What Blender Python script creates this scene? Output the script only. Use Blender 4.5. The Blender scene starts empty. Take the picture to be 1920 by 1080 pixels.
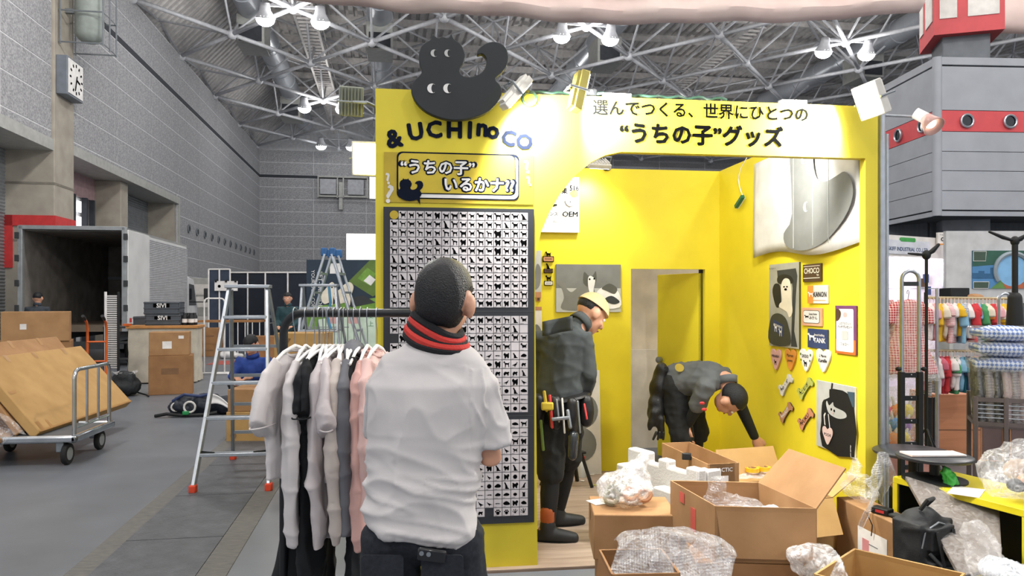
import bpy, math, random
from mathutils import Vector as V, Matrix, noise
R = math.radians
PI = math.pi
rnd = random.Random(7)
SC = bpy.context.scene
COL = SC.collection

# ------------------------------------------------------------------ camera
TH = R(7.5); F = 1400.0; CH = 1.52; CY = 565.0
FW = V((math.sin(TH), math.cos(TH), 0)); RT = V((math.cos(TH), -math.sin(TH), 0)); UP = V((0, 0, 1))
cd = bpy.data.cameras.new('camera'); cam = bpy.data.objects.new('camera', cd); COL.objects.link(cam)
cam.location = (0, 0, CH); cam.rotation_euler = (R(90), 0, -TH)
cd.sensor_width = 36; cd.lens = F / 1920 * 36; cd.shift_y = (CY - 540) / 1920; cd.clip_end = 300; cd.clip_start = .05
SC.camera = cam

# ------------------------------------------------------------------ light and exposure
SC.view_settings.view_transform = 'Standard'; SC.view_settings.look = 'None'
SC.view_settings.gamma = 1; SC.view_settings.use_curve_mapping = False
SC.view_settings.exposure = -0.10
wd = bpy.data.worlds.new('hall_air'); SC.world = wd; wd.use_nodes = True
wd.node_tree.nodes['Background'].inputs[0].default_value = (.93, .95, 1, 1)
wd.node_tree.nodes['Background'].inputs[1].default_value = 0.95
HALL_LAMP_W = 1050.0
FLOOD_W = 110.0

def light(kind, name, loc, to, w, parent=None, size=.2, angle=80, blend=.6, color=(1, .97, .93)):
    l = bpy.data.lights.new(name, kind); l.energy = w; l.color = color
    if kind == 'SPOT': l.spot_size = R(angle); l.spot_blend = blend; l.shadow_soft_size = size
    elif kind == 'AREA': l.shape = 'DISK'; l.size = size; l.spread = R(angle)
    else: l.shadow_soft_size = size
    o = bpy.data.objects.new(name, l); COL.objects.link(o); o.location = loc
    o.rotation_euler = (V(to) - V(loc)).to_track_quat('-Z', 'Y').to_euler()
    if parent: o.parent = parent; o.matrix_parent_inverse = Matrix.Translation(-V(parent.location))
    return o

# ------------------------------------------------------------------ measuring helpers (a picture point at a known distance -> a place in the room)
def at(px, py, d):
    return FW * d + RT * ((px - 960) / F * d) + V((0, 0, CH - d * (py - CY) / F))
def gz(px, py, z=0): return at(px, py, (CH - z) * F / (py - CY))
def aY(px, py, Y): return at(px, py, Y / (FW.y + (px - 960) / F * RT.y))
def aX(px, py, X): return at(px, py, X / (FW.x + (px - 960) / F * RT.x))
def pj(p):
    d = p[0] * FW.x + p[1] * FW.y
    if d < .1: return (-9999, -9999, d)
    return (960 + F * (p[0] * RT.x + p[1] * RT.y) / d, CY - F * (p[2] - CH) / d, d)
HR = R(1.83)                      # the hall stands turned by this much against the booth
HM = Matrix.Rotation(HR, 4, 'Z')

# ------------------------------------------------------------------ materials
def lin(c): return c / 12.92 if c <= .04045 else ((c + .055) / 1.055) ** 2.4
def hexc(h):
    if isinstance(h, str):
        h = h.lstrip('#'); return tuple(lin(int(h[i:i + 2], 16) / 255) for i in (0, 2, 4))
    return tuple(h)
MATS = {}
def mat(name, c, rough=.6, metal=0., var=.08, vs=6., c2=None, bump=0., bs=40., emit=0., alpha=1., trans=0., spec=.5, coat=0., sheen=0., stretch=None, ior=1.45):
    if name in MATS: return MATS[name]
    m = bpy.data.materials.new(name); m.use_nodes = True; MATS[name] = m
    nt = m.node_tree; b = nt.nodes['Principled BSDF']; c = hexc(c)
    b.inputs['Roughness'].default_value = rough; b.inputs['Metallic'].default_value = metal
    b.inputs['Specular IOR Level'].default_value = spec; b.inputs['IOR'].default_value = ior
    if coat: b.inputs['Coat Weight'].default_value = coat
    if sheen: b.inputs['Sheen Weight'].default_value = sheen
    tc = nt.nodes.new('ShaderNodeTexCoord'); mp = nt.nodes.new('ShaderNodeMapping')
    nt.links.new(tc.outputs['Object'], mp.inputs[0])
    if stretch: mp.inputs['Scale'].default_value = stretch
    n = nt.nodes.new('ShaderNodeTexNoise'); n.inputs['Scale'].default_value = vs; n.inputs['Detail'].default_value = 5
    nt.links.new(mp.outputs[0], n.inputs['Vector'])
    mx = nt.nodes.new('ShaderNodeMix'); mx.data_type = 'RGBA'
    d = hexc(c2) if c2 else tuple(x * (1 - 2 * var) for x in c)
    u = c if c2 else tuple(min(1, x * (1 + var)) for x in c)
    mx.inputs[6].default_value = (*d, 1); mx.inputs[7].default_value = (*u, 1)
    rp = nt.nodes.new('ShaderNodeMapRange'); rp.inputs[1].default_value = .3; rp.inputs[2].default_value = .7
    nt.links.new(n.outputs['Fac'], rp.inputs[0]); nt.links.new(rp.outputs[0], mx.inputs[0])
    nt.links.new(mx.outputs[2], b.inputs['Base Color'])
    if bump:
        n2 = nt.nodes.new('ShaderNodeTexNoise'); n2.inputs['Scale'].default_value = bs; n2.inputs['Detail'].default_value = 4
        nt.links.new(mp.outputs[0], n2.inputs['Vector'])
        bp = nt.nodes.new('ShaderNodeBump'); bp.inputs['Strength'].default_value = bump; bp.inputs['Distance'].default_value = .01
        nt.links.new(n2.outputs['Fac'], bp.inputs['Height']); nt.links.new(bp.outputs[0], b.inputs['Normal'])
    if emit:
        b.inputs['Emission Color'].default_value = (*c, 1); b.inputs['Emission Strength'].default_value = emit
    if alpha < 1: b.inputs['Alpha'].default_value = alpha
    if trans: b.inputs['Transmission Weight'].default_value = trans
    return m
def film(name, tint=(1, 1, 1), haze=.25, bs=60., bump=.6, bubbles=0):
    """clear plastic film: mostly see-through, with a milky part and a glossy skin"""
    if name in MATS: return MATS[name]
    m = bpy.data.materials.new(name); m.use_nodes = True; MATS[name] = m
    nt = m.node_tree; b = nt.nodes['Principled BSDF']; out = nt.nodes['Material Output']
    b.inputs['Base Color'].default_value = (*tint, 1); b.inputs['Roughness'].default_value = .12
    b.inputs['Specular IOR Level'].default_value = 1.0
    tr = nt.nodes.new('ShaderNodeBsdfTransparent'); ms = nt.nodes.new('ShaderNodeMixShader')
    tc = nt.nodes.new('ShaderNodeTexCoord')
    if bubbles:
        n = nt.nodes.new('ShaderNodeTexVoronoi'); n.inputs['Scale'].default_value = bubbles; h = n.outputs['Distance']
        n.inputs['Randomness'].default_value = .25
    else:
        n = nt.nodes.new('ShaderNodeTexNoise'); n.inputs['Scale'].default_value = bs; n.inputs['Detail'].default_value = 6
        n.inputs['Distortion'].default_value = 1.5; h = n.outputs['Fac']
    nt.links.new(tc.outputs['Object'], n.inputs['Vector'])
    bp = nt.nodes.new('ShaderNodeBump'); bp.inputs['Strength'].default_value = bump; bp.inputs['Distance'].default_value = .01
    nt.links.new(h, bp.inputs['Height']); nt.links.new(bp.outputs[0], b.inputs['Normal'])
    n3 = nt.nodes.new('ShaderNodeTexNoise'); n3.inputs['Scale'].default_value = 25; n3.inputs['Detail'].default_value = 5
    n3.inputs['Distortion'].default_value = 2
    nt.links.new(tc.outputs['Object'], n3.inputs['Vector'])
    rp = nt.nodes.new('ShaderNodeMapRange'); rp.inputs[1].default_value = .35; rp.inputs[2].default_value = .7
    rp.inputs[3].default_value = haze * .4; rp.inputs[4].default_value = min(1, haze * 1.9)
    nt.links.new(n3.outputs['Fac'], rp.inputs[0]); nt.links.new(rp.outputs[0], ms.inputs[0])
    nt.links.new(tr.outputs[0], ms.inputs[1]); nt.links.new(b.outputs[0], ms.inputs[2])
    nt.links.new(ms.outputs[0], out.inputs[0])
    return m

# ------------------------------------------------------------------ mesh building
class MB:
    def __init__(s): s.v = []; s.f = []
    def add(s, vs, fs, M=None):
        o = len(s.v)
        s.v += [tuple(M @ V(p)) for p in vs] if M is not None else [tuple(p) for p in vs]
        s.f += [tuple(i + o for i in f) for f in fs]; return s
    def box(s, c, d, M=None):
        x, y, z = c; a, b, e = d[0] / 2, d[1] / 2, d[2] / 2
        vs = [(x + i * a, y + j * b, z + k * e) for i in (-1, 1) for j in (-1, 1) for k in (-1, 1)]
        return s.add(vs, [(0, 1, 3, 2), (4, 6, 7, 5), (0, 4, 5, 1), (2, 3, 7, 6), (0, 2, 6, 4), (1, 5, 7, 3)], M)
    def bx(s, x0, x1, y0, y1, z0, z1, M=None):
        return s.box(((x0 + x1) / 2, (y0 + y1) / 2, (z0 + z1) / 2), (abs(x1 - x0), abs(y1 - y0), abs(z1 - z0)), M)
    def bar(s, p0, p1, w, h=None, up=(0, 0, 1)):
        p0, p1 = V(p0), V(p1); h = h or w; d = p1 - p0; L = d.length
        if L < 1e-6: return s
        z = d / L; u = V(up)
        if abs(z.dot(u)) > .99: u = V((0, 1, 0))
        x = z.cross(u).normalized(); y = x.cross(z)
        M = Matrix(((x.x, z.x, y.x, (p0.x + p1.x) / 2), (x.y, z.y, y.y, (p0.y + p1.y) / 2), (x.z, z.z, y.z, (p0.z + p1.z) / 2), (0, 0, 0, 1)))
        return s.box((0, 0, 0), (w, L, h), M)
    def tube(s, pts, r, n=8, cap=True, loop=False, flat=1.):
        pts = [V(p) for p in pts]; k = len(pts); rr = r if isinstance(r, (list, tuple)) else [r] * k
        prev = None; rings = []
        for i in range(k):
            if loop: t = pts[(i + 1) % k] - pts[i - 1]
            else: t = pts[min(i + 1, k - 1)] - pts[max(i - 1, 0)]
            t = t.normalized() if t.length > 1e-9 else V((0, 0, 1))
            if prev is None:
                a = V((0, 0, 1)) if abs(t.z) < .9 else V((0, 1, 0)); x = t.cross(a).normalized()
            else:
                x = (prev - t * prev.dot(t)); x = x.normalized() if x.length > 1e-6 else t.orthogonal().normalized()
            prev = x; y = t.cross(x)
            rings.append([pts[i] + (x * math.cos(2 * PI * j / n) + y * math.sin(2 * PI * j / n) * flat) * rr[i] for j in range(n)])
        return s.loft(rings, cap and not loop, loop)
    def loft(s, rings, cap=True, loop=False):
        n = len(rings[0]); k = len(rings); vs = [p for r in rings for p in r]; fs = []
        for i in range(k if loop else k - 1):
            b = (i + 1) % k
            for j in range(n):
                fs.append((i * n + j, i * n + (j + 1) % n, b * n + (j + 1) % n, b * n + j))
        if cap: fs += [tuple(reversed(range(n))), tuple(range((k - 1) * n, k * n))]
        return s.add(vs, fs)
    def cyl(s, p0, p1, r0, r1=None, n=14, cap=True):
        return s.tube([p0, p1], [r0, r0 if r1 is None else r1], n, cap)
    def limb(s, pts, rr, n=12):
        """tube with rounded ends"""
        pts = [V(p) for p in pts]; P = []; Q = []
        a = (pts[0] - pts[1]).normalized(); b = (pts[-1] - pts[-2]).normalized()
        for q in (.98, .75, .4): P.append(pts[0] + a * rr[0] * q); Q.append(rr[0] * math.sqrt(1 - q * q))
        P += pts; Q += list(rr)
        for q in (.4, .75, .98): P.append(pts[-1] + b * rr[-1] * q); Q.append(rr[-1] * math.sqrt(1 - q * q))
        return s.tube(P, Q, n)
    def ball(s, c, r, n=12, m=8, M=None):
        r = r if isinstance(r, (list, tuple)) else (r, r, r)
        vs = [(c[0], c[1], c[2] - r[2])]; fs = []
        for i in range(1, m):
            a = -PI / 2 + PI * i / m
            vs += [(c[0] + r[0] * math.cos(a) * math.cos(2 * PI * j / n), c[1] + r[1] * math.cos(a) * math.sin(2 * PI * j / n), c[2] + r[2] * math.sin(a)) for j in range(n)]
        vs.append((c[0], c[1], c[2] + r[2]))
        for j in range(n):
            fs.append((0, 1 + (j + 1) % n, 1 + j))
            for i in range(m - 2):
                o = 1 + i * n; fs.append((o + j, o + (j + 1) % n, o + n + (j + 1) % n, o + n + j))
            o = 1 + (m - 2) * n; fs.append((o + j, o + (j + 1) % n, len(vs) - 1))
        return s.add(vs, fs, M)
    def prism(s, poly, h, M=None, z0=0.):
        n = len(poly)
        a = sum(poly[i][0] * poly[(i + 1) % n][1] - poly[(i + 1) % n][0] * poly[i][1] for i in range(n))
        if a < 0: poly = poly[::-1]
        vs = [(x, y, z0) for x, y in poly] + [(x, y, z0 + h) for x, y in poly]
        fs = [tuple(reversed(range(n))), tuple(range(n, 2 * n))] + [(i, (i + 1) % n, n + (i + 1) % n, n + i) for i in range(n)]
        return s.add(vs, fs, M)
    def grid(s, fn, nu, nv):
        vs = [fn(i / nu, j / nv) for j in range(nv + 1) for i in range(nu + 1)]
        fs = [(j * (nu + 1) + i, j * (nu + 1) + i + 1, (j + 1) * (nu + 1) + i + 1, (j + 1) * (nu + 1) + i) for j in range(nv) for i in range(nu)]
        return s.add(vs, fs)
    def lathe(s, prof, n=16, M=None, cap=True):
        rings = [[(r * math.cos(2 * PI * j / n), r * math.sin(2 * PI * j / n), z) for j in range(n)] for r, z in prof]
        if M is not None: rings = [[M @ V(p) for p in r] for r in rings]
        return s.loft(rings, cap)
    def mesh(s, name):
        me = bpy.data.meshes.new(name); me.from_pydata(s.v, [], s.f); me.validate(); me.update(); return me
    def build(s, name, m, parent=None, smooth=38, bevel=0., seg=2, thick=0., M=None):
        me = s.mesh(name)
        if smooth:
            me.polygons.foreach_set('use_smooth', [True] * len(me.polygons)); me.set_sharp_from_angle(angle=R(smooth))
        o = bpy.data.objects.new(name, me); COL.objects.link(o)
        if m: me.materials.append(m)
        if parent: o.parent = parent
        if M is not None: o.matrix_local = M
        if thick:
            md = o.modifiers.new('thickness', 'SOLIDIFY'); md.thickness = thick; md.offset = 0
        if bevel:
            md = o.modifiers.new('edge', 'BEVEL'); md.width = bevel; md.segments = seg; md.limit_method = 'ANGLE'; md.angle_limit = R(35)
        return o
    def fuse(s, name, m, parent=None, voxel=.012, it=6, wrinkle=None, M=None):
        """melt overlapping pieces into one continuous skin"""
        o = s.build(name, m, parent, smooth=0)
        md = o.modifiers.new('melt', 'REMESH'); md.mode = 'VOXEL'; md.voxel_size = voxel; md.use_smooth_shade = True
        if it: ms = o.modifiers.new('ease', 'SMOOTH'); ms.factor = .5; ms.iterations = it
        dg = bpy.context.evaluated_depsgraph_get(); me = bpy.data.meshes.new_from_object(o.evaluated_get(dg))
        old = o.data; o.modifiers.clear(); o.data = me; me.name = name; bpy.data.meshes.remove(old)
        if wrinkle:
            ns = [v.normal.copy() for v in me.vertices]
            for v, nn in zip(me.vertices, ns): v.co += nn * wrinkle(v.co)
        me.polygons.foreach_set('use_smooth', [True] * len(me.polygons)); me.update()
        if m and not me.materials: me.materials.append(m)
        if M is not None: o.matrix_local = M
        return o

def SF(o): o['kind'] = 'stuff'; return o
def tag(o, label, cat, group=None, kind=None):
    o['label'] = label; o['category'] = cat
    if group: o['group'] = group
    if kind: o['kind'] = kind
    return o
def T(name, label, cat, loc=(0, 0, 0), rz=0., group=None):
    o = bpy.data.objects.new(name, None); COL.objects.link(o); o.empty_display_size = .1
    o.location = loc; o.rotation_euler = (0, 0, rz); return tag(o, label, cat, group)
def ST(o, label=None):
    o['kind'] = 'structure'
    if label: o['label'] = label
    return o
def inst(src, name, parent, M):
    o = bpy.data.objects.new(name, src.data); COL.objects.link(o); o.parent = parent; o.matrix_local = M; return o
def dup(root, loc, rz=0., label=None):
    def cp(o, par):
        c = o.copy(); COL.objects.link(c); c.parent = par
        for ch in o.children: cp(ch, c)
        return c
    c = cp(root, None); c.location = loc; c.rotation_euler = (0, 0, rz)
    if label: c['label'] = label
    return c
def face_M(loc, n, up=(0, 0, 1)):
    """frame of a flat thing: x right, y up, z out along n"""
    z = V(n).normalized(); x = V(up).cross(z).normalized(); y = z.cross(x)
    return Matrix(((x.x, y.x, z.x, loc[0]), (x.y, y.y, z.y, loc[1]), (x.z, y.z, z.z, loc[2]), (0, 0, 0, 1)))
def text(body, m, parent, M, w=None, h=None, bold=0., ext=.0008, name='lettering', space=1., align='CENTER', shear=0.):
    """flat lettering; bold = stroke growth in em"""
    cu = bpy.data.curves.new('lettering', 'FONT'); cu.body = body; cu.size = 1; cu.resolution_u = 2
    cu.space_character = space; cu.align_x = align; cu.shear = shear
    t = bpy.data.objects.new('lettering', cu); COL.objects.link(t)
    dg = bpy.context.evaluated_depsgraph_get(); me = bpy.data.meshes.new_from_object(t.evaluated_get(dg))
    bpy.data.objects.remove(t); bpy.data.curves.remove(cu)
    if not me.vertices: return None
    xs = [v.co.x for v in me.vertices]; ys = [v.co.y for v in me.vertices]
    cx, cy = (min(xs) + max(xs)) / 2, (min(ys) + max(ys)) / 2; W, Hh = max(xs) - min(xs), max(ys) - min(ys)
    sx = (w / W) if w else (h / Hh); sy = (h / Hh) if h else sx
    mb = MB(); fs = [tuple(p.vertices) for p in me.polygons]
    sh = [(0, 0)] + ([(bold * math.cos(k * PI / 4), bold * math.sin(k * PI / 4)) for k in range(8)] if bold else [])
    for i, (dx, dy) in enumerate(sh): mb.add([((v.co.x - cx + dx) * sx, (v.co.y - cy + dy) * sy, ext - i * .00001) for v in me.vertices], fs)
    bpy.data.meshes.remove(me)
    return SF(mb.build(name, m, parent, smooth=0, M=M))
def plate(poly, m, parent, M, h=.002, name='print', z0=0., bevel=0.):
    return MB().prism(poly, h, None, z0).build(name, m, parent, smooth=30, M=M, bevel=bevel)
def circ(cx, cy, rx, ry=None, n=24, a0=0., a1=2 * PI):
    ry = rx if ry is None else ry; full = abs(a1 - a0 - 2 * PI) < 1e-6
    k = n if full else n + 1
    return [(cx + rx * math.cos(a0 + (a1 - a0) * i / n), cy + ry * math.sin(a0 + (a1 - a0) * i / n)) for i in range(k)]
def rect(x0, y0, x1, y1): return [(x0, y0), (x1, y0), (x1, y1), (x0, y1)]
def rrect(x0, y0, x1, y1, r, n=5):
    P = []
    for cx, cy, a in ((x1 - r, y0 + r, -PI / 2), (x1 - r, y1 - r, 0), (x0 + r, y1 - r, PI / 2), (x0 + r, y0 + r, PI)):
        P += [(cx + r * math.cos(a + PI / 2 * i / n), cy + r * math.sin(a + PI / 2 * i / n)) for i in range(n + 1)]
    return P
def smooth_poly(pts, k=4):
    """closed Catmull-Rom through the points"""
    n = len(pts); out = []
    for i in range(n):
        p0, p1, p2, p3 = [V((*pts[(i + j) % n], 0)) for j in (-1, 0, 1, 2)]
        for q in range(k):
            t = q / k
            p = .5 * ((2 * p1) + (p2 - p0) * t + (2 * p0 - 5 * p1 + 4 * p2 - p3) * t * t + (3 * p1 - p0 - 3 * p2 + p3) * t ** 3)
            out.append((p.x, p.y))
    return out
def arc(c, r, a0, a1, n=8, ax=(1, 0, 0), ay=(0, 0, 1)):
    return [V(c) + V(ax) * r * math.cos(a0 + (a1 - a0) * i / n) + V(ay) * r * math.sin(a0 + (a1 - a0) * i / n) for i in range(n + 1)]

# common materials
M_black = mat('black_matt', '#17191b', .55, bump=.05)
M_white = mat('white_matt', '#e9e8e6', .6)
M_alu = mat('aluminium', '#b9bfc6', .32, metal=.85, var=.05, vs=20)
M_steel = mat('dull_steel', '#8e9499', .4, metal=.7)
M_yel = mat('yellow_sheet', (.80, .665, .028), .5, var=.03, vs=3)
M_kraft = mat('kraft_card', '#aa835a', .75, c2='#97714a', vs=5, bump=.04, bs=60)
M_kraft2 = mat('kraft_card_pale', '#bb965f', .75, c2='#a8844f', vs=4, bump=.04, bs=60)
M_kraft3 = mat('kraft_card_brown', '#9a7149', .75, c2='#87613d', vs=5, bump=.04, bs=60)
M_tape = mat('brown_tape', '#a97c42', .3, var=.1)
M_skin = mat('skin', '#c8957a', .55, var=.05, vs=14)
M_hair = mat('black_hair', '#14161a', .5, bump=.6, bs=220, var=.3, vs=90)
M_navy = mat('navy_print', '#151b2b', .9, spec=.1)
M_print = mat('black_print', '#08090a', .95, spec=.05)
M_film = film('clear_film', haze=.2, bump=.35)
M_bubble = film('bubble_film', tint=(.85, .86, .88), haze=.2, bubbles=95, bump=.9)
# =================================================================== THE HALL
def hall(o): o.rotation_euler.z = HR; o.location = HM @ V(o.location); return o
M_floor = mat('hall_floor', '#70747b', .4, c2='#666a70', vs=2.2, bump=.03, bs=30)
M_plate = mat('trench_plate', '#5c5f65', .5, c2='#484b50', vs=9, bump=.5, bs=55)
M_strip = mat('trench_kerb', '#75736e', .7, c2='#595a5c', vs=14, stretch=(1, 5, 1), bump=.2)
M_conc = mat('cast_concrete', '#aaa498', .8, c2='#979085', vs=2.2, bump=.1, bs=25)
M_block = mat('wall_block', '#b4b4b7', .9, c2='#7c7e82', vs=22, bump=.6, bs=30)
M_joint = mat('wall_joint', '#d4d5d8', .9)
M_dark = mat('dark_recess', '#3c3f45', .9)
M_shut = mat('shutter_grey', '#8b9095', .45, metal=.3)
M_trim = mat('trim_grey', '#a9aaa6', .5)
M_red = mat('red_paint', '#c8393a', .5)
M_truss = mat('truss_grey', '#c3c5ca', .5, metal=.1)
M_deck = mat('roof_deck', '#d2cfcd', .6, metal=.1)
M_duct = mat('duct_zinc', '#b3b8bf', .35, metal=.35, bump=.5, bs=3, stretch=(.1, 9, .1))
M_lampface = mat('lamp_glow', '#ffffff', emit=30)
M_day = mat('daylight_pane', '#ffffff', emit=2.2)

fl = ST(MB().bx(-40, 60, -25, 54, -.2, 0).build('floor', M_floor, smooth=0), 'dark grey sealed concrete hall floor')
hall(fl)
kb = MB()
for x0, x1 in ((-1.78, -1.645), (-1.055, -.89)): kb.bx(x0, x1, 2, 40, 0, .004)
kb.build('trench_kerb', M_strip, fl)
src = None
for i in range(34):
    if src is None: src = MB().box((0, 0, .003), (.585, 1.09, .007)).build('cover_plate', M_plate, fl, bevel=.003, M=Matrix.Translation((-1.35, 3.4, 0)))
    else: inst(src, 'cover_plate', fl, Matrix.Translation((-1.35, 3.4 + 1.1 * i, 0)))

# ---- left wall
WX = -8.8; CHH = .85; Z0 = 4.32 - 5 * .85
wl = MB()
wl.bx(WX - 1.5, WX - .003, 33.3, 53.6, 0, 12); wl.bx(WX - 1.5, WX - .003, 8, 33.3, 5.79, 12)
wl.bx(WX - 1.5, WX - 1.15, 8, 33.3, 0, 5.79)
wl = hall(ST(wl.build('wall_left', M_joint, smooth=0), 'tall grey block wall with freight door openings'))
def panel(mesh_src, y0, y1, z0, z1):
    return MB().box((0, 0, 0), (.05, y1 - y0 - .03, z1 - z0 - .035)).build('block_panel', M_block, wl, smooth=0, bevel=.006, M=Matrix.Translation((WX - .02, (y0 + y1) / 2, (z0 + z1) / 2)))
full = None
for k in range(0, 15):
    z0, z1 = Z0 + k * CHH, Z0 + (k + 1) * CHH
    z0 = max(z0, 0); z1 = min(z1, 12)
    if 9.6 < (z0 + z1) / 2 < 10.1: z1 -= .22       # dark recessed band
    y = 8.
    while y < 53.4:
        y1 = y + 3.6
        if y1 > 53.5: y1 = 53.5
        ya, za = y, z0
        if z1 <= 5.8 and y1 <= 33.3: y = y1; continue
        if z0 < 5.79 and y < 33.3:
            if z1 > 6.0 and y1 <= 33.4: za = 5.79
            else: ya = 33.3
        if y1 - ya > .3 and z1 - za > .1:
            if abs(y1 - ya - 3.6) < .01 and abs(z1 - za - CHH) < .01:
                Mx = Matrix.Translation((WX - .02, (ya + y1) / 2, (za + z1) / 2))
                if full is None: full = panel(None, ya, y1, za, z1)
                else: inst(full, 'block_panel', wl, Mx)
            else: panel(None, ya, y1, za, z1)
        y = y1
MB().bx(WX - .06, WX + .001, 8, 53.5, 10.06, 10.27).build('recess_band', M_dark, wl, smooth=0)
mb = MB(); mb.bx(WX - 1.14, WX + .06, 8, 21.4, 5.5, 5.8); mb.build('lintel', M_trim, wl)
mb = MB(); mb.bx(WX - 1.14, WX + .06, 22.64, 33.5, 5.62, 5.9); mb.bx(WX - .1, WX + .06, 33.3, 33.5, 0, 5.62); mb.build('lintel', M_trim, wl)
MB().bx(WX - 1.14, WX + .08, 21.4, 22.64, 0, 12).build('pilaster', M_conc, wl, bevel=.02)
MB().bx(WX - 1.14, WX - .22, 27.25, 27.95, 0, 5.62).build('pier', M_conc, wl, bevel=.02)
MB().bx(WX - 1.14, WX - .1, 33.1, 33.3, 0, 5.62).build('jamb', M_conc, wl)
for z in (3.1, 4.6):
    MB().bx(WX - 1.15, WX + .09, 21.39, 22.65, z, z + .06).build('pour_line', mat('stained_concrete', '#7d786f', .9), wl)
mb = MB(); mb.bx(WX - 1.16, WX + .12, 21.36, 22.68, 3.5, 3.78); mb.bx(WX - 1.16, WX - .92, 21.36, 21.5, 2.4, 3.78); mb.build('red_guard', M_red, wl)
def shutter(y0, y1, z1):
    def fn(u, v):
        z = v * z1; return (WX - 1.12 + .025 * (1 if int(v * int(z1 / .09) * 2) % 2 else 0), y0 + (y1 - y0) * u, z)
    return MB().grid(fn, 1, int(z1 / .09) * 2).build('roller_shutter', M_shut, wl, smooth=0)
shutter(8, 21.4, 5.5); shutter(27.95, 33.2, 5.62)
M_pink = mat('pinkish_panel', '#d9c3cb', .5)
mb = MB(); mb.bx(WX - 1.13, WX - 1.05, 22.64, 27.25, 4.9, 5.62); mb.build('door_header', mat('dusky_panel', '#a98d90', .6), wl)
mb = MB(); mb.bx(WX - 1.13, WX - 1.0, 22.64, 25.3, 0, 4.9); mb.build('sliding_door', M_pink, wl)
mb = MB()
for y in (25.35, 26.3, 26.9): mb.bx(WX - 1.1, WX - .95, y, y + .12, 0, 4.9)
mb.build('door_rail', M_dark, wl)
for i in range(4): MB().bx(WX - 1.1, WX - 1.05, 25.9, 26.15, 2.9 + i * .5, 3.25 + i * .5).build('glazing', M_day, wl)
# round holes in a row
ring = None
for i in range(12):
    y = 35. + i * 1.47
    Mx = Matrix.Translation((WX + .015, y, 4.74)) @ Matrix.Rotation(PI / 2, 4, 'Y')
    if ring is None:
        ring = MB().lathe([(.13, 0), (.19, 0), (.19, .05), (.13, .05)], 18, cap=False).build('port_ring', M_steel, wl, M=Mx)
        hole = MB().lathe([(.001, 0), (.14, 0), (.14, .03), (.001, .03)], 18).build('port', M_dark, wl, M=Mx)
    else: inst(ring, 'port_ring', wl, Mx); inst(hole, 'port', wl, Mx)

# ---- back wall
BY = 53.5
wb = hall(ST(MB().bx(WX - 1, 60, BY + .003, BY + .5, 0, 15.3).build('wall_back', M_joint, smooth=0), 'grey block end wall of the hall'))
srcb = None
for k in range(15):
    z0 = max(0, Z0 + k * CHH); z1 = min(12, Z0 + (k + 1) * CHH)
    if 9.6 < (z0 + z1) / 2 < 10.1: z1 -= .22
    for c in range(4):
        x0 = WX + c * 3.6
        mbp = MB().box((0, 0, 0), (3.57, .05, z1 - z0 - .035))
        Mx = Matrix.Translation((x0 + 1.8, BY + .02, (z0 + z1) / 2))
        if abs(z1 - z0 - CHH) < .01:
            if srcb is None: srcb = mbp.build('block_panel', M_block, wb, smooth=0, M=Mx)
            else: inst(srcb, 'block_panel', wb, Mx)
        else: mbp.build('block_panel', M_block, wb, smooth=0, M=Mx)
mb = MB()
for k in range(15):
    z0 = max(0, Z0 + k * CHH); z1 = min(12, z0 + CHH)
    for c in range(4, 19): mb.box((WX + c * 3.6 + 1.8, BY + .02, (z0 + z1) / 2), (3.57, .05, CHH - .035))
SF(mb.build('block_panel', M_block, wb, smooth=0))
MB().bx(WX, 6, BY - .001, BY + .05, 10.06, 10.27).build('recess_band', M_dark, wb, smooth=0)
w1 = hall(ST(MB().bx(-3.02, -.6, BY - .12, BY - .02, 4.35, 6.3).build('window_1', M_trim, smooth=0), 'bright daylight window in the end wall'))
MB().bx(-2.95, -.67, BY - .14, BY - .11, 4.4, 6.25).build('pane', M_day, w1, smooth=0)
w2 = hall(ST(MB().bx(-1.41, -.4, BY - .12, BY - .02, 8.7, 10.3).build('window_2', M_trim, smooth=0), 'small bright window high in the end wall'))
MB().bx(-1.36, -.45, BY - .14, BY - .11, 8.75, 10.25).build('pane', M_day, w2, smooth=0)
g = hall(T('gallery_frame', 'white metal gallery frame with two grey panels high on end wall', 'wall frame', (-3.2, BY - .3, 8.8)))
mb = MB()
for z in (0, 1.35): mb.bx(-1.65, 1.7, -.2, .28, z - .05, z + .05)
for x in (-1.65, -.35, .05, 1.7): mb.bx(x - .04, x + .04, -.2, -.1, -.1, 1.4)
mb.build('frame', M_trim, g)
for x in (-1.0, .88): MB().bx(x - .52, x + .55, -.1, .0, .15, 1.2).build('panel', mat('pale_grey_panel', '#a3a5ab', .5), g)
MB().bx(-.25, 0, -.1, .28, -.9, 1.0).build('bracket', M_trim, g)

# ---- roof: deck, space frame, ducts, catwalks, lamps
def deck_flat(u0, u1, per, z, d):
    vs = []; fs = []; n = int((u1 - u0) / per); i = 0
    for k in range(n):
        for q, dz in ((0, 0), (.5, 0), (.6, d), (.9, d)):
            x = u0 + (k + q) * per; vs += [(x, -20, z + dz), (x, BY, z + dz)]
    for i in range(len(vs) // 2 - 1): fs.append((2 * i, 2 * i + 1, 2 * i + 3, 2 * i + 2))
    return vs, fs
mb = MB(); mb.add(*deck_flat(-6.1, 60, .42, 15.2, .14))
ce = hall(ST(mb.build('ceiling', M_deck, smooth=0), 'corrugated metal roof deck over the hall'))
vs = []; fs = []
n = int(74 / .42)
for k in range(n):
    for q, dz in ((0, 0), (.5, 0), (.6, .12), (.9, .12)):
        y = -20 + (k + q) * .42; vs += [(-6.1, y, 15.2 + dz), (WX - .3, y, 12.0 + dz)]
for i in range(len(vs) // 2 - 1): fs.append((2 * i, 2 * i + 1, 2 * i + 3, 2 * i + 2))
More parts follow.
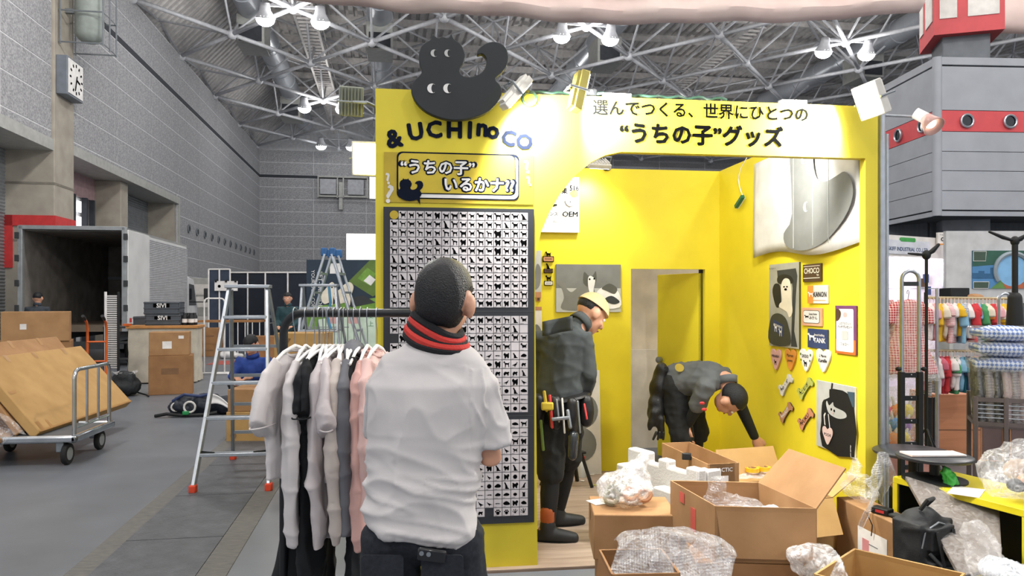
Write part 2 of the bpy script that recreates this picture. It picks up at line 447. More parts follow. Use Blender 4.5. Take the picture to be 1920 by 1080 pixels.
MB().add(vs, fs).build('eaves_deck', M_deck, ce, smooth=0)
# purlins with wavy closers
mb = MB(); y = 24.
while y < BY:
    mb.bx(-6, 45, y - .06, y + .06, 14.75, 15.1); y += 3.1
SF(mb.build('purlin', M_deck, ce, smooth=0))
tr = T('roof_space_frame', 'grey tubular space frame lattice under the hall roof', 'space frame'); tr['kind'] = 'structure'; tr.rotation_euler.z = HR
GX, GY = 2.7, 3.1; ZB, ZT = 12., 14.3
nodes = []
for i in range(0, 19):
    for j in range(-1, 8):
        x = WX + GX * i; y = 27.6 + 6.2 * j + (GY if i % 2 else 0)
        if 21 < y < BY + .1: nodes.append((x, y))
L = math.hypot(GX, GY, 0)
ms = MB().tube([(0, 0, 0), (0, 0, L)], .085, 8).mesh('chord'); ms.materials.append(M_truss); ms.polygons.foreach_set('use_smooth', [True] * len(ms.polygons))
mn = MB().ball((0, 0, 0), .2, 12, 8).mesh('node'); mn.materials.append(M_truss); mn.polygons.foreach_set('use_smooth', [True] * len(mn.polygons))
def seg_M(a, b):
    q = (V(b) - V(a)).to_track_quat('Z', 'Y'); return Matrix.Translation(a) @ q.to_matrix().to_4x4()
webs = MB(); cho = []; rest = MB(); nn = 0
ns = set(nodes)
for (x, y) in nodes:
    p = pj(HM @ V((x, y, ZB)))
    inview = -60 < p[0] < 1980 and -80 < p[1] < 320
    if inview and nn < 300:
        o = bpy.data.objects.new('node', mn); COL.objects.link(o); o.parent = tr; o.location = (x, y, ZB); nn += 1
    for sx in (1,):
        for sy in (-1, 1):
            q = (x + GX, y + sy * GY)
            if q[1] < BY + .2 and q[0] < 40: cho.append((p[2] if inview else 1e6 + p[2], (x, y, ZB), (q[0], q[1], ZB)))
    for dx, dy in ((GX, 0), (-GX, 0), (0, GY), (0, -GY)):
        q = (x + dx, y + dy)
        if q[0] > WX - .1 and q[1] < BY:
            zt = ZT if q[0] > WX + 1 else ZB + .4
            webs.tube([(x, y, ZB), (q[0], q[1], zt)], .05, 5, cap=False)
            if dx == GX:
                for sy in (-1, 1): webs.tube([(q[0], q[1], zt), (q[0] + GX, q[1] + sy * GY, ZT)], .06, 5, cap=False)
cho.sort()
for i, (d, a, b) in enumerate(cho):
    if i < 290 and d < 1e6:
        o = bpy.data.objects.new('chord', ms); COL.objects.link(o); o.parent = tr; o.matrix_local = seg_M(a, b)
    else: rest.tube([a, b], .085, 6, cap=False)
if rest.v: SF(rest.build('chord', M_truss, tr))
SF(webs.build('web_tube', M_truss, tr))
for i, (x, lab) in enumerate(((-5.6, 'big silver spiral duct running along the roof beside the block wall'), (-.4, 'silver spiral duct in the roof above the black cat sign'), (9.6, 'silver spiral duct in the roof above the yellow header sign'), (22.4, 'silver spiral duct in the roof above the bright flood lamp'))):
    d = hall(T('air_duct', lab, 'duct', (x, 0, 13.55), group='roof ducts'))
    mb = MB(); mb.tube([(0, 22, 0), (0, 52, 0)], .52, 20); mb.build('duct_pipe', M_duct, d)
    rg = None
    for y in range(22, 52, 2):
        if rg is None: rg = MB().lathe([(.52, -.04), (.555, -.04), (.555, .04), (.52, .04)], 20, cap=False).build('duct_band', M_duct, d, M=Matrix.Translation((0, y, 0)) @ Matrix.Rotation(PI / 2, 4, 'X'))
        else: inst(rg, 'duct_band', d, Matrix.Translation((0, y, 0)) @ Matrix.Rotation(PI / 2, 4, 'X'))
    b = None
    for y in (32.6, 45.0):
        if b is None:
            b = MB().bx(-.55, .55, -.8, .8, -1.5, -.3).build('outlet_box', M_trim, d, bevel=.02, M=Matrix.Translation((0, y, 0)))
            c = MB().bx(-.45, .45, -.82, -.78, -1.4, -.75).build('grille', M_dark, d, M=Matrix.Translation((0, y, 0)))
        else: inst(b, 'outlet_box', d, Matrix.Translation((0, y, 0))); inst(c, 'grille', d, Matrix.Translation((0, y, 0)))
for x, lab in ((-3.4, 'narrow dark catwalk in the roof between the two left ducts'), (15.5, 'narrow dark catwalk in the roof above the yellow header')):
    d = hall(T('catwalk', lab, 'catwalk', (x, 0, 13.1)))
    mb = MB()
    for s in (-.4, .4):
        mb.bx(s - .05, s + .05, 22, 53, 0, .12); mb.bx(s - .025, s + .025, 22, 53, .9, .95)
    mb.build('rail', M_deck, d, smooth=0)
    mb = MB(); y = 22.
    while y < 53: mb.bx(-.4, .4, y, y + .09, .02, .1); y += .42
    SF(mb.build('rung', M_deck, d, smooth=0))
lamp_src = None
spots = [(-3.4, 27.6), (-3.4, 40.0), (-3.4, 49.6), (7.4, 27.6), (18.2, 27.6), (7.4, 40.0), (18.2, 40.0)]
names = {0: 'twin roof lamps nearest the beige hanging drape at the upper left', 1: 'twin roof lamps above the flood lamp at the booth corner', 2: 'twin roof lamps closest to the end wall', 3: 'twin roof lamps just under the drape above the cat tail', 4: 'twin roof lamps just under the drape at the upper right', 5: 'twin roof lamps behind the yellow header', 6: 'twin roof lamps farther behind the yellow header'}
for i, (x, y) in enumerate(spots):
    if lamp_src is None:
        lamp_src = d = T('roof_lamp', names[i], 'lamp', (0, 0, 0), group='twin roof lamps')
        MB().bar((-1., 0, .1), (1., 0, .1), .08).build('bracket', M_truss, d)
        for s in (-1, 1):
            h = MB().lathe([(.05, .45), (.16, .4), (.2, .15), (.34, -.1), (.36, -.12), (.33, -.1)], 18).build('lamp_bell', M_truss, d, M=Matrix.Translation((s * .95, 0, -.25)) @ Matrix.Rotation(R(18), 4, 'X'))
            MB().ball((0, 0, -.14), (.33, .33, .26), 16, 10).build('lamp_glass', M_lampface, h)
    else: d = dup(lamp_src, (0, 0, 0), 0, names[i])
    d.location = (HM @ V((x, y, ZB - .05))); d.rotation_euler.z = HR
for x in (-3.4, 7.4, 18.2):
    for y in (-9.6, 2.8, 15.2, 27.6, 40.0):
        l = light('POINT', 'roof_lamp_light', (x, y, 11.3), (x, y, 0), HALL_LAMP_W * (.28 if y > 20 else 1.35), size=.5); l.location = HM @ V((x, y, 11.3))

# ---- clock and caged loudspeaker on the pilaster
c = hall(T('wall_clock', 'white square clock in grey box on the concrete pilaster', 'clock', (WX + .08, 22.0, 7.55)))
MB().bx(0, .28, -.52, .52, -.52, .52).build('clock_case', mat('clock_case', '#6f7680', .5), c, bevel=.02)
f = MB().bx(.28, .3, -.46, .46, -.46, .46).build('dial', M_white, c)
mb = MB()
for k in range(12):
    a = k * PI / 6; MB().bar((.305, .33 * math.sin(a), .33 * math.cos(a)), (.305, .41 * math.sin(a), .41 * math.cos(a)), .05, .01, up=(1, 0, 0)).build('hour_mark', M_print, f)
MB().bar((.31, 0, 0), (.31, .24, -.06), .05, .01, up=(1, 0, 0)).build('hour_hand', M_print, f)
MB().bar((.315, .04, .1), (.315, -.08, -.32), .035, .01, up=(1, 0, 0)).build('minute_hand', M_print, f)
c = hall(T('caged_loudspeaker', 'grey cylinder in a wire cage high on the concrete pilaster', 'loudspeaker', (WX + .08, 22.1, 8.45)))
MB().lathe([(.05, 0), (.2, .03), (.3, .12), (.36, .2), (.36, 1.75), (.3, 1.8), (.02, 1.82)], 20, Matrix.Translation((.6, 0, .15))).build('cylinder_housing', mat('pale_green_grey', '#8f9793', .5), c)
mb = MB()
for z in (0, .85, 1.95):
    mb.tube([(.02, -.5, z), (1.12, -.5, z), (1.12, .5, z), (.02, .5, z)], .022, 6)
for x, y in ((.06, -.5), (1.12, -.5), (1.12, .5), (.06, .5), (1.12, 0)): mb.cyl((x, y, -.05), (x, y, 2.4), .022, n=6)
mb.build('cage', M_steel, c)
MB().bar((0, 0, 1.0), (.6, 0, 1.0), .12).build('bracket', M_steel, c)

# ---- pinkish drape slung under the roof
M_drape = mat('beige_drape', '#ecd8d0', .8, c2='#dcc5be', vs=2, bump=.3, bs=4)
P0 = at(525, 0, 12.); P1 = at(1722, 0, 12.)
def drape(u, v):
    p = P0.lerp(P1, u); sag = [(0, 0), (.06, 8), (.22, 22), (.48, 42), (.62, 44), (.78, 40), (.94, 30), (1, 24)]
    for (a, sa), (b, sb) in zip(sag, sag[1:]):
        if a <= u <= b: t = (u - a) / (b - a); s = sa + (sb - sa) * (t * t * (3 - 2 * t)); break
    zb = CH + 12. * (CY - s) / F; zt = CH + 12. * (CY + 130) / F
    z = zb + (zt - zb) * v
    dep = .35 * math.sin(v * PI * 1.0) + .10 * math.sin(v * 19) + .04 * math.sin(u * 55 + v * 4) + .05 * math.sin(u * 21)
    return V((p.x, p.y, z)) - FW * dep
d = MB().grid(drape, 150, 30).build('hanging_drape', M_drape, thick=.02)
tag(d, 'long beige drape hanging across the hall under the roof', 'drape')
# =================================================================== THE YELLOW BOOTH
BF, BB, BL, BR, BH = 4.20, 6.47, -.21, 2.75, 2.70
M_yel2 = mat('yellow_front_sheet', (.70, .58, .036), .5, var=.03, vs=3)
M_gold = mat('gold_print', '#b8a02c', .55)
M_pale = mat('off_white_print', '#dcd9d4', .6)
M_grey = mat('mid_grey_print', '#7b7d7b', .7, spec=.2); M_dgrey = mat('dark_grey_print', '#35393b', .6); M_lgrey = mat('light_grey_print', '#b7b9b6', .6)
M_glare = mat('flood_face', '#ffffff', emit=22)
M_beige = mat('beige_board', '#c9bca8', .7)
def fb(px, py, Y=BF): p = aY(px, py, Y); return (p.x, p.z)
FN, RN = (0, -1, 0), (-1, 0, 0)
# front wall with the arched opening
curve = [fb(*p) for p in ((1003, 500), (1006, 470), (1014, 436), (1030, 398), (1050, 364), (1076, 331), (1108, 304), (1135, 291), (1165, 286))]
zt = 2.385
outl = [(BL, 0), (.70, 0)] + curve[:-1] + [(curve[-1][0], zt), (2.71, zt), (2.71, 0), (2.79, 0), (2.79, BH), (BL, BH)]
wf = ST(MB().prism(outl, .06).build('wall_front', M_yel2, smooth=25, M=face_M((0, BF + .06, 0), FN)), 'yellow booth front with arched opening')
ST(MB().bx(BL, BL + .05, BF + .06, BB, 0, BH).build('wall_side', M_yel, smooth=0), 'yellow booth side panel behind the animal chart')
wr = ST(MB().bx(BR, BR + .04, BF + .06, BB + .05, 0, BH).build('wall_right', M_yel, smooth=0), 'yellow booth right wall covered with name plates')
dx0, dx1, dz = 1.923, 2.614, 1.81
mb = MB(); mb.bx(BL, dx0, BB, BB + .05, 0, BH); mb.bx(dx1, BR, BB, BB + .05, 0, BH); mb.bx(dx0, dx1, BB, BB + .05, dz, BH)
ST(mb.build('wall_booth_back', M_yel, smooth=0), 'yellow booth back wall with door opening')
ST(MB().bx(.9, 3.2, 7.5, 7.55, 0, 1.02).build('wall_store_lit_tone', mat('store_light_tone', '#cfc6b8', .7), smooth=0), 'lower storage wall behind the booth door, painted paler for the light falling through')  # light on the lower half of the storage wall, painted as a paler board
ST(MB().bx(.9, 3.2, 7.56, 7.6, 0, 2.4).build('wall_store', M_beige, smooth=0), 'beige storage wall seen through the booth door')
d1 = ST(MB().bx(-.60, 0, 0, .04, .01, dz - .03).build('door_1', M_yel, bevel=.003), 'open yellow booth door')
d1.location = (dx1 - .015, BB + .06, 0); d1.rotation_euler.z = R(-68)
MB().bx(-.03, .0, .0, .05, .2, dz).build('hinge_edge', M_black, d1)
MB().lathe([(.001, 0), (.03, .01), (.03, .05), (.001, .06)], 14, Matrix.Translation((-.54, -.06, .95)) @ Matrix.Rotation(-PI / 2, 4, 'X')).build('door_knob', M_steel, d1)
M_wood = mat('vinyl_plank', '#ab998b', .4, c2='#8f7c6e', vs=5, stretch=(.6, 5, 1))
M_wood2 = mat('vinyl_plank_pale', '#b5a496', .4, c2='#9c897b', vs=5, stretch=(.6, 5, 1))
bf = ST(MB().bx(BL + .05, BR, BF - .05, BB, 0, .012).build('floor_booth', mat('floor_seam', '#83705f', .8), smooth=0), 'wood plank vinyl floor of the booth')
ps = [MB().box((0, 0, 0), (2.9, .148, .006)).build('plank', m, bf, smooth=0, M=Matrix.Translation((1.3, BF - .05 + .075 + .15 * i, .014))) for i, m in enumerate((M_wood, M_wood2))]
for i in range(2, 15): inst(ps[(i * 7 // 3) % 2], 'plank', bf, Matrix.Translation((1.3, BF + .025 + .15 * i, .014)))
tp = ST(MB().tube([(2.835, BF + .03, 0), (2.835, BF + .03, BH)], .022, 12).build('trim_1', M_alu), 'silver aluminium post at the booth corner')
tp2 = ST(MB().tube([(2.89, BF + .06, 0), (2.89, BF + .06, BH - .15)], .012, 10).build('trim_2', M_alu), 'thin silver aluminium post beside the corner post')

# ---- black two-headed cat shaped sign
def c5(x, y): return fb(690 + x / 3., 40 + y / 3., BF - .1)
def ctr(P): return (sum(p[0] for p in P) / len(P), sum(p[1] for p in P) / len(P))
cat_o = [(350, 102), (364, 70), (390, 92), (420, 86), (450, 92), (470, 68), (484, 98), (525, 130), (547, 185), (540, 225), (516, 268), (527, 300), (560, 313), (600, 306), (640, 285), (664, 245), (665, 208), (642, 182), (617, 187), (618, 160), (650, 130), (700, 114), (750, 125), (782, 160), (790, 215), (772, 268), (718, 322), (742, 355), (755, 400), (735, 448), (680, 505), (600, 540), (500, 556), (420, 546), (330, 510), (270, 455), (243, 392), (253, 342), (290, 302), (303, 280), (290, 240), (287, 185), (300, 140), (325, 115)]
ears = {1, 5}
cp = []
for i, p in enumerate(cat_o): cp.append(c5(*p))
cs = smooth_poly(cp, 3)
M_cat = mat('black_sign_board', '#23282c', .55, bump=.03)
base = ctr(cp)
sg = T('cat_sign', 'black cat shaped ampersand sign board with crescent eyes on booth front', 'sign', (base[0], BF - .1, base[1]))
plate([(x - base[0], z - base[1]) for x, z in cs], M_cat, sg, face_M((0, 0, 0), FN), .045, 'board', -.045, bevel=.004)
def crescent(r, k=.62): return circ(0, 0, r, r, 18, PI * .28, PI * 1.72) + [(r * .42 + r * k * .9 * math.cos(a), r * .95 * math.sin(a)) for a in [PI * 1.5 - (PI) * i / 12 - 0 for i in range(1, 12)]]
for (x, y, r, m) in ((373, 180, 20, M_lgrey), (450, 180, 20, M_lgrey), (360, 378, 26, M_white), (450, 378, 26, M_white)):
    p = c5(x, y); k = r / 3. / F * 4.2 * 1.0
    plate(crescent(k), m, sg, face_M((p[0] - base[0], -.001, p[1] - base[1]), FN), .003, 'crescent_eye')
for x in (-.12, .1): MB().bar((x, .1, -.06), (x, .02, -.06), .05).build('standoff', M_black, sg)

# ---- shop name
nm = T('shop_name', 'dark navy arched shop name lettering on the yellow front', 'lettering', (.3, BF, 2.3))
for ch, px, py, h, rot in (('&', 739, 260, 29, 12), ('U', 779, 247, 28, 9), ('C', 814, 243, 28, 4), ('H', 852, 243, 28, 0), ('I', 881, 244, 28, -2), ('n', 904, 244, 20, -4), ('o', 924, 249, 20, -8), ('C', 954, 259, 26, -11), ('O', 983, 266, 26, -15)):
    p = fb(px, py); text(ch, M_navy, nm, face_M((p[0] - .3, -.001, p[1] - 2.3), FN) @ Matrix.Rotation(R(rot), 4, 'Z'), h=h * 1.06 / F * 4.2, bold=.045, ext=.004)

# ---- speech bubble sheet
def sheet(name, label, cat, px0, py0, px1, py1, Y, m, th=.006, group=None):
    a = fb(px0, py0, Y); b = fb(px1, py1, Y); c = ((a[0] + b[0]) / 2, (a[1] + b[1]) / 2)
    w, h = b[0] - a[0], a[1] - b[1]
    t = T(name, label, cat, (c[0], Y, c[1]), group=group)
    plate(rect(-w / 2, -h / 2, w / 2, h / 2), m, t, face_M((0, 0, 0), FN), th, 'sheet', 0)
    def L(px, py): p = fb(px, py, Y); return (p[0] - c[0], p[1] - c[1])
    return t, L, w, h
bs, L, w, h = sheet('speech_bubble_sheet', 'gold sheet with white comic speech bubble headline above the chart', 'sign', 720, 285, 1000, 384, BF - .002, M_gold, .004)
bw = BF - .0
p0 = L(746, 366); p1 = L(966, 292)
Mf = lambda z: face_M((0, -z, 0), FN)
off = .012
plate(rrect(p0[0] - .006, p0[1] - .018, p1[0] + .022, p1[1] + .006, .03), M_navy, bs, Mf(.005), .002, 'bubble_rim')
plate(rrect(p0[0], p0[1] - .012, p1[0] + .016, p1[1] - .008, .03), M_white, bs, Mf(.0072), .001, 'bubble_side')
plate(rrect(p0[0] - .003, p0[1] + .008, p1[0] + .002, p1[1] + .003, .03), M_navy, bs, Mf(.0084), .001, 'bubble_line')
plate(rrect(p0[0] + .003, p0[1] + .014, p1[0] - .004, p1[1] - .003, .028), mat('bubble_gold', '#c9b233', .5), bs, Mf(.0096), .001, 'bubble_face')
q = L(783, 366); plate([(q[0] - .02, q[1] + .002), (q[0] + .012, q[1] + .002), (q[0] + .014, q[1] - .055)], M_navy, bs, Mf(.011), .001, 'bubble_tail')
def outtext(s, px, py, wpx, par, L, z, d=4.2, b=.05, h=None):
    p = L(px, py); w = wpx / F * d
    text(s, M_navy, par, face_M((p[0], -z, p[1]), FN), w=w * 1.035, h=h * 1.12 if h else None, bold=b * 2.2, ext=.0006)
    text(s, M_white, par, face_M((p[0], -z - .0016, p[1]), FN), w=w, h=h, bold=b * .6, ext=.0006)
outtext('“うちの子”', 821, 315, 136, bs, L, .011)
outtext('いるかナ??', 899, 347, 130, bs, L, .011)
for px, py, hh, r in ((728, 335, 20, 10), (731, 364, 32, -8), (988, 313, 24, 15), (992, 340, 18, 20)):
    p = L(px, py); text('?', M_pale, bs, face_M((p[0], -.006, p[1]), FN) @ Matrix.Rotation(R(r), 4, 'Z'), h=hh / F * 4.2, bold=.03)
q = L(768, 357); k = .00028 * 4.2 / 4.2
plate([((x - 500) * .00026 + q[0], (320 - y) * .00026 + q[1]) for x, y in cat_o], M_navy, bs, Mf(.0112), .001, 'small_cat')

# ---- chart of animal silhouettes
bd, L, w, h = sheet('animal_chart', 'tall black chart with rows of animal silhouette tiles behind the shopper', 'chart', 719, 388, 1001, 978, BF - .012, mat('chart_black', '#2b2e33', .5), .012)
def dogs():
    D = []
    def stand(leg, bod, neck, hd, tail, slim=1.):
        # facing left: nose (-.5), body, legs, tail
        return [(-.5, .30 + neck), (-.46, .36 + neck), (-.33, .44 + neck + hd), (-.24, .40 + neck), (-.18, .25 + neck * .3), (.25, .22), (.34, .26 + tail), (.42, .34 + tail * 1.6), (.46, .32 + tail), (.38, .18), (.36, .0), (.40, -leg), (.30, -leg), (.25, -.05), (.15, .02 - bod), (-.08, 0 - bod), (-.12, -leg), (-.22, -leg), (-.23, .0), (-.3, .22 + neck * .4), (-.40, .24 + neck)]
    D += [stand(.42, .02, .05, .04, .02), stand(.42, .0, .1, .02, .1), stand(.2, .06, 0, .02, .0), stand(.3, .1, .02, .05, .12), stand(.46, -.04, .12, .0, -.2), stand(.36, .12, .0, .06, .06), stand(.16, .1, .02, .08, .05)]
    D += [[(-.35, .42), (-.3, .5), (-.15, .46), (-.08, .3), (.1, .05), (.2, -.25), (.42, -.4), (.4, -.45), (-.2, -.45), (-.18, -.2), (-.2, .1), (-.28, .28)]]
    D += [[(-.48, .22), (-.4, .38), (-.3, .48), (-.18, .42), (-.1, .28), (.15, .3), (.3, .46), (.42, .4), (.38, .18), (.4, -.1), (.34, -.42), (.16, -.42), (.12, -.22), (-.06, -.22), (-.1, -.42), (-.3, -.42), (-.32, -.05), (-.42, .08)]]
    D += [[(-.45, .22), (-.42, .4), (-.34, .32), (-.26, .4), (-.2, .25), (.15, .2), (.3, .25), (.4, .48), (.47, .46), (.38, .12), (.38, -.4), (.28, -.4), (.22, -.1), (-.1, -.1), (-.15, -.4), (-.26, -.4), (-.28, .05)]]
    return D
def others():
    O = [smooth_poly([(-.45, .0), (-.3, .18), (.0, .3), (.3, .15), (.48, -.1), (.3, -.2), (0, -.22), (-.3, -.18)], 2),
         [(-.4, .3), (-.25, .35), (-.2, .2), (0, .1), (.3, -.05), (.5, -.1), (.2, -.18), (.06, -.22), (.08, -.4), (0, -.4), (-.05, -.2), (-.22, -.05), (-.3, .2)],
         [(-.48, -.02), (-.3, .1), (.2, .08), (.5, -.04), (.2, -.02), (.2, -.14), (.12, -.04), (-.15, -.02), (-.2, -.14), (-.28, -.04)],
         smooth_poly([(-.4, .1), (-.3, .3), (-.1, .2), (.2, .3), (.4, .0), (.35, -.35), (.2, -.35), (.1, -.15), (-.1, -.15), (-.15, -.35), (-.3, -.35), (-.3, 0)], 2),
         [(-.2, -.42), (-.18, .1), (-.28, .3), (-.2, .42), (-.1, .3), (.1, .3), (.18, .42), (.24, .28), (.2, .0), (.25, -.42)],
         circ(0, 0, .3, .3, 10)]
    return O
DG, OT = dogs(), others()
tiles = MB(); sil = MB(); marks = MB()
tw_px = (989.5 - 731.) / 16
rr = random.Random(3)
Mt = face_M((0, 0, 0), FN)
for sec, (ya, yb) in enumerate(((397, 577), (592, 775), (787.5, 970))):
    for r in range(11):
        for c in range(16):
            x0, x1 = 731 + c * tw_px, 731 + (c + 1) * tw_px
            a = L(x0, 560); b = L(x1, 560); z1 = L(860, ya + (yb - ya) * r / 11)[1]; z0 = L(860, ya + (yb - ya) * (r + 1) / 11)[1]
            if sec == 0 and r == 0 and c == 0:
                MB().prism(circ((a[0] + b[0]) / 2, (z0 + z1) / 2, .024), .002, Mt, .0125).build('round_badge', M_gold, bd); continue
            if (sec, r, c) in ((1, 2, 0), (2, 10, 11), (1, 1, 14), (1, 3, 15)) and (sec, r, c) != (1, 1, 14) and (sec, r, c) != (1, 3, 15): continue
            g = .0018
            tiles.prism(rect(a[0] + g, z0 + g, b[0] - g, z1 - g), .0015, Mt, .0122)
            if (sec, r, c) in ((1, 1, 15), (1, 3, 14)): continue       # square codes stay blank
            n = sec * 11 + r
            src = rr.choice(DG if n < 15 else (DG[:2] + DG[7:] + OT if n < 22 else OT + DG[7:]))
            s = (z1 - z0) * (.80 if n < 15 else .74) * rr.uniform(.9, 1.1); fx = 1 if n < 15 or rr.random() < .6 else -1
            sx = rr.uniform(.88, 1.12); sy = rr.uniform(.85, 1.1)
            cx, cz = (a[0] + b[0]) / 2, (z0 + z1) / 2 - .002
            if sec == 2 and r == 10 and c in (12, 13):
                for dx, dy, q in ((0, -.1, .26), (-.3, .12, .12), (-.12, .32, .12), (.12, .32, .12), (.3, .12, .12)): sil.prism(circ(cx + dx * s, cz + dy * s, q * s, None, 8), .0005, Mt, .0137)
            elif sec == 2 and r == 10 and c > 13:
                for k in range(4):
                    t = R(60 + k * 40 - (20 if c == 14 else 0)); sil.prism([(cx - .05 * s, cz - .2 * s), (cx + .5 * s * math.cos(t) - .05 * s, cz + .5 * s * math.sin(t)), (cx + .5 * s * math.cos(t) + .05 * s, cz + .5 * s * math.sin(t)), (cx + .08 * s, cz - .2 * s)], .0005, Mt, .0137)
            else: sil.prism([(cx + x * s * sx * fx, cz + y * s * sy) for x, y in src], .0005, Mt, .0137)
            marks.prism(rect(a[0] + .005, z0 + .004, a[0] + .005 + rr.uniform(.008, .02), z0 + .0065), .0004, Mt, .0137)
SF(tiles.build('tile', mat('tile_print', '#c9c4c6', .6), bd, smooth=0)); SF(sil.build('silhouette', M_print, bd, smooth=0)); SF(marks.build('caption', M_grey, bd, smooth=0))
for ya in (584.5, 781.5):
    p = L(860, ya); MB().bx(-w / 2, w / 2, -.0125, -.0115, p[1] - .002, p[1] + .002).build('seam', M_dgrey, bd)

# ---- header lettering
hd = T('header_lettering', 'black japanese slogan lettering in two lines on the yellow header', 'lettering', (2, BF, 2.5))
def htext(s, px, py, wpx, bold, hh=None):
    p = fb(px, py); text(s, M_print, hd, face_M((p[0] - 2, -.001, p[1] - 2.5), FN), w=wpx / F * 4.43, h=hh and hh / F * 4.43, bold=bold, ext=.003)
htext('選んでつくる、世界にひとつの', 1317, 208, 416, .02)
htext('“うちの子”グッズ', 1317, 253, 314, .04)

# ---- flood lamps
M_house = mat('lamp_housing', '#d9d6cf', .5); M_houseY = mat('lamp_housing_yellowed', '#b8ab55', .5)
def flood(label, loc, to, w, m=M_house, size=(.19, .13, .045), mount=None, face=M_glare, angle=120, blend=.9):
    t = T('flood_lamp', label, 'flood lamp', loc, group='flood lamps around the booth')
    z = (V(to) - V(loc)).normalized(); Mx = face_M((0, 0, 0), z)
    a, b, c = size
    h = MB().box((0, 0, -c / 2), (a, b, c)).build('housing', m, t, bevel=.006, M=Mx)
    MB().box((0, 0, .001), (a * .88, b * .84, .004)).build('glass', face, t, M=Mx)
    for i in range(7): MB().box((a * (-.4 + .8 * i / 6), 0, -c - .008), (.006, b * .9, .018)).build('fin', m, h)
    MB().tube([(-a / 2 - .008, 0, 0), (-a / 2 - .012, 0, -c - .045), (a / 2 + .012, 0, -c - .045), (a / 2 + .008, 0, 0)], .007, 6).build('yoke', M_steel, t, M=Mx)
    if mount is not None:
        k = Mx @ V((0, 0, -c - .045)); e = V(mount) - V(loc)
        MB().tube([k, (k + e) / 2 + V((0, 0, .02)), e], .009, 6).build('arm', M_steel, t)
        MB().lathe([(.02, -.02), (.034, -.01), (.034, .02), (.02, .03)], 12, Matrix.Translation(e)).build('clamp', M_black, t)
    if w:
        l = light('SPOT', 'flood_light', V(loc) + z * .03, to, w, None, size=.06, angle=angle, blend=blend, color=(1, .98, .92))
    return t
Y0 = BF - .32
def on(px, py, Y): return aY(px, py, Y)
flood('white slim flood lamp on the front beside the cat sign', on(972, 180, BF - .22), (.98, BF - .02, 2.20), FLOOD_W * 1.5, size=(.06, .24, .04), mount=(.62, BF - .02, 2.72), angle=150, blend=.35)
flood('yellowed finned flood lamp turned edge-on left of the header slogan', on(1095, 174, BF - .17), (2.3, BF - .06, 2.36), FLOOD_W * 1.9, m=M_houseY, size=(.1, .22, .05), mount=(1.02, BF + .03, 2.72), angle=160, blend=.25)
flood('glaring flood lamp at the right end of the header', on(1626, 190, BF - .20), (1.75, BF - .28, 2.34), FLOOD_W * 2.3, size=(.2, .2, .05), mount=(2.76, BF + .02, 2.72), angle=165, blend=.25)
flood('blazing flood lamp beside the left edge of the booth', on(692, 298, BF + .25), on(640, 330, 0.8), FLOOD_W * .35, size=(.2, .2, .05), mount=(BL + .02, BF + .3, 2.6))
flood('grey finned flood lamp seen from behind over the left booth edge', on(658, 190, BF + .3), on(600, 150, 12), FLOOD_W * .4, m=mat('lamp_housing_grey', '#8f9488', .5), size=(.14, .17, .05), mount=(BL + .02, BF + .3, 2.66))
flood('flat flood lamp on the top of the booth back wall', on(1120, 312, BB - .30), (1.5, BB, 2.1), FLOOD_W * .55, size=(.20, .14, .04), mount=(1.7, BB - .01, 2.70))
flood('flood lamp inside the booth behind the header', (2.20, BF + .36, 2.52), (2.75, 5.15, 2.2), FLOOD_W * .65, mount=(2.2, BF + .05, 2.70))
t = T('arm_spotlight', 'white and rose bell spotlight on a long arm right of the booth', 'spotlight', on(1652, 216, BF + .03))
e = on(1722, 219, BF + .0) - V(t.location)
MB().tube([(0, 0, 0), e], .008, 8).build('arm', M_alu, t)
k1 = on(1716, 212, BF) - V(t.location); k2 = on(1736, 222, BF - .04) - V(t.location); k3 = on(1752, 238, BF - .10) - V(t.location)
M_rose = mat('rose_bell', '#d7aaa2', .35, coat=.5)
MB().tube([k1, k2], .034, 14).build('lamp_body', M_white, t)
MB().tube([k2, k2.lerp(k3, .35), k3], [.034, .042, .062], 16, cap=False).build('bell', M_rose, t, thick=.004)
MB().ball(k2.lerp(k3, .5), .034).build('bulb', mat('warm_bulb', '#fff2dc', emit=3), t)
# hanging plug
c = T('hanging_plug', 'green and white plug dangling on a white cord against the yellow wall', 'plug', aX(1400, 300, BR - .03))
o = V(c.location)
def rp(px, py, X=BR - .03): return aX(px, py, X) - o
MB().tube([rp(1400, 296), rp(1389, 315), rp(1384, 335), rp(1387, 352), rp(1392, 366)], .004, 6).build('cord', M_white, c)
MB().bar(rp(1393, 368), rp(1380, 388), .03, .03).build('plug_body', mat('green_plastic', '#14624f', .4), c, bevel=.003)
MB().bar(rp(1394, 371, BR - .012), rp(1382, 390, BR - .012), .024, .02).build('plug_face', M_white, c)

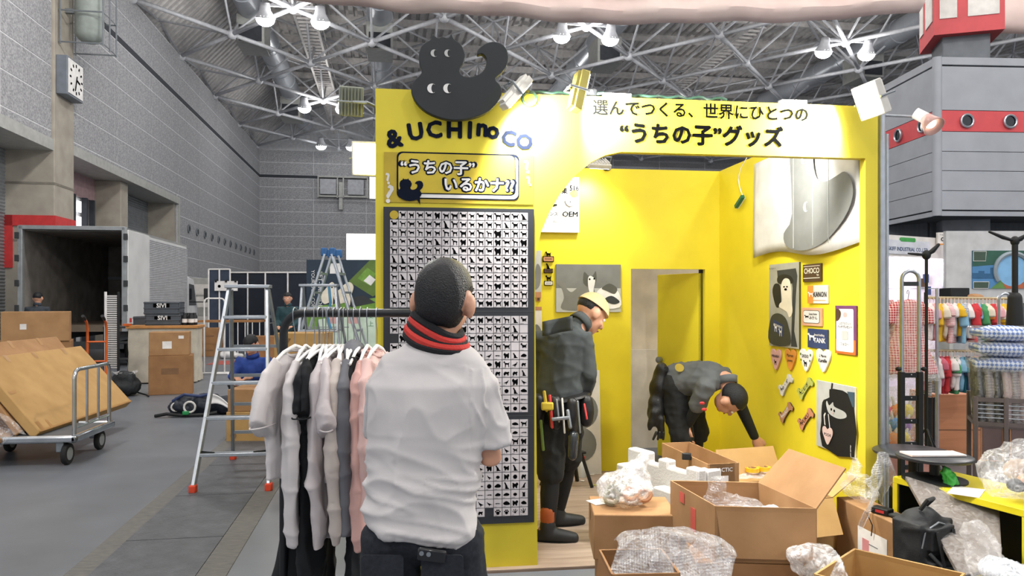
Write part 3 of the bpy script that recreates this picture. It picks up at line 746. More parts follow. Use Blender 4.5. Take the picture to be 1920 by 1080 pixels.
# ---- things on the right wall
def rpt(px, py): p = aX(px, py, BR); return (-p.y, p.z)
WALLN = {'r': (RN, BR), 'b': (FN, BB)}
def pic(name, label, cat, wall, x0, y0, x1, y1, base, layers=(), th=.012, group=None, poly=None, edge=None):
    """flat thing on a booth wall; layers are drawn in a unit square (u right, v up)"""
    if wall == 'r': a, b = rpt(x0, y0), rpt(x1, y1); a2, b2 = rpt(x0, y1), rpt(x1, y0)
    else: a, b = fb(x0, y0, BB), fb(x1, y1, BB); a2, b2 = fb(x0, y1, BB), fb(x1, y0, BB)
    u0, u1 = a[0], b[0]; z1 = (a[1] + b2[1]) / 2; z0 = (a2[1] + b[1]) / 2
    w, h = u1 - u0, z1 - z0; cu, cz = (u0 + u1) / 2, (z0 + z1) / 2
    loc = (BR - .003, -cu, cz) if wall == 'r' else (cu, BB - .003, cz)
    n = WALLN[wall][0]; t = T(name, label, cat, loc, group=group); Mf = lambda z: face_M(V(n) * z, n)
    S = lambda P: [((u - .5) * w, (v - .5) * h) for u, v in P]
    plate(S(poly or rect(0, 0, 1, 1)), edge or base, t, Mf(0), th, 'board', 0, bevel=.001)
    if edge: plate(S(poly or rect(0, 0, 1, 1)), base, t, Mf(0), .0006, 'face', th)
    z = th + .0008
    for ly in layers:
        if isinstance(ly[0], str):
            s, u, v, ww, m = ly[:5]
            text(s, m, t, Mf(z) @ Matrix.Translation(((u - .5) * w, (v - .5) * h, 0)) @ Matrix.Rotation(ly[6] if len(ly) > 6 else 0, 4, 'Z'), w=ww * w, h=(ly[5] * h if len(ly) > 5 and ly[5] else None), bold=.02, ext=.0003)
        else:
            P, m = ly[:2]; plate(S(P), m, t, Mf(z), .0005, ly[2] if len(ly) > 2 else 'print')
        z += .0007
    return t
C = circ
dogsil = lambda cx, cy, s, k=0, fx=1, ar=1.: [(cx + x * s * fx * ar, cy + y * s) for x, y in DG[k]]
M_beigeg = mat('photo_grey', '#a8a89e', .5); M_cream = mat('photo_cream', '#e8e0cd', .6); M_brown = mat('plate_brown', '#4a3526', .5); M_pinkp = mat('plate_pink', '#d9a9a4', .5)
M_orange = mat('plate_orange', '#d98f3c', .5); M_blue = mat('plate_navy', '#2c3c66', .5); M_tan = mat('plate_tan', '#b9855f', .5); M_olive = mat('plate_olive', '#5f7a37', .5); M_lime = mat('plate_lime', '#b9bd62', .5); M_purple = mat('plate_purple', '#6d3a66', .5)
# canvas banner, slightly waved
a = rpt(1424, 289); b = rpt(1621, 290); cbot = rpt(1426, 484)
can = T('canvas_banner', 'white canvas banner with a big grey cat emblem under the header', 'banner', (BR - .03, -(a[0] + b[0]) / 2, 2.1))
zc = lambda u: cbot[1] + .03 * math.sin(u * 7)
u0, u1 = a[0], b[0]; um = (u0 + u1) / 2
MB().grid(lambda s, t: (-.012 * math.sin(s * 9 + t * 2) - .01, -((u0 + (u1 - u0) * s) - um), (2.62 + (zc(s) - 2.62) * t) - 2.1), 30, 10).build('canvas', mat('canvas_white', '#d5d4d1', .8), can, thick=.004)
gp = [(1497, 255), (1500, 400), (1484, 438), (1490, 462), (1520, 470), (1560, 455), (1598, 412), (1616, 368), (1612, 335), (1600, 322), (1585, 330), (1565, 340), (1548, 335), (1540, 300), (1545, 255)]
def onc(px, py): q = rpt(px, py); return (q[0] - um, q[1] - 2.1)
plate(smooth_poly([onc(*p) for p in gp], 3), M_grey, can, face_M((-.03, 0, 0), RN), .001, 'grey_emblem')
for px, py, r in ((1527, 388, .035), (1522, 300, .03)): q = onc(px, py); plate(crescent(r), M_white, can, face_M((-.032, -q[0], q[1]), RN), .001, 'crescent')
for px in (1503, 1540, 1570): q0 = onc(px, 288); MB().bar((-.033, -q0[0], .5), (-.033, -q0[0] - .0, -.2), .004, .003).build('crease_shading', M_lgrey, can)  # vertical fold shading of the canvas, drawn as thin light grey strips
pic('dog_stroller_poster', 'grey photo poster of a fluffy white dog in a black stroller', 'poster', 'r', 1446, 494, 1502, 651, M_beigeg, [
    (smooth_poly([(.2, .92), (.9, .93), (.95, .84), (.9, .6), (.85, .2), (.95, .02), (.75, .02), (.8, .7), (.75, .83), (.3, .83), (.28, .92)], 1), M_dgrey), (smooth_poly([(.12, .66), (.2, .76), (.38, .74), (.42, .6), (.4, .5), (.25, .48)]), M_black), (smooth_poly([(.3, .84), (.5, .87), (.75, .84), (.8, .76), (.35, .76)]), M_black),
    (smooth_poly([(.45, .77), (.55, .82), (.7, .8), (.76, .7), (.78, .55), (.8, .42), (.7, .36), (.62, .42), (.5, .45), (.36, .48), (.38, .52), (.46, .56), (.42, .68)]), M_cream), (C(.53, .72, .03, .009), M_print), (C(.63, .72, .03, .009), M_print), (C(.585, .69, .045, .013), M_print),
    (smooth_poly([(.03, .04), (.06, .32), (.25, .4), (.5, .38), (.66, .28), (.72, .04)]), mat('stroller_dark', '#3d3f36', .6)), ([(.15, .2), (.5, .12), (.52, .26), (.17, .33)], M_blue), (dogsil(.25, .22, .1, 0, 1, 1.2), M_white), (dogsil(.42, .17, .1, 1, 1, 1.2), M_white), ('BEST FRIEND', .34, .25, .3, M_white, None, -.17), ('かいてんカート', .15, .95, .22, M_print)], edge=M_dgrey)
g4 = 'rectangular pet name plates on the yellow wall'
pic('name_plate', 'dark brown rectangular name plate reading CHOCO', 'name plate', 'r', 1509, 495, 1543, 528, M_brown, [('CHOCO', .5, .62, .84, M_cream, .3), (rect(.05, .86, .95, .89), M_cream), (rect(.05, .18, .95, .22), M_cream), (dogsil(.85, .35, .14), M_cream)], group=g4)
pic('name_plate', 'white and orange rectangular name plate reading KANON', 'name plate', 'r', 1518, 535, 1555, 569, M_pale, [(rect(0, 0, .3, 1), M_orange), (dogsil(.16, .5, .3), M_white), ('KANON', .65, .5, .64, M_print, .28), (rect(.3, .16, .95, .19), M_orange)], group=g4)
pic('name_plate', 'peach bordered rectangular name plate with a black dog and japanese name', 'name plate', 'r', 1507, 577, 1544, 611, mat('plate_peach', '#d6a283', .5), [(rrect(.08, .14, .92, .86, .12), M_dgrey), (rrect(.1, .17, .9, .83, .1), M_pale), (dogsil(.27, .48, .26, 2), M_print), ('みかん', .62, .45, .4, M_print, .2), ('Sweet Home', .6, .66, .4, M_print)], group=g4)
pic('name_plate', 'navy rectangular name plate reading TANK with a white dog', 'name plate', 'r', 1518, 617, 1555, 653, M_blue, [(dogsil(.2, .55, .42), M_white), ('TANK', .63, .42, .58, M_white, .24), ('French bulldog', .62, .68, .5, M_pale)], group=g4)
pic('leaflet_card', 'white leaflet card with an orange and purple gradient border', 'card', 'r', 1570, 573, 1609, 664, M_purple, [(rect(0, 0, 1, .3), mat('card_orange', '#c86b30', .5)), (rrect(.07, .05, .9, .93, .05), M_white), (smooth_poly([(.05, .7), (.05, .9), (.18, .93), (.3, .86), (.28, .76), (.15, .68)]), M_brown), (rrect(.42, .76, .6, .86, .04), M_pinkp), ('バッチプレゼント!', .5, .56, .72, M_print), ('公式アカウント', .5, .63, .6, M_grey), (rrect(.36, .3, .66, .48, .04), M_lgrey), ('フォロー', .5, .2, .4, M_grey)])
heart = smooth_poly([(.5, .86), (.72, .99), (.95, .92), (1, .68), (.85, .4), (.5, .0), (.15, .4), (0, .68), (.05, .92), (.28, .99)], 3)
gh = 'heart shaped tags in a row on the yellow wall'
for (x0, x1, m, lab, ls) in ((1448, 1467, M_pinkp, 'pink heart tag with dark lettering and a dog', [('MINARA', .5, .66, .7, M_print, .12), (dogsil(.5, .36, .26), M_print)]), (1475, 1495, M_orange, 'orange heart tag with brown script', [('Marron', .5, .7, .6, M_brown), ('Jeremy', .5, .46, .5, M_brown)]), (1503, 1526, M_white, 'white heart tag with a green patterned rim and black dog', [(C(.1, .75, .06), M_olive), (C(.9, .75, .06), M_olive), (C(.14, .5, .05), M_olive), (C(.86, .5, .05), M_olive), ('DODO', .5, .68, .5, M_print, .14), (dogsil(.5, .35, .3), M_print)]), (1534, 1560, M_pale, 'plain white heart tag with black script', [('L Maron', .5, .7, .5, M_print), ('Kamille', .5, .5, .6, M_print)])):
    pic('heart_tag', lab, 'tag', 'r', x0, 654, x1, 694 + (x0 - 1448) * .05, m, ls, poly=heart, group=gh)
bone = smooth_poly([(.02, .32), (.12, .24), (.2, .05), (.35, .02), (.44, .22), (.8, .66), (.96, .66), (1, .8), (.9, .88), (.8, .98), (.66, .97), (.6, .78), (.24, .4), (.1, .46)], 3)
gb = 'bone shaped tags on the yellow wall'
for x0, y0, x1, y1, m, e, lab, tx, tm in ((1462, 700, 1489, 744, M_pale, M_lgrey, 'white bone tag with black characters', 'ゆ・ず', M_print), (1497, 706, 1528, 751, M_lime, M_olive, 'green rimmed bone tag with black letters', 'こむぎ', M_print), (1462, 752, 1490, 795, M_tan, M_brown, 'brown bone tag with white lettering', 'MARLEY', M_white), (1498, 763, 1529, 809, mat('plate_salmon', '#c98d6b', .5), M_brown, 'salmon bone tag with black lettering', 'FUKU', M_print)):
    pic('bone_tag', lab, 'tag', 'r', x0, y0, x1, y1, m, [(tx, .52, .52, .5, tm, .16, .75), (dogsil(.26, .28, .16), tm)], poly=bone, edge=e, group=gb)
pic('cat_bag_poster', 'black and grey photo poster of a cat peeking from a carrier bag', 'poster', 'r', 1535, 719, 1607, 847, M_lgrey, [
    (smooth_poly([(.15, .62), (.2, .72), (.36, .78), (.36, .9), (.6, .92), (.8, .9), (.98, .75), (.99, .02), (.16, .02), (.14, .4)], 2), M_black), ([(.4, .9), (.44, .9), (.46, 1), (.42, 1)], M_black), ([(.82, .92), (1, .93), (1, .72), (.95, .72)], mat('poster_blue', '#3c5260', .6)),
    (smooth_poly([(.28, .66), (.3, .72), (.36, .66), (.46, .72), (.5, .66), (.76, .62), (.8, .55), (.6, .5), (.36, .54)]), M_lgrey), (C(.42, .61, .02), M_print), (C(.5, .6, .02), M_print), ([(.45, .57), (.49, .57), (.47, .54)], M_pinkp),
    ([(.24, .36), (.22, .5), (.26, .54), (.28, .53), (.25, .48), (.27, .35)], M_pale), ([(.34, .53), (.36, .53), (.4, .33), (.38, .33)], M_pale), ([(.19 + x * .28, .07 + y * .27) for x, y in heart], mat('tag_pale_pink', '#d8bdb6', .6)), ('POCHI', .33, .22, .18, M_print), ('pet carrier', .93, .1, .16, M_white, None, 1.57)], edge=M_white)

# ---- things on the back wall
pic('notice_board', 'white notice board with japanese text and the letters OEM', 'notice', 'b', 955, 332, 1084, 436, M_white, [('集', .79, .75, .09, M_print), ('募', .68, .75, .08, M_print), (C(.93, .7, .06, .07), M_gold), ('516', .93, .8, .13, M_print, .09), (rect(.735, .08, .738, .5), M_grey), ('ライセンス', .54, .33, .3, M_print), ('OEM', .87, .33, .22, M_print, .09), ('オリジナルデザインで製作', .87, .2, .22, M_grey), ('商品製作を承ります', .87, .14, .22, M_grey), ('シルエットの使用', .55, .2, .26, M_grey), (dogsil(.64, .48, .1, 2), M_print), (dogsil(.56, .48, .1, 7), M_print), (smooth_poly([(.82, .5), (.8, .58), (.84, .62), (.87, .6), (.91, .62), (.94, .57), (.92, .5), (.87, .47)]), M_lgrey), (C(.87, .55, .01), M_print)], th=.03)
pic('cat_photo_poster', 'black and white photo poster of two resting cats', 'poster', 'b', 1042, 496, 1163, 585, M_grey, [
    (rect(0, 0, 1, .5), M_lgrey), (smooth_poly([(.0, .62), (.08, .66), (.14, .6), (.16, .5), (.24, .42), (.36, .55), (.46, .6), (.56, .58), (.6, .4), (.62, .2), (.6, .05), (.1, .05), (.12, .3), (.08, .5)]), mat('cat_fur_grey', '#7a7b76', .7)), (smooth_poly([(.42, .62), (.43, .84), (.5, .76), (.56, .76), (.61, .86), (.62, .66), (.56, .52), (.5, .52)]), mat('cat_fur_dark', '#55564f', .7)), (smooth_poly([(.49, .7), (.53, .76), (.6, .68), (.58, .5), (.56, .3), (.5, .48)]), M_white), (C(.515, .69, .014, .02), M_print), (C(.585, .7, .012, .02), M_print),
    (smooth_poly([(.6, .1), (.62, .4), (.72, .52), (.86, .5), (.97, .4), (.98, .1)]), M_white), (smooth_poly([(.7, .5), (.82, .6), (.94, .5), (.9, .38), (.78, .44)]), mat('cat_fur_dark', '#55564f', .7)), (smooth_poly([(.75, .28), (.86, .34), (.98, .22), (.9, .16), (.8, .2)]), M_dgrey)], edge=M_dgrey)
gp3 = 'small dog topped door plates on the back wall'
dogtop = lambda: [(0, 0), (1, 0), (1, .42), (.82, .42)] + [(x, y) for x, y in []] 
for y0, y1, x0, x1, m, lab, k in ((468, 491, 1017, 1038, M_tan, 'brown door plate with a long eared dog shape on top', 0), (494, 512, 1019, 1036, M_brown, 'dark door plate with a sitting dog shape on top', 7), (517, 535, 1020, 1036, M_pale, 'white door plate with a small dog shape on top', 1)):
    t = pic('door_plate', lab, 'name plate', 'b', x0, y0 + (y1 - y0) * .55, x1, y1, M_print, [(rrect(.06, .12, .94, .88, .1), m), ('PETNAME', .5, .5, .6, M_print)], group=gp3)
    s = .055; plate([(x * s, y * s + .038) for x, y in DG[k]], M_print, t, face_M((0, 0, 0), FN), .01, 'dog_topper')
pic('goods_poster', 'narrow grey poster beside the booth pillar', 'poster', 'b', 985, 470, 1014, 558, M_lgrey, [(rect(.0, .0, 1, .12), M_tan), (smooth_poly([(.5, .2), (.9, .25), (.98, .6), (.7, .7)]), M_grey)], edge=M_lgrey)
pic('goods_poster', 'narrow white poster low beside the booth pillar', 'poster', 'b', 985, 575, 1015, 660, M_pale, [(rect(0, .92, 1, 1), M_tan), (smooth_poly([(.4, .2), (.9, .25), (.95, .5), (.6, .6)]), M_grey)])
pic('orange_notice', 'small orange sticker under the pillar posters', 'sticker', 'b', 1005, 557, 1013, 565, M_tan, [(rect(.2, .2, .8, .8), M_brown)])
# leaning white emblem board
st = T('emblem_board', 'white board with grey emblem leaning behind the standing worker', 'board', (fb(1100, 800, BB - .14)[0], BB - .14, 0.018))
w = .34
Mx = Matrix.Rotation(R(-5), 4, 'X') @ face_M((0, 0, 0), FN)
plate(rect(-.24, .0, .13, .9), M_pale, st, Mx, .012, 'board', bevel=.002)
plate(circ(-.05, .55, .16), M_grey, st, Mx, .001, 'grey_emblem', .0125); plate(circ(-.06, .26, .15), M_grey, st, Mx, .001, 'grey_emblem', .0128)

pc = T('power_cable', 'dark green power cable looped along the booth top edge', 'cable', (.75, BF + .03, BH))
MB().tube([(-.2 + .03 * i, .01 * math.sin(i * 1.3), .012 + .014 * abs(math.sin(i * .8))) for i in range(44)], .008, 6).build('cable', mat('cable_green', '#2c4a3c', .5), pc)
MB().tube(arc((-.1, -.045, -.03), .04, 0, 2 * PI, 16), .008, 6).build('cable_coil', mat('cable_green', '#2c4a3c', .5), pc)
for x in (.42, 1.5): MB().bx(x - .08, x + .08, -.04, .04, 0, .022).build('cable_clip', M_white, pc, bevel=.004)
# =================================================================== LEFT SIDE OF THE HALL
def carton(label, loc, w, d, h, rz=0., m=None, opened=None, prints=(), tape=True, group=None, name='cardboard_box', inner=None, lid=None):
    """loc = middle of the base; opened = fold-out angles of the four flaps (front, right, back, left), None = closed"""
    m = m or M_kraft; t = T(name, label, 'box', loc, rz, group); th = .006
    if opened is None:
        MB().box((0, 0, h / 2), (w, d, h)).build('body', m, t, bevel=.006)
        if tape:
            mb = MB(); mb.box((0, 0, h + .0006), (w + .001, .05, .001)); mb.build('tape', M_tape, t)
            mb = MB(); mb.box((-w / 2 - .0006, 0, h * .88), (.001, .05, h * .22)); mb.build('tape', M_tape, t)
            mb = MB(); mb.box((w / 2 + .0006, 0, h * .88), (.001, .05, h * .22)); mb.build('tape', M_tape, t)
    else:
        mb = MB(); mb.bx(-w / 2, w / 2, -d / 2, d / 2, 0, th)
        for s in (-1, 1): mb.bx(-w / 2, w / 2, s * d / 2 - th / 2, s * d / 2 + th / 2, 0, h); mb.bx(s * w / 2 - th / 2, s * w / 2 + th / 2, -d / 2, d / 2, 0, h)
        mb.build('body', m, t)
        fl = d * .48
        for k, (ang, org, L, ax) in enumerate(zip(opened, ((0, -d / 2), (w / 2, 0), (0, d / 2), (-w / 2, 0)), (w, d, w, d), (0, PI / 2, PI, -PI / 2))):
            if ang is None: continue
            Mx = Matrix.Translation((org[0], org[1], h)) @ Matrix.Rotation(ax, 4, 'Z') @ Matrix.Rotation(R(ang), 4, 'X')
            MB().prism([(-L / 2, 0), (L / 2, 0), (L / 2 - .02, fl), (-L / 2 + .02, fl)], th, Matrix.Rotation(PI / 2, 4, 'X')).build('flap', m, t, M=Mx)
    for ip, (side, u, v, pw, ph, pm, s) in enumerate(prints):
        n = {'f': (0, -1, 0), 'b': (0, 1, 0), 'l': (-1, 0, 0), 'r': (1, 0, 0), 't': (0, 0, 1)}[side]
        if side == 't': Mx = Matrix.Translation((u * w, v * d, h + .001))
        else: Mx = face_M((n[0] * (w / 2 + .001) + (u * w if n[1] else 0), n[1] * (d / 2 + .001) + (u * d if n[0] else 0), v * h), n)
        if s: text(s, pm, t, Mx @ Matrix.Translation((0, 0, .003)), w=pw, h=ph, bold=.02, ext=.0005)
        else: plate(rect(-pw / 2, -ph / 2, pw / 2, ph / 2), pm, t, Mx @ Matrix.Translation((0, 0, (.0024 if opened else 0) + ip * .0014)), .0012, 'paper_label')
    return t
M_blur = mat('faded_brown_print', '#7d5c3e', .7); M_paper = mat('paper', '#ece9e4', .6)

# ---- truck, backed in along the block wall
tk = T('box_truck', 'white box truck with open dark cargo hold beside the block wall', 'truck', HM @ V((-6.95, 18.0, 0)), HR)
x0, x1, y1, z0, z1 = -1.10, 1.08, 5.2, .98, 3.17
M_tw = mat('truck_white', '#d4d6d5', .45, var=.06, vs=2); M_hold = mat('cargo_dark', '#85807a', .7, var=.15, vs=3); M_tyre = mat('tyre', '#1b1c1d', .8)
mb = MB(); mb.bx(x0, x0 + .05, 0, y1, z0, z1); mb.bx(x1 - .05, x1, 0, y1, z0, z1); mb.bx(x0, x1, 0, y1, z1 - .06, z1); mb.bx(x0, x1, y1 - .05, y1, z0, z1)
mb.build('cargo_shell', M_tw, tk)
mb = MB(); mb.bx(x0 + .051, x0 + .06, .1, y1 - .05, z0, z1 - .07); mb.bx(x1 - .06, x1 - .051, .1, y1 - .05, z0, z1 - .07); mb.bx(x0, x1, y1 - .08, y1 - .06, z0, z1 - .07); mb.bx(x0 + .05, x1 - .05, .1, y1, z1 - .08, z1 - .065); mb.build('hold_lining', M_hold, tk)
MB().bx(x0, x1, 0, y1, z0 - .14, z0).build('cargo_floor', mat('cargo_floor_board', '#6b5f50', .8), tk)
for z in (1.55, 2.15): MB().bx(x0 + .06, x1 - .06, y1 - .12, y1 - .08, z, z + .07).build('lashing_rail', M_steel, tk)
M_fr = mat('truck_frame', '#9fa3a5', .4, metal=.4)
mb = MB()
for x in (x0 - .02, x1 - .06): mb.bx(x, x + .1, -.05, .06, z0 - .14, z1 + .02)
mb.bx(x0, x1, -.05, .06, z1 - .06, z1 + .03); mb.build('rear_frame', M_fr, tk, bevel=.008)
for x in (x0 - .03, x1 + .02):
    for z in (1.3, 1.85, 2.4, 2.9): MB().bx(x - .03, x + .05, -.09, -.03, z, z + .14).build('hinge', M_dgrey, tk, bevel=.005)
MB().bx(x1 + .02, x1 + .06, .02, 1.55, z0 + .02, z1 - .04).build('folded_door', M_tw, tk, bevel=.01)
mb = MB(); n = 44
for i in range(n): z = z0 + .1 + (z1 - z0 - .2) * i / n; mb.bx(x1, x1 + .02, 1.6, y1, z, z + (z1 - z0) / n * .62)
SF(mb.build('side_corrugation', mat('truck_slat', '#b9bbbf', .45), tk, smooth=0))
for y in (.1, 1.0): MB().bx(x1 + .061, x1 + .065, y, y + .14, z0 + .06, z0 + .16).build('red_reflector', M_red, tk)
mb = MB(); mb.bx(x0 + .2, x0 + .35, 0, 6.4, .62, .84); mb.bx(x1 - .35, x1 - .2, 0, 6.4, .62, .84); mb.build('chassis_rail', M_dgrey, tk)
MB().bx(x0 + .05, x1 - .05, -.02, .08, .45, .62).build('rear_bumper', M_dgrey, tk)
for x in (x0 + .18, x1 - .18):
    for y in (1.2, 6.0):
        w = MB().lathe([(.12, -.11), (.36, -.11), (.4, -.07), (.4, .07), (.36, .11), (.12, .11)], 22).build('wheel', M_tyre, tk, M=Matrix.Translation((x, y, .4)) @ Matrix.Rotation(PI / 2, 4, 'Y'))
        MB().lathe([(.001, .1), (.1, .12), (.2, .09), (.2, -.09), (.001, -.1)], 18).build('hub', M_steel, w)
cabp = [(5.3, .45), (5.3, 2.2), (5.6, 2.28), (6.35, 2.2), (6.75, 1.45), (6.85, .95), (6.82, .45)]
MB().prism(cabp, 2.0, Matrix(((0, 0, 1, -1.0), (1, 0, 0, 0), (0, 1, 0, 0), (0, 0, 0, 1)))).build('cab', mat('cab_white', '#e8eaec', .3, coat=.4), tk, bevel=.05)
M_glass = mat('dark_glass', '#20262c', .08, spec=.8)
for s in (-1, 1): MB().prism([(5.75, 1.4), (5.75, 2.05), (6.3, 2.02), (6.58, 1.4)], .02, Matrix(((0, 0, 1, 1.0 * s - .01), (1, 0, 0, 0), (0, 1, 0, 0), (0, 0, 0, 1)))).build('side_window', M_glass, tk)
mb = MB(); mb.add([(-.9, 6.41, 2.12), (.9, 6.41, 2.12), (.9, 6.77, 1.45), (-.9, 6.77, 1.45)], [(0, 1, 2, 3)]); mb.build('windscreen', M_glass, tk, thick=.02)
MB().tube([(1.0, 6.5, 1.5), (1.28, 6.75, 1.5), (1.28, 6.75, 1.9)], .02, 6).build('mirror_arm', M_dgrey, tk)
MB().box((1.3, 6.75, 1.75), (.22, .07, .36)).build('mirror', M_dgrey, tk, bevel=.03)

# ---- platform trolley with flat packed boards
tr_ = T('platform_trolley', 'chrome railed platform trolley carrying flat cardboard packs', 'trolley', (-3.65, 7.82, 0))
M_chrome = mat('chrome', '#c3c8cc', .18, metal=1.)
MB().bx(-.62, .52, -.42, .42, .225, .265).build('deck', mat('trolley_deck', '#54585c', .5), tr_, bevel=.008)
mb = MB(); mb.bx(.5, .56, -.46, .46, .21, .28); mb.bx(-.66, .56, -.46, -.41, .21, .28); mb.bx(-.66, .56, .41, .46, .21, .28); mb.build('bumper_rim', M_chrome, tr_, bevel=.02)
MB().tube([(.52, -.40, .26), (.52, -.40, .80)] + arc((.52, -.32, .80), .08, PI, PI / 2, 5, (0, 1, 0)) + arc((.52, .32, .80), .08, PI / 2, 0, 5, (0, 1, 0)) + [(.52, .40, .26)], .019, 10).build('push_handle', M_chrome, tr_)
MB().tube([(.52, -.40, .34), (.52, .40, .34)], .013, 8).build('rail', M_chrome, tr_)
for y in (-.13, .13): MB().tube([(.52, y, .34), (.52, y, .875)], .013, 8).build('upright', M_chrome, tr_)
for x, y in ((.40, -.38), (.40, .34), (-.45, -.38), (-.45, .34)):
    c = MB().bx(x - .035, x + .035, y - .045, y + .045, .12, .225).build('caster_fork', M_steel, tr_, bevel=.01)
    w = MB().lathe([(.06, -.022), (.095, -.022), (.1, -.014), (.1, .014), (.095, .022), (.06, .022)], 22).build('caster_wheel', M_tyre, tr_, M=Matrix.Translation((x + .05, y, .1)) @ Matrix.Rotation(PI / 2, 4, 'Y'))
    MB().lathe([(.001, -.024), (.06, -.024), (.06, .024), (.001, .024)], 16).build('caster_hub', mat('grey_nylon', '#8b8f90', .5), w)
def slab(label, BLc, BRc, TRc, TLc, th, m, name='flat_pack_carton', tapes=()):
    c = [V(p) for p in (BLc, BRc, TRc, TLc)]; o = (c[0] + c[1]) / 2; n = (c[1] - c[0]).cross(c[3] - c[0]).normalized()
    t = T(name, label, 'box', o, group='flat cardboard packs leaning on the trolley'); q = [p - o for p in c]; k = [p - n * th for p in q]
    MB().add(q + k, [(0, 1, 2, 3), (7, 6, 5, 4), (0, 4, 5, 1), (1, 5, 6, 2), (2, 6, 7, 3), (3, 7, 4, 0)]).build('body', m, t, bevel=.01)
    for (u, v, du, dv) in tapes:
        f = lambda a, b: q[0].lerp(q[1], a).lerp(q[3].lerp(q[2], a), b) + n * .002
        MB().add([f(u, v), f(u + du, v), f(u + du, v + dv), f(u, v + dv)], [(0, 1, 2, 3)]).build('tape', M_tape, t)
    return t
TP = ((.02, .9, .03, .1), (.2, .9, .03, .1), (.45, .9, .03, .1), (.75, .9, .03, .1), (.02, .02, .03, .1), (.1, .02, .02, .09), (.02, .5, .05, .04), (0, .0, 1, .02))
slab('wide tan flat carton leaning foremost on the trolley behind its rail', (-3.46, 7.49, .30), (-3.41, 9.63, .30), (-4.1, 9.9, .97), (-4.15, 7.76, .97), .10, M_kraft2, tapes=TP)
slab('tan flat carton standing higher behind the foremost one on the trolley', (-3.64, 7.5, .30), (-3.60, 9.5, .30), (-4.36, 9.85, 1.09), (-4.40, 7.85, 1.09), .06, M_kraft, tapes=TP[:4])
slab('brown flat carton slipped lowest at the trolley edge', (-3.72, 7.30, .27), (-3.72, 8.4, .27), (-4.9, 8.4, .58), (-4.9, 7.3, .58), .05, M_kraft3)
fw_ = MB().grid(lambda u, v: V((-3.52 - .62 * v, 7.36 + .02 * math.sin(v * 9), .30 + .5 * v + .04 * math.sin(u * 5 + v * 7))) + V((-.25, 0, -.08)) * u + V((0, -.03 * math.sin(u * 12), 0)), 16, 16).build('plastic_wrap', M_film)
tag(fw_, 'clear plastic wrap hanging off the flat carton edge', 'wrap')
mb = carton('tan carton on the crate stack behind the flat packs', at(70, 630, 11.0).xy.to_3d() + V((0, 0, .94)), .84, .5, .43, R(20), M_kraft, prints=(('f', -.18, .5, .08, .08, M_pale, ''),))
carton('tan carton underneath, hidden mostly by the flat packs', at(66, 630, 11.05).xy.to_3d(), .95, .6, .94, R(20), M_kraft3)
carton('small tan carton at the picture edge beside the trolley load', at(-32, 630, 10.9).xy.to_3d() + V((-.02, -.12, 0)), .3, .3, 1.2, R(8), M_kraft)
ht = T('hand_truck', 'orange hand truck standing behind the trolley load', 'hand truck', at(182, 700, 11.5).xy.to_3d(), R(10))
M_or = mat('orange_enamel', '#d9692c', .4)
for s in (-.13, .13): MB().tube([(s, -.05, .12), (s, .0, 1.1), (s, -.06, 1.2), (s, -.2, 1.26)], .02, 8).build('side_tube', M_or, ht); MB().tube([(s, -.16, 1.245), (s, -.3, 1.3)], .024, 8).build('grip', M_black, ht)
for z in (.3, .6, .9): MB().tube([(-.13, -.03, z), (.13, -.03, z)], .014, 6).build('crossbar', M_or, ht)
MB().bx(-.2, .2, -.3, -.03, .03, .045).build('toe_plate', M_or, ht)
for s in (-.19, .19): MB().lathe([(.001, -.03), (.1, -.03), (.12, 0), (.1, .03), (.001, .03)], 16).build('wheel', M_tyre, ht, M=Matrix.Translation((s, .05, .12)) @ Matrix.Rotation(PI / 2, 4, 'Y'))
# slatted display panel
a = gz(198, 736); b = at(222, 700, 12.4); b.z = 0
dp = T('slat_panel', 'white wire slat panel with black posts standing behind the trolley', 'display panel', a)
e = b - a
for k, m in ((0, M_white), (1, M_black)): MB().tube([e * k, e * k + V((0, 0, 1.68))], .022, 8).build('post', m, dp)
n0 = None
for i in range(34):
    z = .42 + i * .036
    if n0 is None: n0 = MB().bar((0, 0, 0), e, .008, .022).build('slat', M_white, dp, M=Matrix.Translation((0, 0, z)))
    else: inst(n0, 'slat', dp, Matrix.Translation((0, 0, z)))
for k in (0, 1): MB().bar(e * k - V((.25, 0, -.03)), e * k + V((.25, 0, .03)), .05).build('foot', M_black, dp)
# cart of dark bits beside it
bk = T('wire_basket_bag', 'dark mesh bag of cables beside the slat panel', 'bag', gz(234, 742))
mb = MB(); mb.ball((0, 0, .16), (.24, .3, .17), 14, 9); mb.ball((.05, -.1, .3), (.15, .14, .12), 12, 8); mb.ball((-.12, .1, .28), (.1, .14, .1), 12, 8)
mb.fuse('bag', mat('dark_mesh', '#23272a', .7, bump=.8, bs=50), bk, .025, 3, lambda c: .02 * noise.noise(c * 14))
MB().grid(lambda u, v: V((-.15 + .34 * u, -.2 + .28 * v, .38 + .05 * noise.noise(V((u * 5, v * 5, 0))))), 10, 10).build('film_scrap', M_film, bk)
MB().tube([(.2, 0, .05), (.36, -.1, .02), (.45, -.25, .015)], .012, 6).build('cable', M_black, bk)
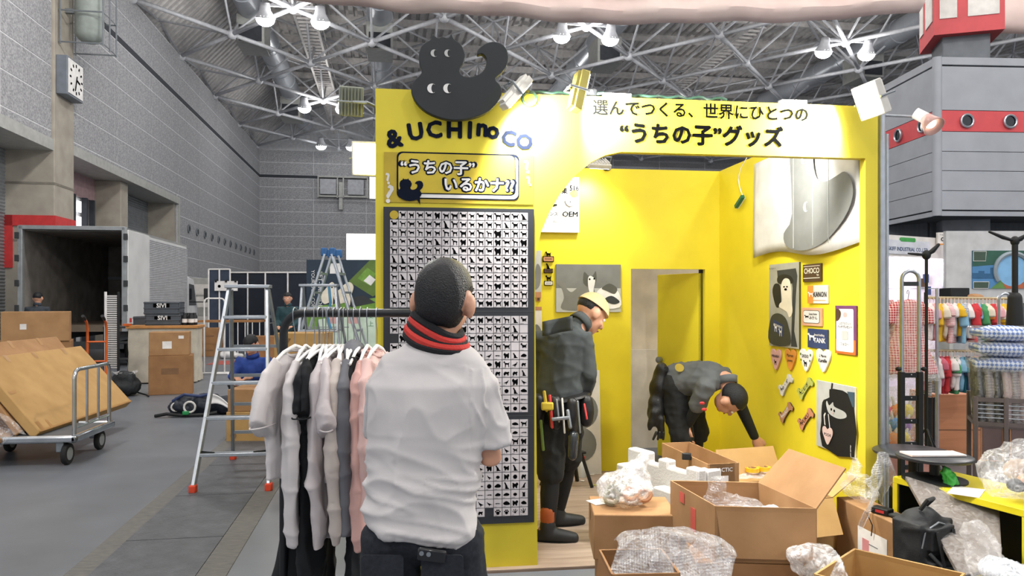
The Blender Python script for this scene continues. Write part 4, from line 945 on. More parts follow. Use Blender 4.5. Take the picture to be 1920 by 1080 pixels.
# rack cart in shadow under the truck tail
rc = T('dark_rack_cart', 'dark wheeled rack cart in front of the truck tail', 'cart', at(232, 690, 14.9).xy.to_3d(), R(8))
for x in (-.3, .3):
    for y in (-.22, .22): MB().tube([(x, y, .1), (x, y, 1.02)], .016, 6).build('post', M_black, rc)
for z in (.35, .68, .99): MB().bx(-.32, .32, -.24, .24, z, z + .03).build('tray', mat('dark_tray', '#2b2d31', .6), rc, bevel=.005)
for x in (-.3, .3):
    for y in (-.22, .22): MB().lathe([(.001, -.015), (.05, -.015), (.05, .015), (.001, .015)], 12).build('caster', M_tyre, rc, M=Matrix.Translation((x, y, .05)) @ Matrix.Rotation(PI / 2, 4, 'Y'))

# ---- draped podium, cartons, crates
pd = T('draped_podium', 'podium draped in beige cloth with an orange wooden top', 'podium', at(312, 690, 14.1).xy.to_3d(), R(4))
def cloth(s, t):
    # rectangle perimeter
    P = [(-.58, -.3), (.58, -.3), (.58, .3), (-.58, .3), (-.58, -.3)]; q = s * 4; i = min(int(q), 3); f = q - i
    x = P[i][0] + (P[i + 1][0] - P[i][0]) * f; y = P[i][1] + (P[i + 1][1] - P[i][1]) * f
    k = 1 + .035 * math.sin(s * 70) * t + .05 * t * noise.noise(V((x * 5, y * 5, t * 6)))
    return V((x * k, y * k, 1.02 - t * 1.0))
MB().grid(cloth, 120, 16).build('cloth', mat('beige_cloth', '#c7bfae', .85, bump=.2, bs=10), pd)
MB().bx(-.62, .62, -.34, .34, 1.02, 1.07).build('top_board', mat('orange_wood', '#c68b4e', .5), pd, bevel=.006)
MB().bx(-.66, -.55, -.36, -.2, 1.07, 1.11).build('tape_roll_edge', M_or, pd)
lw = at(322, 700, 12.4).xy.to_3d()
carton('big tan carton on the floor under the labelled one', lw, .66, .5, .635, R(14), M_kraft3, prints=(('f', -.02, .6, .26, .1, M_blur, ''),))
carton('tan carton with white shipping label on top of the big one', lw + V((-.02, 0, .637)), .60, .46, .38, R(12), M_kraft, prints=(('f', -.05, .45, .14, .12, M_paper, ''), ('f', .3, .78, .08, .05, M_paper, '')))
M_crate = mat('crate_grey', '#4e545b', .5)
def crate(label, loc, w=.58, d=.4, h=.24, rz=R(4), s='SIVI'):
    t = T('plastic_crate', label, 'crate', loc, rz, 'grey plastic crates on the draped podium')
    mb = MB(); th = .02; mb.bx(-w / 2, w / 2, -d / 2, d / 2, 0, th)
    for k in (-1, 1): mb.bx(-w / 2, w / 2, k * d / 2 - th, k * d / 2 + th, 0, h); mb.bx(k * w / 2 - th, k * w / 2 + th, -d / 2, d / 2, 0, h)
    mb.build('body', M_crate, t, bevel=.006)
    for z in (h * .92, h * .5, .03): MB().bx(-w / 2 - .02, w / 2 + .02, -d / 2 - .032, d / 2 + .032, z - .012, z + .012).build('rib', M_crate, t, bevel=.004)
    if s:
        MB().bx(-.14, .14, -d / 2 - .036, -d / 2 - .03, h * .56, h * .86).build('name_strip', M_print, t)
        text(s, M_white, t, face_M((0, -d / 2 - .0365, h * .71), FN), w=.16, bold=.03)
    return t
cx = V(pd.location)
crate('lower grey plastic crate with white lettering on the podium', cx + V((-.02, .02, 1.071)), h=.2)
crate('upper grey plastic crate with white lettering on the podium', cx + V((-.04, .02, 1.272)))
crate('plain grey plastic crate standing beside the podium crate stack', cx + V((-.48, .5, .9)) * 1 + V((0, 0, -.05)), w=.42, h=.38, s='')
ST_ = T('crate_stand', 'dark stand carrying the plain crate behind the podium', 'stand', cx + V((-.48, .5, 0)), R(4))
MB().bx(-.24, .24, -.2, .2, .80, .85).build('top', M_dgrey, ST_)
for x in (-.2, .2):
    for y in (-.16, .16): MB().bx(x - .02, x + .02, y - .02, y + .02, 0, .8).build('leg', M_dgrey, ST_)
for i in range(4):
    o = MB().lathe([(.001, 0), (.045, 0), (.05, .02), (.05, .17), (.03, .2), (.03, .23), (.001, .23)], 14).build('canister', M_black, None, M=Matrix.Translation(cx + V((.36 + (i % 2) * .115 + .02 * (i // 2), -.1 + .15 * (i // 2), 1.071))))
    tag(o, ['black canister on the podium front nearest the crates', 'black canister at the podium front corner', 'black canister behind, nearest the crates on the podium', 'black canister at the far podium corner'][i], 'canister', 'black canisters on the podium')
    MB().lathe([(.051, .05), (.0515, .05), (.0515, .12), (.051, .12)], 14).build('white_band', M_white, o)

# ---- white pipe frame, dark booths far behind
pf = T('pipe_stand', 'white tubular pipe stand with curved feet behind the ladder', 'stand', gz(402, 703), R(2))
MB().tube([(-.2, 0, .05), (-.2, 0, 1.5)] + arc((-.12, 0, 1.5), .08, PI, PI / 2, 5) + arc((.12, 0, 1.5), .08, PI / 2, 0, 5) + [(.2, 0, .05)], .016, 8).build('loop', M_white, pf)
MB().tube([(-.45, -.1, .03), (-.2, 0, .04), (.3, .2, .03)], .016, 8).build('foot', M_white, pf)
MB().tube([(.0, -.05, .03), (.5, 0, .03)] + arc((.5, -.1, .03), .1, PI / 2, -PI / 2, 6, (1, 0, 0), (0, 1, 0)) + [(.3, -.2, .03)], .016, 8).build('foot', M_white, pf)
def dark_booth(label, px0, px1, d, top, m):
    a = at(px0, 600, d).xy.to_3d(); b = at(px1, 600, d).xy.to_3d(); t = T('dark_booth', label, 'booth', (a + b) / 2, group='dark booths along the end wall'); e = (b - a) / 2
    z = CH + d * (CY - top) / F
    MB().bar(-e + V((0, 0, z / 2)), e + V((0, 0, z / 2)), .06, z - .02).build('curtain_wall', m, t)
    n = max(2, int(e.length * 2 / .9))
    for i in range(n + 1):
        p = -e + e * 2 * i / n - V((0, .05, 0)); MB().tube([p, p + V((0, 0, z))], .025, 6).build('post', M_white, t)
    MB().tube([-e + V((0, -.05, z)), e + V((0, -.05, z))], .025, 6).build('top_rail', M_white, t)
    return t
M_ink = mat('ink_curtain', '#1f2632', .8, bump=.2, bs=5); M_inkb = mat('blue_grey_curtain', '#3b4658', .8)
dark_booth('dark curtained booth with white posts behind the first ladder', 430, 500, 24, 511, M_ink)
dark_booth('black curtained booth between the ladder and the dog billboard', 498, 582, 23, 511, M_ink)
dark_booth('blue grey curtained booth behind the truck cab', 392, 432, 23, 505, M_inkb)
ps_ = T('hanging_notice', 'white notice sheet clipped to the dark booth top', 'notice', at(424, 527, 22.93) - V((0, 0, .3)))
MB().bx(-.34, .34, -.01, .01, 0, .3).build('sheet', M_white, ps_)
for x in (-.3, 0, .28): MB().bx(x - .03, x + .03, -.03, .2, .26, .34).build('clip', M_black, ps_)
for i in range(3): plate(circ(-.2 + i * .2, .14, .045), M_print, ps_, face_M((0, -.012, 0), FN), .002, 'mark')
g = 'brown cartons at the dark booths'
carton('brown carton pile bottom under the booth counter, behind the pipe stand', at(397, 622, 20.8).xy.to_3d(), .5, .5, .34, 0, M_kraft3, group=g, prints=(('f', 0, .5, .22, .04, M_blur, ''),))
carton('brown carton on top of the one behind the pipe stand', at(397, 622, 20.8).xy.to_3d() + V((0, 0, .342)), .5, .5, .44, .05, M_kraft3, group=g, prints=(('f', 0, .5, .22, .04, M_blur, ''),))
carton('brown carton behind the ladder by the black booth', at(500, 622, 19.5).xy.to_3d(), .66, .5, .62, .1, M_kraft3, group=g)
ct = T('booth_counter', 'long brown booth counter with wire side behind the ladder', 'counter', at(430, 615, 21.6).xy.to_3d())
MB().bx(-.8, .95, -.3, .3, .92, .98).build('top', mat('counter_brown', '#a4764c', .6), ct)
for i in range(6): MB().tube([(-.1 + i * .2, -.28, 0), (-.1 + i * .2, -.28, .95)], .014, 6).build('leg', M_white, ct)
rg = MB().bx(-.8, .9, -.6, .5, 0, .008).build('red_mat', mat('red_carpet', '#a8564f', .9), None, M=Matrix.Translation(at(462, 617, 18.6).xy.to_3d())); tag(rg, 'dull red mat on the floor before the dark booths', 'mat')
pb = MB(); pb.ball((0, 0, .1), (.26, .2, .12), 14, 8); pb.ball((.2, 0, .07), (.2, .16, .08), 12, 8)
pb = pb.fuse('plastic_bag', mat('white_bag', '#dcdcdc', .5), None, .03, 3, lambda c: .03 * noise.noise(c * 9), Matrix.Translation(at(428, 625, 19.9).xy.to_3d())); tag(pb, 'crumpled white bag on the floor before the booth counter', 'bag')
# low wall boxes behind the cab
vc = T('vending_cabinet', 'grey cabinet with pale panels against the wall behind the cab', 'cabinet', at(372, 612, 27).xy.to_3d())
MB().bx(-.55, .55, -.3, .3, 0, 2.35).build('body', M_trim, vc, bevel=.02)
for z in (.6, 1.3, 1.75): MB().bx(-.5, .5, -.32, -.3, z, z + .38).build('panel', M_pale, vc)

# ---- heap of gear on the floor
hp = T('gear_bag', 'dark blue gear bag heap with white flap on the floor', 'bag', gz(378, 778), R(5))
mb = MB(); mb.ball((-.22, .02, .12), (.2, .18, .14), 16, 10); mb.ball((.05, .05, .13), (.22, .2, .15), 16, 10); mb.ball((.3, .08, .11), (.18, .18, .12), 16, 10); mb.ball((-.05, .2, .1), (.4, .15, .1), 16, 10)
mb.fuse('bag', mat('dark_bag', '#252b36', .6), hp, .014, 2, lambda c: .03 * noise.noise(c * 9) + .012 * noise.noise(c * 25))
MB().grid(lambda u, v: V((.12 + .36 * u, -.14 + .02 * math.sin(v * 4), .30 - .22 * u - .14 * v * (1 - u) + .03 * math.sin(u * 5))), 10, 6).build('white_flap', M_white, hp, thick=.015)
for (x, y, r) in ((-.12, -.16, .07), (-.3, -.12, .05)): MB().tube(arc((x, y, .13), r, 0, 2 * PI, 14), .014, 6).build('strap_ring', M_pale, hp)
MB().tube([(-.55, -.12, .02), (-.4, -.16, .05), (-.2, -.18, .03), (.05, -.2, .03), (.22, -.17, .05)], .022, 8).build('cable', M_black, hp)
MB().box((-.16, -.2, .06), (.08, .05, .05)).build('green_plug', mat('green_grip', '#1f8a4a', .4), hp, bevel=.01)
MB().tube([(-.35, -.05, .2), (-.2, -.1, .29), (0, -.08, .26), (.15, -.12, .3)], .02, 8).build('strap', M_blue, hp)

# ---- ladders
def ladder(label, f0, f1, r0, top, zt, wt, n=5, rear=True):
    """f0,f1 front feet, r0 rear left foot, top = middle of the top step"""
    f0, f1, r0, top = V(f0), V(f1), V(r0), V(top); t = T('step_ladder', label, 'ladder', (f0 + f1) / 2, group='aluminium step ladders')
    o = V(t.location); u = (f1 - f0).normalized(); A = [f0 - o, f1 - o]; w = (f1 - f0).length
    Rr = [r0 - o, r0 - o + u * w * 1.02]; Tp = [top - o - u * wt / 2, top - o + u * wt / 2]
    for s in (0, 1):
        MB().bar(A[s] + V((0, 0, .03)), Tp[s], .062, .028, up=u).build('front_rail', M_alu, t, bevel=.004)
        MB().bar(Rr[s] + V((0, 0, .03)), Tp[s] + V((0, .06, -.03)), .05, .026, up=u).build('rear_rail', M_steel, t, bevel=.004)
        for p, nm in ((A[s], 'foot'), (Rr[s], 'foot')): MB().box(p + V((0, 0, .032)), (.055, .07, .064)).build(nm, mat('red_rubber', '#d8482c', .6), t, bevel=.01)
        MB().bar(A[s].lerp(Tp[s], .18), A[s].lerp(Tp[s], .14).lerp(A[1 - s].lerp(Tp[1 - s], .14), .22) + V((0, .0, .06)), .012, .012).build('brace', M_black, t)
    MB().bar(Tp[0] - u * .03, Tp[1] + u * .03, .13, .03).build('top_step', M_alu, t, bevel=.005)
    for i in range(1, n + 1):
        k = i / (n + 1.)
        a, b = A[0].lerp(Tp[0], k), A[1].lerp(Tp[1], k); MB().bar(a, b, .085, .028).build('step', M_alu, t, bevel=.004)
        if rear: a, b = Rr[0].lerp(Tp[0] + V((0, .06, 0)), k), Rr[1].lerp(Tp[1] + V((0, .06, 0)), k); MB().bar(a, b, .03, .028).build('rear_rung', M_steel, t)
    for s in (0, 1): MB().bar(A[s].lerp(Tp[s], .8), Rr[s].lerp(Tp[s], .8), .02, .006).build('spreader', M_steel, t)
    return t
f0, f1 = gz(362, 924), gz(504, 920)
ladder('aluminium step ladder with red feet nearest the clothes rail', f0, f1, gz(437, 862), at(466, 537, 6.75), 1.68, .33)
f0 = at(550, 700, 9.0).xy.to_3d(); f1 = at(644, 700, 9.0).xy.to_3d()
ladder('aluminium step ladder with blue cord behind the hanging clothes', f0, f1, f0 + V((.05, 1.3, 0)), at(598, 535, 9.45), 1.7, .42)
lt = T('trestle_ladder', 'tall aluminium trestle ladder with blue caps before the dog billboard', 'ladder', at(622, 700, 10.9).xy.to_3d(), -TH)
H2 = CH + 10.9 * (CY - 478) / F
for s in (-1, 1):
    for y in (-.2, .2):
        MB().bar((s * .72, y * 1.3, .02), (s * .05, y, H2), .07, .03).build('rail', M_alu, lt, bevel=.004)
        MB().box((s * .06, y, H2 + .03), (.09, .06, .12)).build('cap', mat('blue_cap', '#2c5f95', .5), lt, bevel=.015)
    for i in range(1, 8):
        k = i / 8.; MB().bar((s * (.72 - .67 * k), -.26 + .06 * k, H2 * k), (s * (.72 - .67 * k), .26 - .06 * k, H2 * k), .05, .03).build('rung', M_alu, lt)
MB().bar((-.3, -.22, 1.15), (.3, -.22, 1.15), .02, .012).build('stay', M_steel, lt)
MB().tube([(.02, -.25, 1.75), (.05, -.28, 1.5), (.0, -.26, 1.3), (.06, -.27, 1.1)], .02, 6).build('blue_cord', mat('blue_cord', '#4a86a8', .6), lt)

# ---- cartons behind the ladder
g = 'tan cartons stacked behind the ladder'
b0 = at(505, 800, 8.35).xy.to_3d()
carton('low wide tan carton on the floor behind the ladder', b0, .78, .5, .32, R(-6), M_kraft2, group=g, prints=(('f', -.4, .2, .06, .06, M_blur, '⑪'), ('f', .2, .35, .14, .07, M_blur, '15k')))
carton('middle tan carton of the stack behind the ladder', b0 + V((.0, .01, .322)), .76, .48, .24, R(-6), M_kraft, group=g)
carton('upper tan carton under the hanging shirts behind the ladder', b0 + V((.32, .1, .563)), .5, .4, .32, R(-3), M_kraft2, group=g, prints=(('f', -.1, .6, .12, .06, M_blur, 'くつ'),))
carton('topmost tan carton behind the black rail corner', b0 + V((.36, .14, .885)), .56, .42, .28, R(-8), M_kraft2, group=g, prints=(('f', -.25, .7, .1, .05, M_blur, '27'),))
# ---- billboard with two dogs
bb = T('dog_billboard', 'green and dark billboard with two white dogs and vertical lettering', 'billboard', at(648, 600, 12.4).xy.to_3d(), -TH)
W0 = -.65; W1 = .75; ZT_ = CH + 12.4 * (CY - 487) / F; ZB_ = CH - 12.4 * 52 / F
MB().bx(W0, W1, 0, .05, 0, ZT_).build('panel', mat('billboard_dark', '#243545', .5), bb)
Mb = lambda z: face_M((0, -z, 0), FN)
M_grass = mat('billboard_green', '#7fa84a', .6, c2='#5d8a35', vs=8); M_mint = mat('billboard_mint', '#cfe3cf', .6)
plate([(W0, ZB_ - .3), (W1, ZB_ - .3), (W1, 1.62), (.0, 1.5), (W0, 1.42)], M_grass, bb, Mb(.001), .002, 'print')
plate([(W0, ZB_ - .4), (W1, ZB_ - .4), (W1, 1.45), (.1, 1.30), (W0 + .2, 1.22), (W0 + .2, ZB_ - .3)], M_mint, bb, Mb(.0035), .002, 'print')
plate([(.05, 1.85), (.4, 2.2), (W1, 2.2), (W1, 1.75), (.45, 1.6)], M_olive, bb, Mb(.0035), .002, 'print')
plate([(.2, 1.9), (.36, 2.08), (.5, 1.98), (.4, 1.78)], M_grass, bb, Mb(.006), .002, 'print'); plate([(.3, 1.86), (.4, 1.96), (.5, 1.88), (.42, 1.78)], M_white, bb, Mb(.0085), .002, 'print')
plate(rect(-.26, 1.98, -.08, 2.15), M_white, bb, Mb(.003), .002, 'print')
plate([(-.1, 1.55), (.3, 1.62), (.5, 1.5), (.1, 1.42)], M_dgrey, bb, Mb(.006), .002, 'print')
for cxx, s in ((-.28, .8), (-.02, 1.1)):
    plate(smooth_poly([(cxx - .16 * s, 1.62), (cxx - .05 * s, 1.74), (cxx, 1.8), (cxx + .08 * s, 1.84), (cxx + .14 * s, 1.76), (cxx + .1 * s, 1.6), (cxx + .08 * s, 1.45), (cxx + .02, 1.5), (cxx - .1 * s, 1.48)]), M_cream, bb, Mb(.0085), .002, 'dog_print')
    plate(circ(cxx + .07 * s, 1.75, .012), M_print, bb, Mb(.011), .001, 'print')
for s, x, h in (('PET-FRIENDLY', -.42, .66), ('YOUR DOG COMES', -.54, .72)): text(s, M_white, bb, Mb(.004) @ Matrix.Translation((x, 1.68, 0)) @ Matrix.Rotation(-PI / 2, 4, 'Z'), w=h)
for s, x, y in (('愛', .42, 1.28), ('犬', .54, 1.28), ('上', .42, 1.15), ('質', .54, 1.15)): text(s, mat('green_print', '#2f8a4f', .6), bb, Mb(.007) @ Matrix.Translation((x, y, 0)), h=.085)
for x in (-.3, .05): plate(rrect(x, 1.15, x + .17, 1.3, .02), M_pinkp, bb, Mb(.006), .001, 'print')
# =================================================================== PEOPLE
def fold(c, sx=4., sz=9., lean=3., amp=.01, sharp=4):
    n = noise.noise(V((c.x * sx + c.z * lean, c.y * sx, c.z * sz - c.x * lean)))
    return amp * ((1 - abs(n)) ** sharp - .35)
def frame_of(yd, up=(0, 0, 1)):
    y = V(yd).normalized(); u = V(up); x = y.cross(u)
    if x.length < .05: x = y.cross(V((0, 1, 0)))
    x.normalize(); z = x.cross(y)
    return Matrix(((x.x, y.x, z.x, 0), (x.y, y.y, z.y, 0), (x.z, y.z, z.z, 0), (0, 0, 0, 1)))
def hand_mb(mb, W, D, N, side=1, curl=.5, s=1.):
    """palm and five fingers; D = finger direction, N = palm side, side = thumb side sign"""
    D = V(D).normalized(); N = (V(N) - D * V(N).dot(D)).normalized(); S = D.cross(N) * side; W = V(W)
    mb.limb([W - D * .01, W + D * .045 * s, W + D * .08 * s], [.024 * s, .03 * s, .028 * s], 10)
    mb.limb([W + D * .03 * s - S * .02 * s, W + D * .08 * s - S * .026 * s], [.018 * s, .016 * s], 8); mb.limb([W + D * .03 * s + S * .02 * s, W + D * .08 * s + S * .026 * s], [.018 * s, .016 * s], 8)
    for k, (o, L) in enumerate(((.030, .068), (.010, .078), (-.010, .073), (-.029, .056))):
        b = W + D * .082 * s + S * o * s; a = curl * .5; p = [b]
        for q in (.45, .32, .23):
            p.append(p[-1] + (D * math.cos(a) + N * math.sin(a)) * L * q * s); a += curl * .75
        mb.limb(p, [.0095 * s, .009 * s, .0085 * s, .0075 * s], 8)
    b = W + D * .02 * s + S * .028 * s; p1 = b + (S * .6 + D * .7 + N * .2) * .038 * s; p2 = p1 + (D * .9 + S * .15 + N * .35) * .032 * s
    mb.limb([b, p1, p2], [.014 * s, .011 * s, .009 * s], 8)
def head_mb(mb, Hm, s=1.08):
    q = lambda p: Hm @ (V(p) * s)
    Rm = Hm
    def b(c, r): mb.ball((0, 0, 0), [x * s for x in r], 16, 10, Rm @ Matrix.Translation(V(c) * s))
    b((0, -.008, .022), (.076, .096, .09)); b((0, .022, -.04), (.06, .072, .078)); b((0, .066, -.092), (.026, .024, .02)); b((0, .07, .018), (.05, .025, .016))
    for k in (-1, 1):
        b((k * .081, -.004, -.012), (.014, .026, .036)); b((k * .036, .066, -.03), (.024, .024, .024))
    mb.limb([q((0, .093, .008)), q((0, .112, -.03))], [.008 * s, .014 * s], 8); b((0, .09, -.064), (.024, .012, .01))
def person(label, loc, rz, P, top, legs, sleeve=1., shorts=None, hair=M_hair, cap=None, voxel=.011, bodyR=1., skin=M_skin, shoe=None, wr=.006, hairlow=-.35, custom_top=None, shoe_dir=None, sock=None, leggings=None, curl=.6, palm=None):
    G = {k: V(v) for k, v in P.items()}
    Hm = Matrix.Translation(G['head']) @ frame_of(G['hdir'], G.get('hup', V((0, 0, 1))))
    body = MB(); r = bodyR
    head_mb(body, Hm)
    body.limb([G['neck'], G['neck'].lerp(G['head'], .75)], [.056, .054])
    ch = G['chest']; pe = G['pel']
    for sd in 'LR':
        sh, el, w, hi, kn, an = (G[k + sd] for k in ('sh', 'el', 'wr', 'hi', 'kn', 'an'))
        body.limb([hi.lerp(pe, .25), pe.lerp(ch, .5).lerp(hi.lerp(sh, .5), .45), ch.lerp(sh, .4)], [.085 * r, .08 * r, .085 * r])
        body.limb([sh.lerp(ch, .25), sh, sh.lerp(el, .5), el, el.lerp(w, .35), w], [.05, .048, .042, .036, .037, .026])
        D = G.get('hd' + sd, w - el); N = G.get('pn' + sd, V((-1 if sd == 'R' else 1, 0, 0)))
        hand_mb(body, w, D, N, side=-1 if sd == 'R' else 1, curl=curl)
        fd = (G.get('fd' + sd) or V((0, 1, 0))).normalized()
        body.limb([hi, hi.lerp(kn, .5), kn, kn.lerp(an, .35), an], [.078, .068, .05, .05, .036])
        body.limb([an - fd * .03 - V((0, 0, .02)), an + fd * .12 - V((0, 0, an.z - .03))], [.034, .026])
    body.limb([G['neck'], ch], [.06, .1]); body.limb([ch, pe], [.105 * r, .11 * r])
    o = body.fuse('person', skin, None, voxel, 3); tag(o, label, 'person'); o.location = loc; o.rotation_euler.z = rz
    def wrk(c): return fold(c, 9, 5, 2.5, wr * 1.3) + fold(c + V((3, 1, 2)), 6, 13, -4, wr * .9) + wr * .4 * noise.noise(c * 24)
    if custom_top: custom_top(o, G)
    elif top:
        mb = MB()
        for sd in 'LR':
            sh, el, w, hi = (G[k + sd] for k in ('sh', 'el', 'wr', 'hi'))
            mb.limb([hi.lerp(pe, .2) + V((0, 0, .0)), pe.lerp(ch, .5).lerp(hi.lerp(sh, .5), .5), ch.lerp(sh, .45)], [.108 * r, .1 * r, .1 * r])
            pts = [sh.lerp(ch, .3), sh, sh.lerp(el, .5), el]; rr = [.072, .066, .06, .053]
            if sleeve > .55: pts += [el.lerp(w, .5), el.lerp(w, .95)]; rr += [.05, .038]
            else: pts = pts[:-1] + [sh.lerp(el, sleeve * 2 * .85)]; rr = [.074, .07, .066, .068]
            mb.limb(pts, rr)
        mb.limb([G['neck'] + (ch - G['neck']) * .12, ch], [.064, .12 * r]); mb.limb([ch, pe], [.125 * r, .128 * r])
        mb.fuse('top', top, o, voxel, 5, wrk)
        mb = MB(); nd = (G['head'] - G['neck']).normalized()
        mb.tube([G['neck'] - nd * .02, G['neck'] + nd * .035], [.074, .064], 16, cap=False); mb.build('collar', top, o, thick=.012)
    mb = MB()
    for sd in 'LR':
        hi, kn, an = (G[k + sd] for k in ('hi', 'kn', 'an'))
        if shorts: mb.limb([hi, hi.lerp(kn, .5), hi.lerp(kn, shorts)], [.105 * r, .098, .09])
        else: mb.limb([hi, hi.lerp(kn, .5), kn, kn.lerp(an, .5), an.lerp(kn, .06)], [.1 * r, .09, .072, .064, .058])
    mb.limb([G['hiL'], pe, G['hiR']], [.105 * r, .118 * r, .105 * r]); mb.limb([pe, pe.lerp(ch, .25)], [.12 * r, .115 * r])
    mb.fuse('shorts' if shorts else 'trousers', legs, o, voxel, 5, wrk)
    if leggings:
        for sd in 'LR':
            hi, kn, an = (G[k + sd] for k in ('hi', 'kn', 'an'))
            MB().limb([hi.lerp(kn, .6), kn, kn.lerp(an, .35), an.lerp(kn, .12)], [.074, .058, .06, .046]).build('legging', leggings, o)
    for sd in 'LR':
        an = G['an' + sd]; fd = (G.get('fd' + sd) or V((0, 1, 0))).normalized(); fd.z = 0; g = V((an.x, an.y, 0))
        mb = MB(); mb.limb([an + V((0, 0, .02)), g + V((0, 0, .06))], [.05, .054], 12); mb.limb([g - fd * .06 + V((0, 0, .045)), g + fd * .06 + V((0, 0, .05)), g + fd * .16 + V((0, 0, .04))], [.042, .05, .038], 12)
        s = mb.fuse('shoe', shoe or M_black, o, .01, 3)
        for v in s.data.vertices: v.co.z = max(v.co.z, .008)
        MB().prism([((g + fd * (a * .115 + .05) + V((fd.y, -fd.x, 0)) * b * .047).x, (g + fd * (a * .115 + .05) + V((fd.y, -fd.x, 0)) * b * .047).y) for a, b in circ(0, 0, 1.12, 1.05, 18)], .02).build('sole', M_tyre, s)
        if sock: MB().limb([an + V((0, 0, .05)), an + V((0, 0, .1))], [.047, .047]).build('sock', sock, o)
    if hair:
        mb = MB(); mb.ball((0, 0, 0), (1, 1, 1), 28, 20)
        for i, v in enumerate(mb.v):
            p = V(v); face = (p.y > .25 and p.z < .42 - .1 * abs(p.x)) or p.z < hairlow or (abs(p.x) > .8 and p.z < .12 and p.y > -.25)
            k = .9 if face else 1.045 + .012 * noise.noise(p * 9) - .07 * max(0, 1 - (p.z - hairlow) / .3)
            mb.v[i] = tuple(Hm @ (V((p.x * .078 * k, p.y * .098 * k - .008, p.z * .093 * k * (1.32 if p.z < 0 and p.y < .15 and hairlow < -.8 else 1) + .024)) * 1.08))
        mb.build('hair', hair, o, smooth=80)
    if cap:
        mb = MB(); mb.ball((0, 0, 0), (1, 1, 1), 24, 16)
        for i, v in enumerate(mb.v):
            p = V(v); z = max(p.z, .18); k = 1.13
            mb.v[i] = tuple(Hm @ (V((p.x * .078 * k, p.y * .1 * k - .006, z * .098 * k + .018)) * 1.08))
        c = mb.build('cap', cap, o, smooth=60)
    for k in (-1, 1):
        e = MB().ball((0, 0, 0), .011, 10, 8).build('eye', M_white, o, M=Hm @ Matrix.Translation((k * .033, .09, .008)))
        MB().ball((0, .0085, 0), (.005, .003, .005), 8, 6).build('iris', M_print, e)
    MB().ball((0, 0, 0), (.022, .006, .006), 10, 6).build('lips', mat('lips', '#b06a60', .5), o, M=Hm @ Matrix.Translation((0, .107, -.069)))
    return o, Hm, G

# ---- shopper seen from behind
MD = 2.25; SM = F / MD
def mp(px, py, y=0.): return V(((px - 815) / SM, y, CH - (py - CY) / SM))
M_tee = mat('white_tee', '#c3bfbf', .85, var=.02, bump=.06, bs=300)
M_jean = mat('dark_denim', '#20242c', .85, var=.2, vs=90, bump=.1, bs=250)
def tee(o, G):
    rings = []
    prof = [(1.40, .005, .080, .064), (1.388, .003, .098, .074), (1.37, .002, .122, .086), (1.345, 0, .148, .098), (1.315, -.004, .172, .108), (1.27, -.010, .184, .116), (1.2, -.016, .182, .122), (1.1, -.026, .170, .120), (1.0, -.036, .164, .118), (.92, -.041, .168, .120), (.87, -.043, .172, .122), (.825, -.043, .175, .123)]
    for z, cx, a, b in prof:
        low = max(0, min(1, (1.15 - z) / .35))
        rings.append([V((cx + a * math.cos(t), b * math.sin(t) + (.02 if z > 1.3 else .0), z - .10 * (cx + a * math.cos(t) + .04) / .17 * low * .42)) for t in [2 * PI * i / 40 for i in range(40)]])
    mb = MB().loft(rings)
    mb.tube([V((.06, .015, 1.345)), V((.105, .015, 1.310)), V((.136, .02, 1.245)), V((.155, .03, 1.17)), V((.174, .04, 1.085))], [.045, .056, .060, .060, .061], 20)
    mb.tube([V((-.06, .015, 1.345)), V((-.115, .02, 1.315)), V((-.15, .05, 1.255)), V((-.17, .10, 1.18)), V((-.175, .15, 1.11))], [.045, .062, .064, .064, .066], 20)
    def wk(c):
        low = max(0, min(1, (1.12 - c.z) / .12)); k = .55 + .45 * low
        w = fold(c, 3.2, 11, -3.5, .014 * low + .004, 3) + fold(c + V((5, 2, 1)), 7, 4, 5, .008, 4) + fold(c + V((1, 7, 3)), 5, 22, -6, .009 * low, 5)
        if c.x > .11 and 1.08 < c.z < 1.32: w += fold(c, 20, 12, 8, .008, 4)
        if c.z > 1.33: w *= .3
        return w + .002 * noise.noise(c * 20)
    mb.fuse('t_shirt', M_tee, o, .0065, 3, wk)
    MB().tube([V((.082 * math.cos(t) + .004, .07 * math.sin(t) + .018, 1.402 + .012 * math.sin(t))) for t in [2 * PI * i / 32 for i in range(32)]], .007, 8, loop=True).build('neck_rib', M_tee, o)
    # striped towel round the neck
    M_tb = mat('towel_black', '#1b1c20', .9, bump=.3, bs=120); M_tr = mat('towel_red', '#c23a34', .9, bump=.3, bs=120)
    for k, (dz, m, rr) in enumerate(((.030, M_tb, .014), (.014, M_tr, .0135), (.000, M_tb, .011), (-.013, M_tr, .0145), (-.027, M_tb, .012))):
        pts = [V(((.070 + .006 * k) * math.cos(t) + .006, (.066 + .004 * k) * math.sin(t) + .02, 1.418 + dz - .030 * math.cos(t) + .006 * math.sin(2 * t + k * .7) + .012 * math.sin(t))) for t in [2 * PI * i / 36 for i in range(36)]]
        MB().tube(pts, rr, 8, loop=True).build('neck_towel', m, o)
    # back pocket with a phone in it
    ph = MB().box((0, 0, 0), (.082, .012, .038)).build('phone', mat('phone_black', '#15161a', .25, coat=.3), o, bevel=.006, M=Matrix.Translation(mp(819, 1010, -.148)) @ Matrix.Rotation(R(8), 4, 'Y'))
    for x in (-.028, -.008): MB().lathe([(.001, 0), (.0065, 0), (.0065, .003), (.001, .003)], 12, Matrix.Translation((x, -.006, .004)) @ Matrix.Rotation(PI / 2, 4, 'X')).build('camera_lens', M_steel, ph)
    for x in (-.115, .055):
        pk = MB().prism(rrect(-.06, -.14, .06, 0, .012), .004).build('pocket', M_jean, o, M=Matrix.Translation(V((x - .02, -.128, .80))) @ face_M((0, 0, 0), FN))
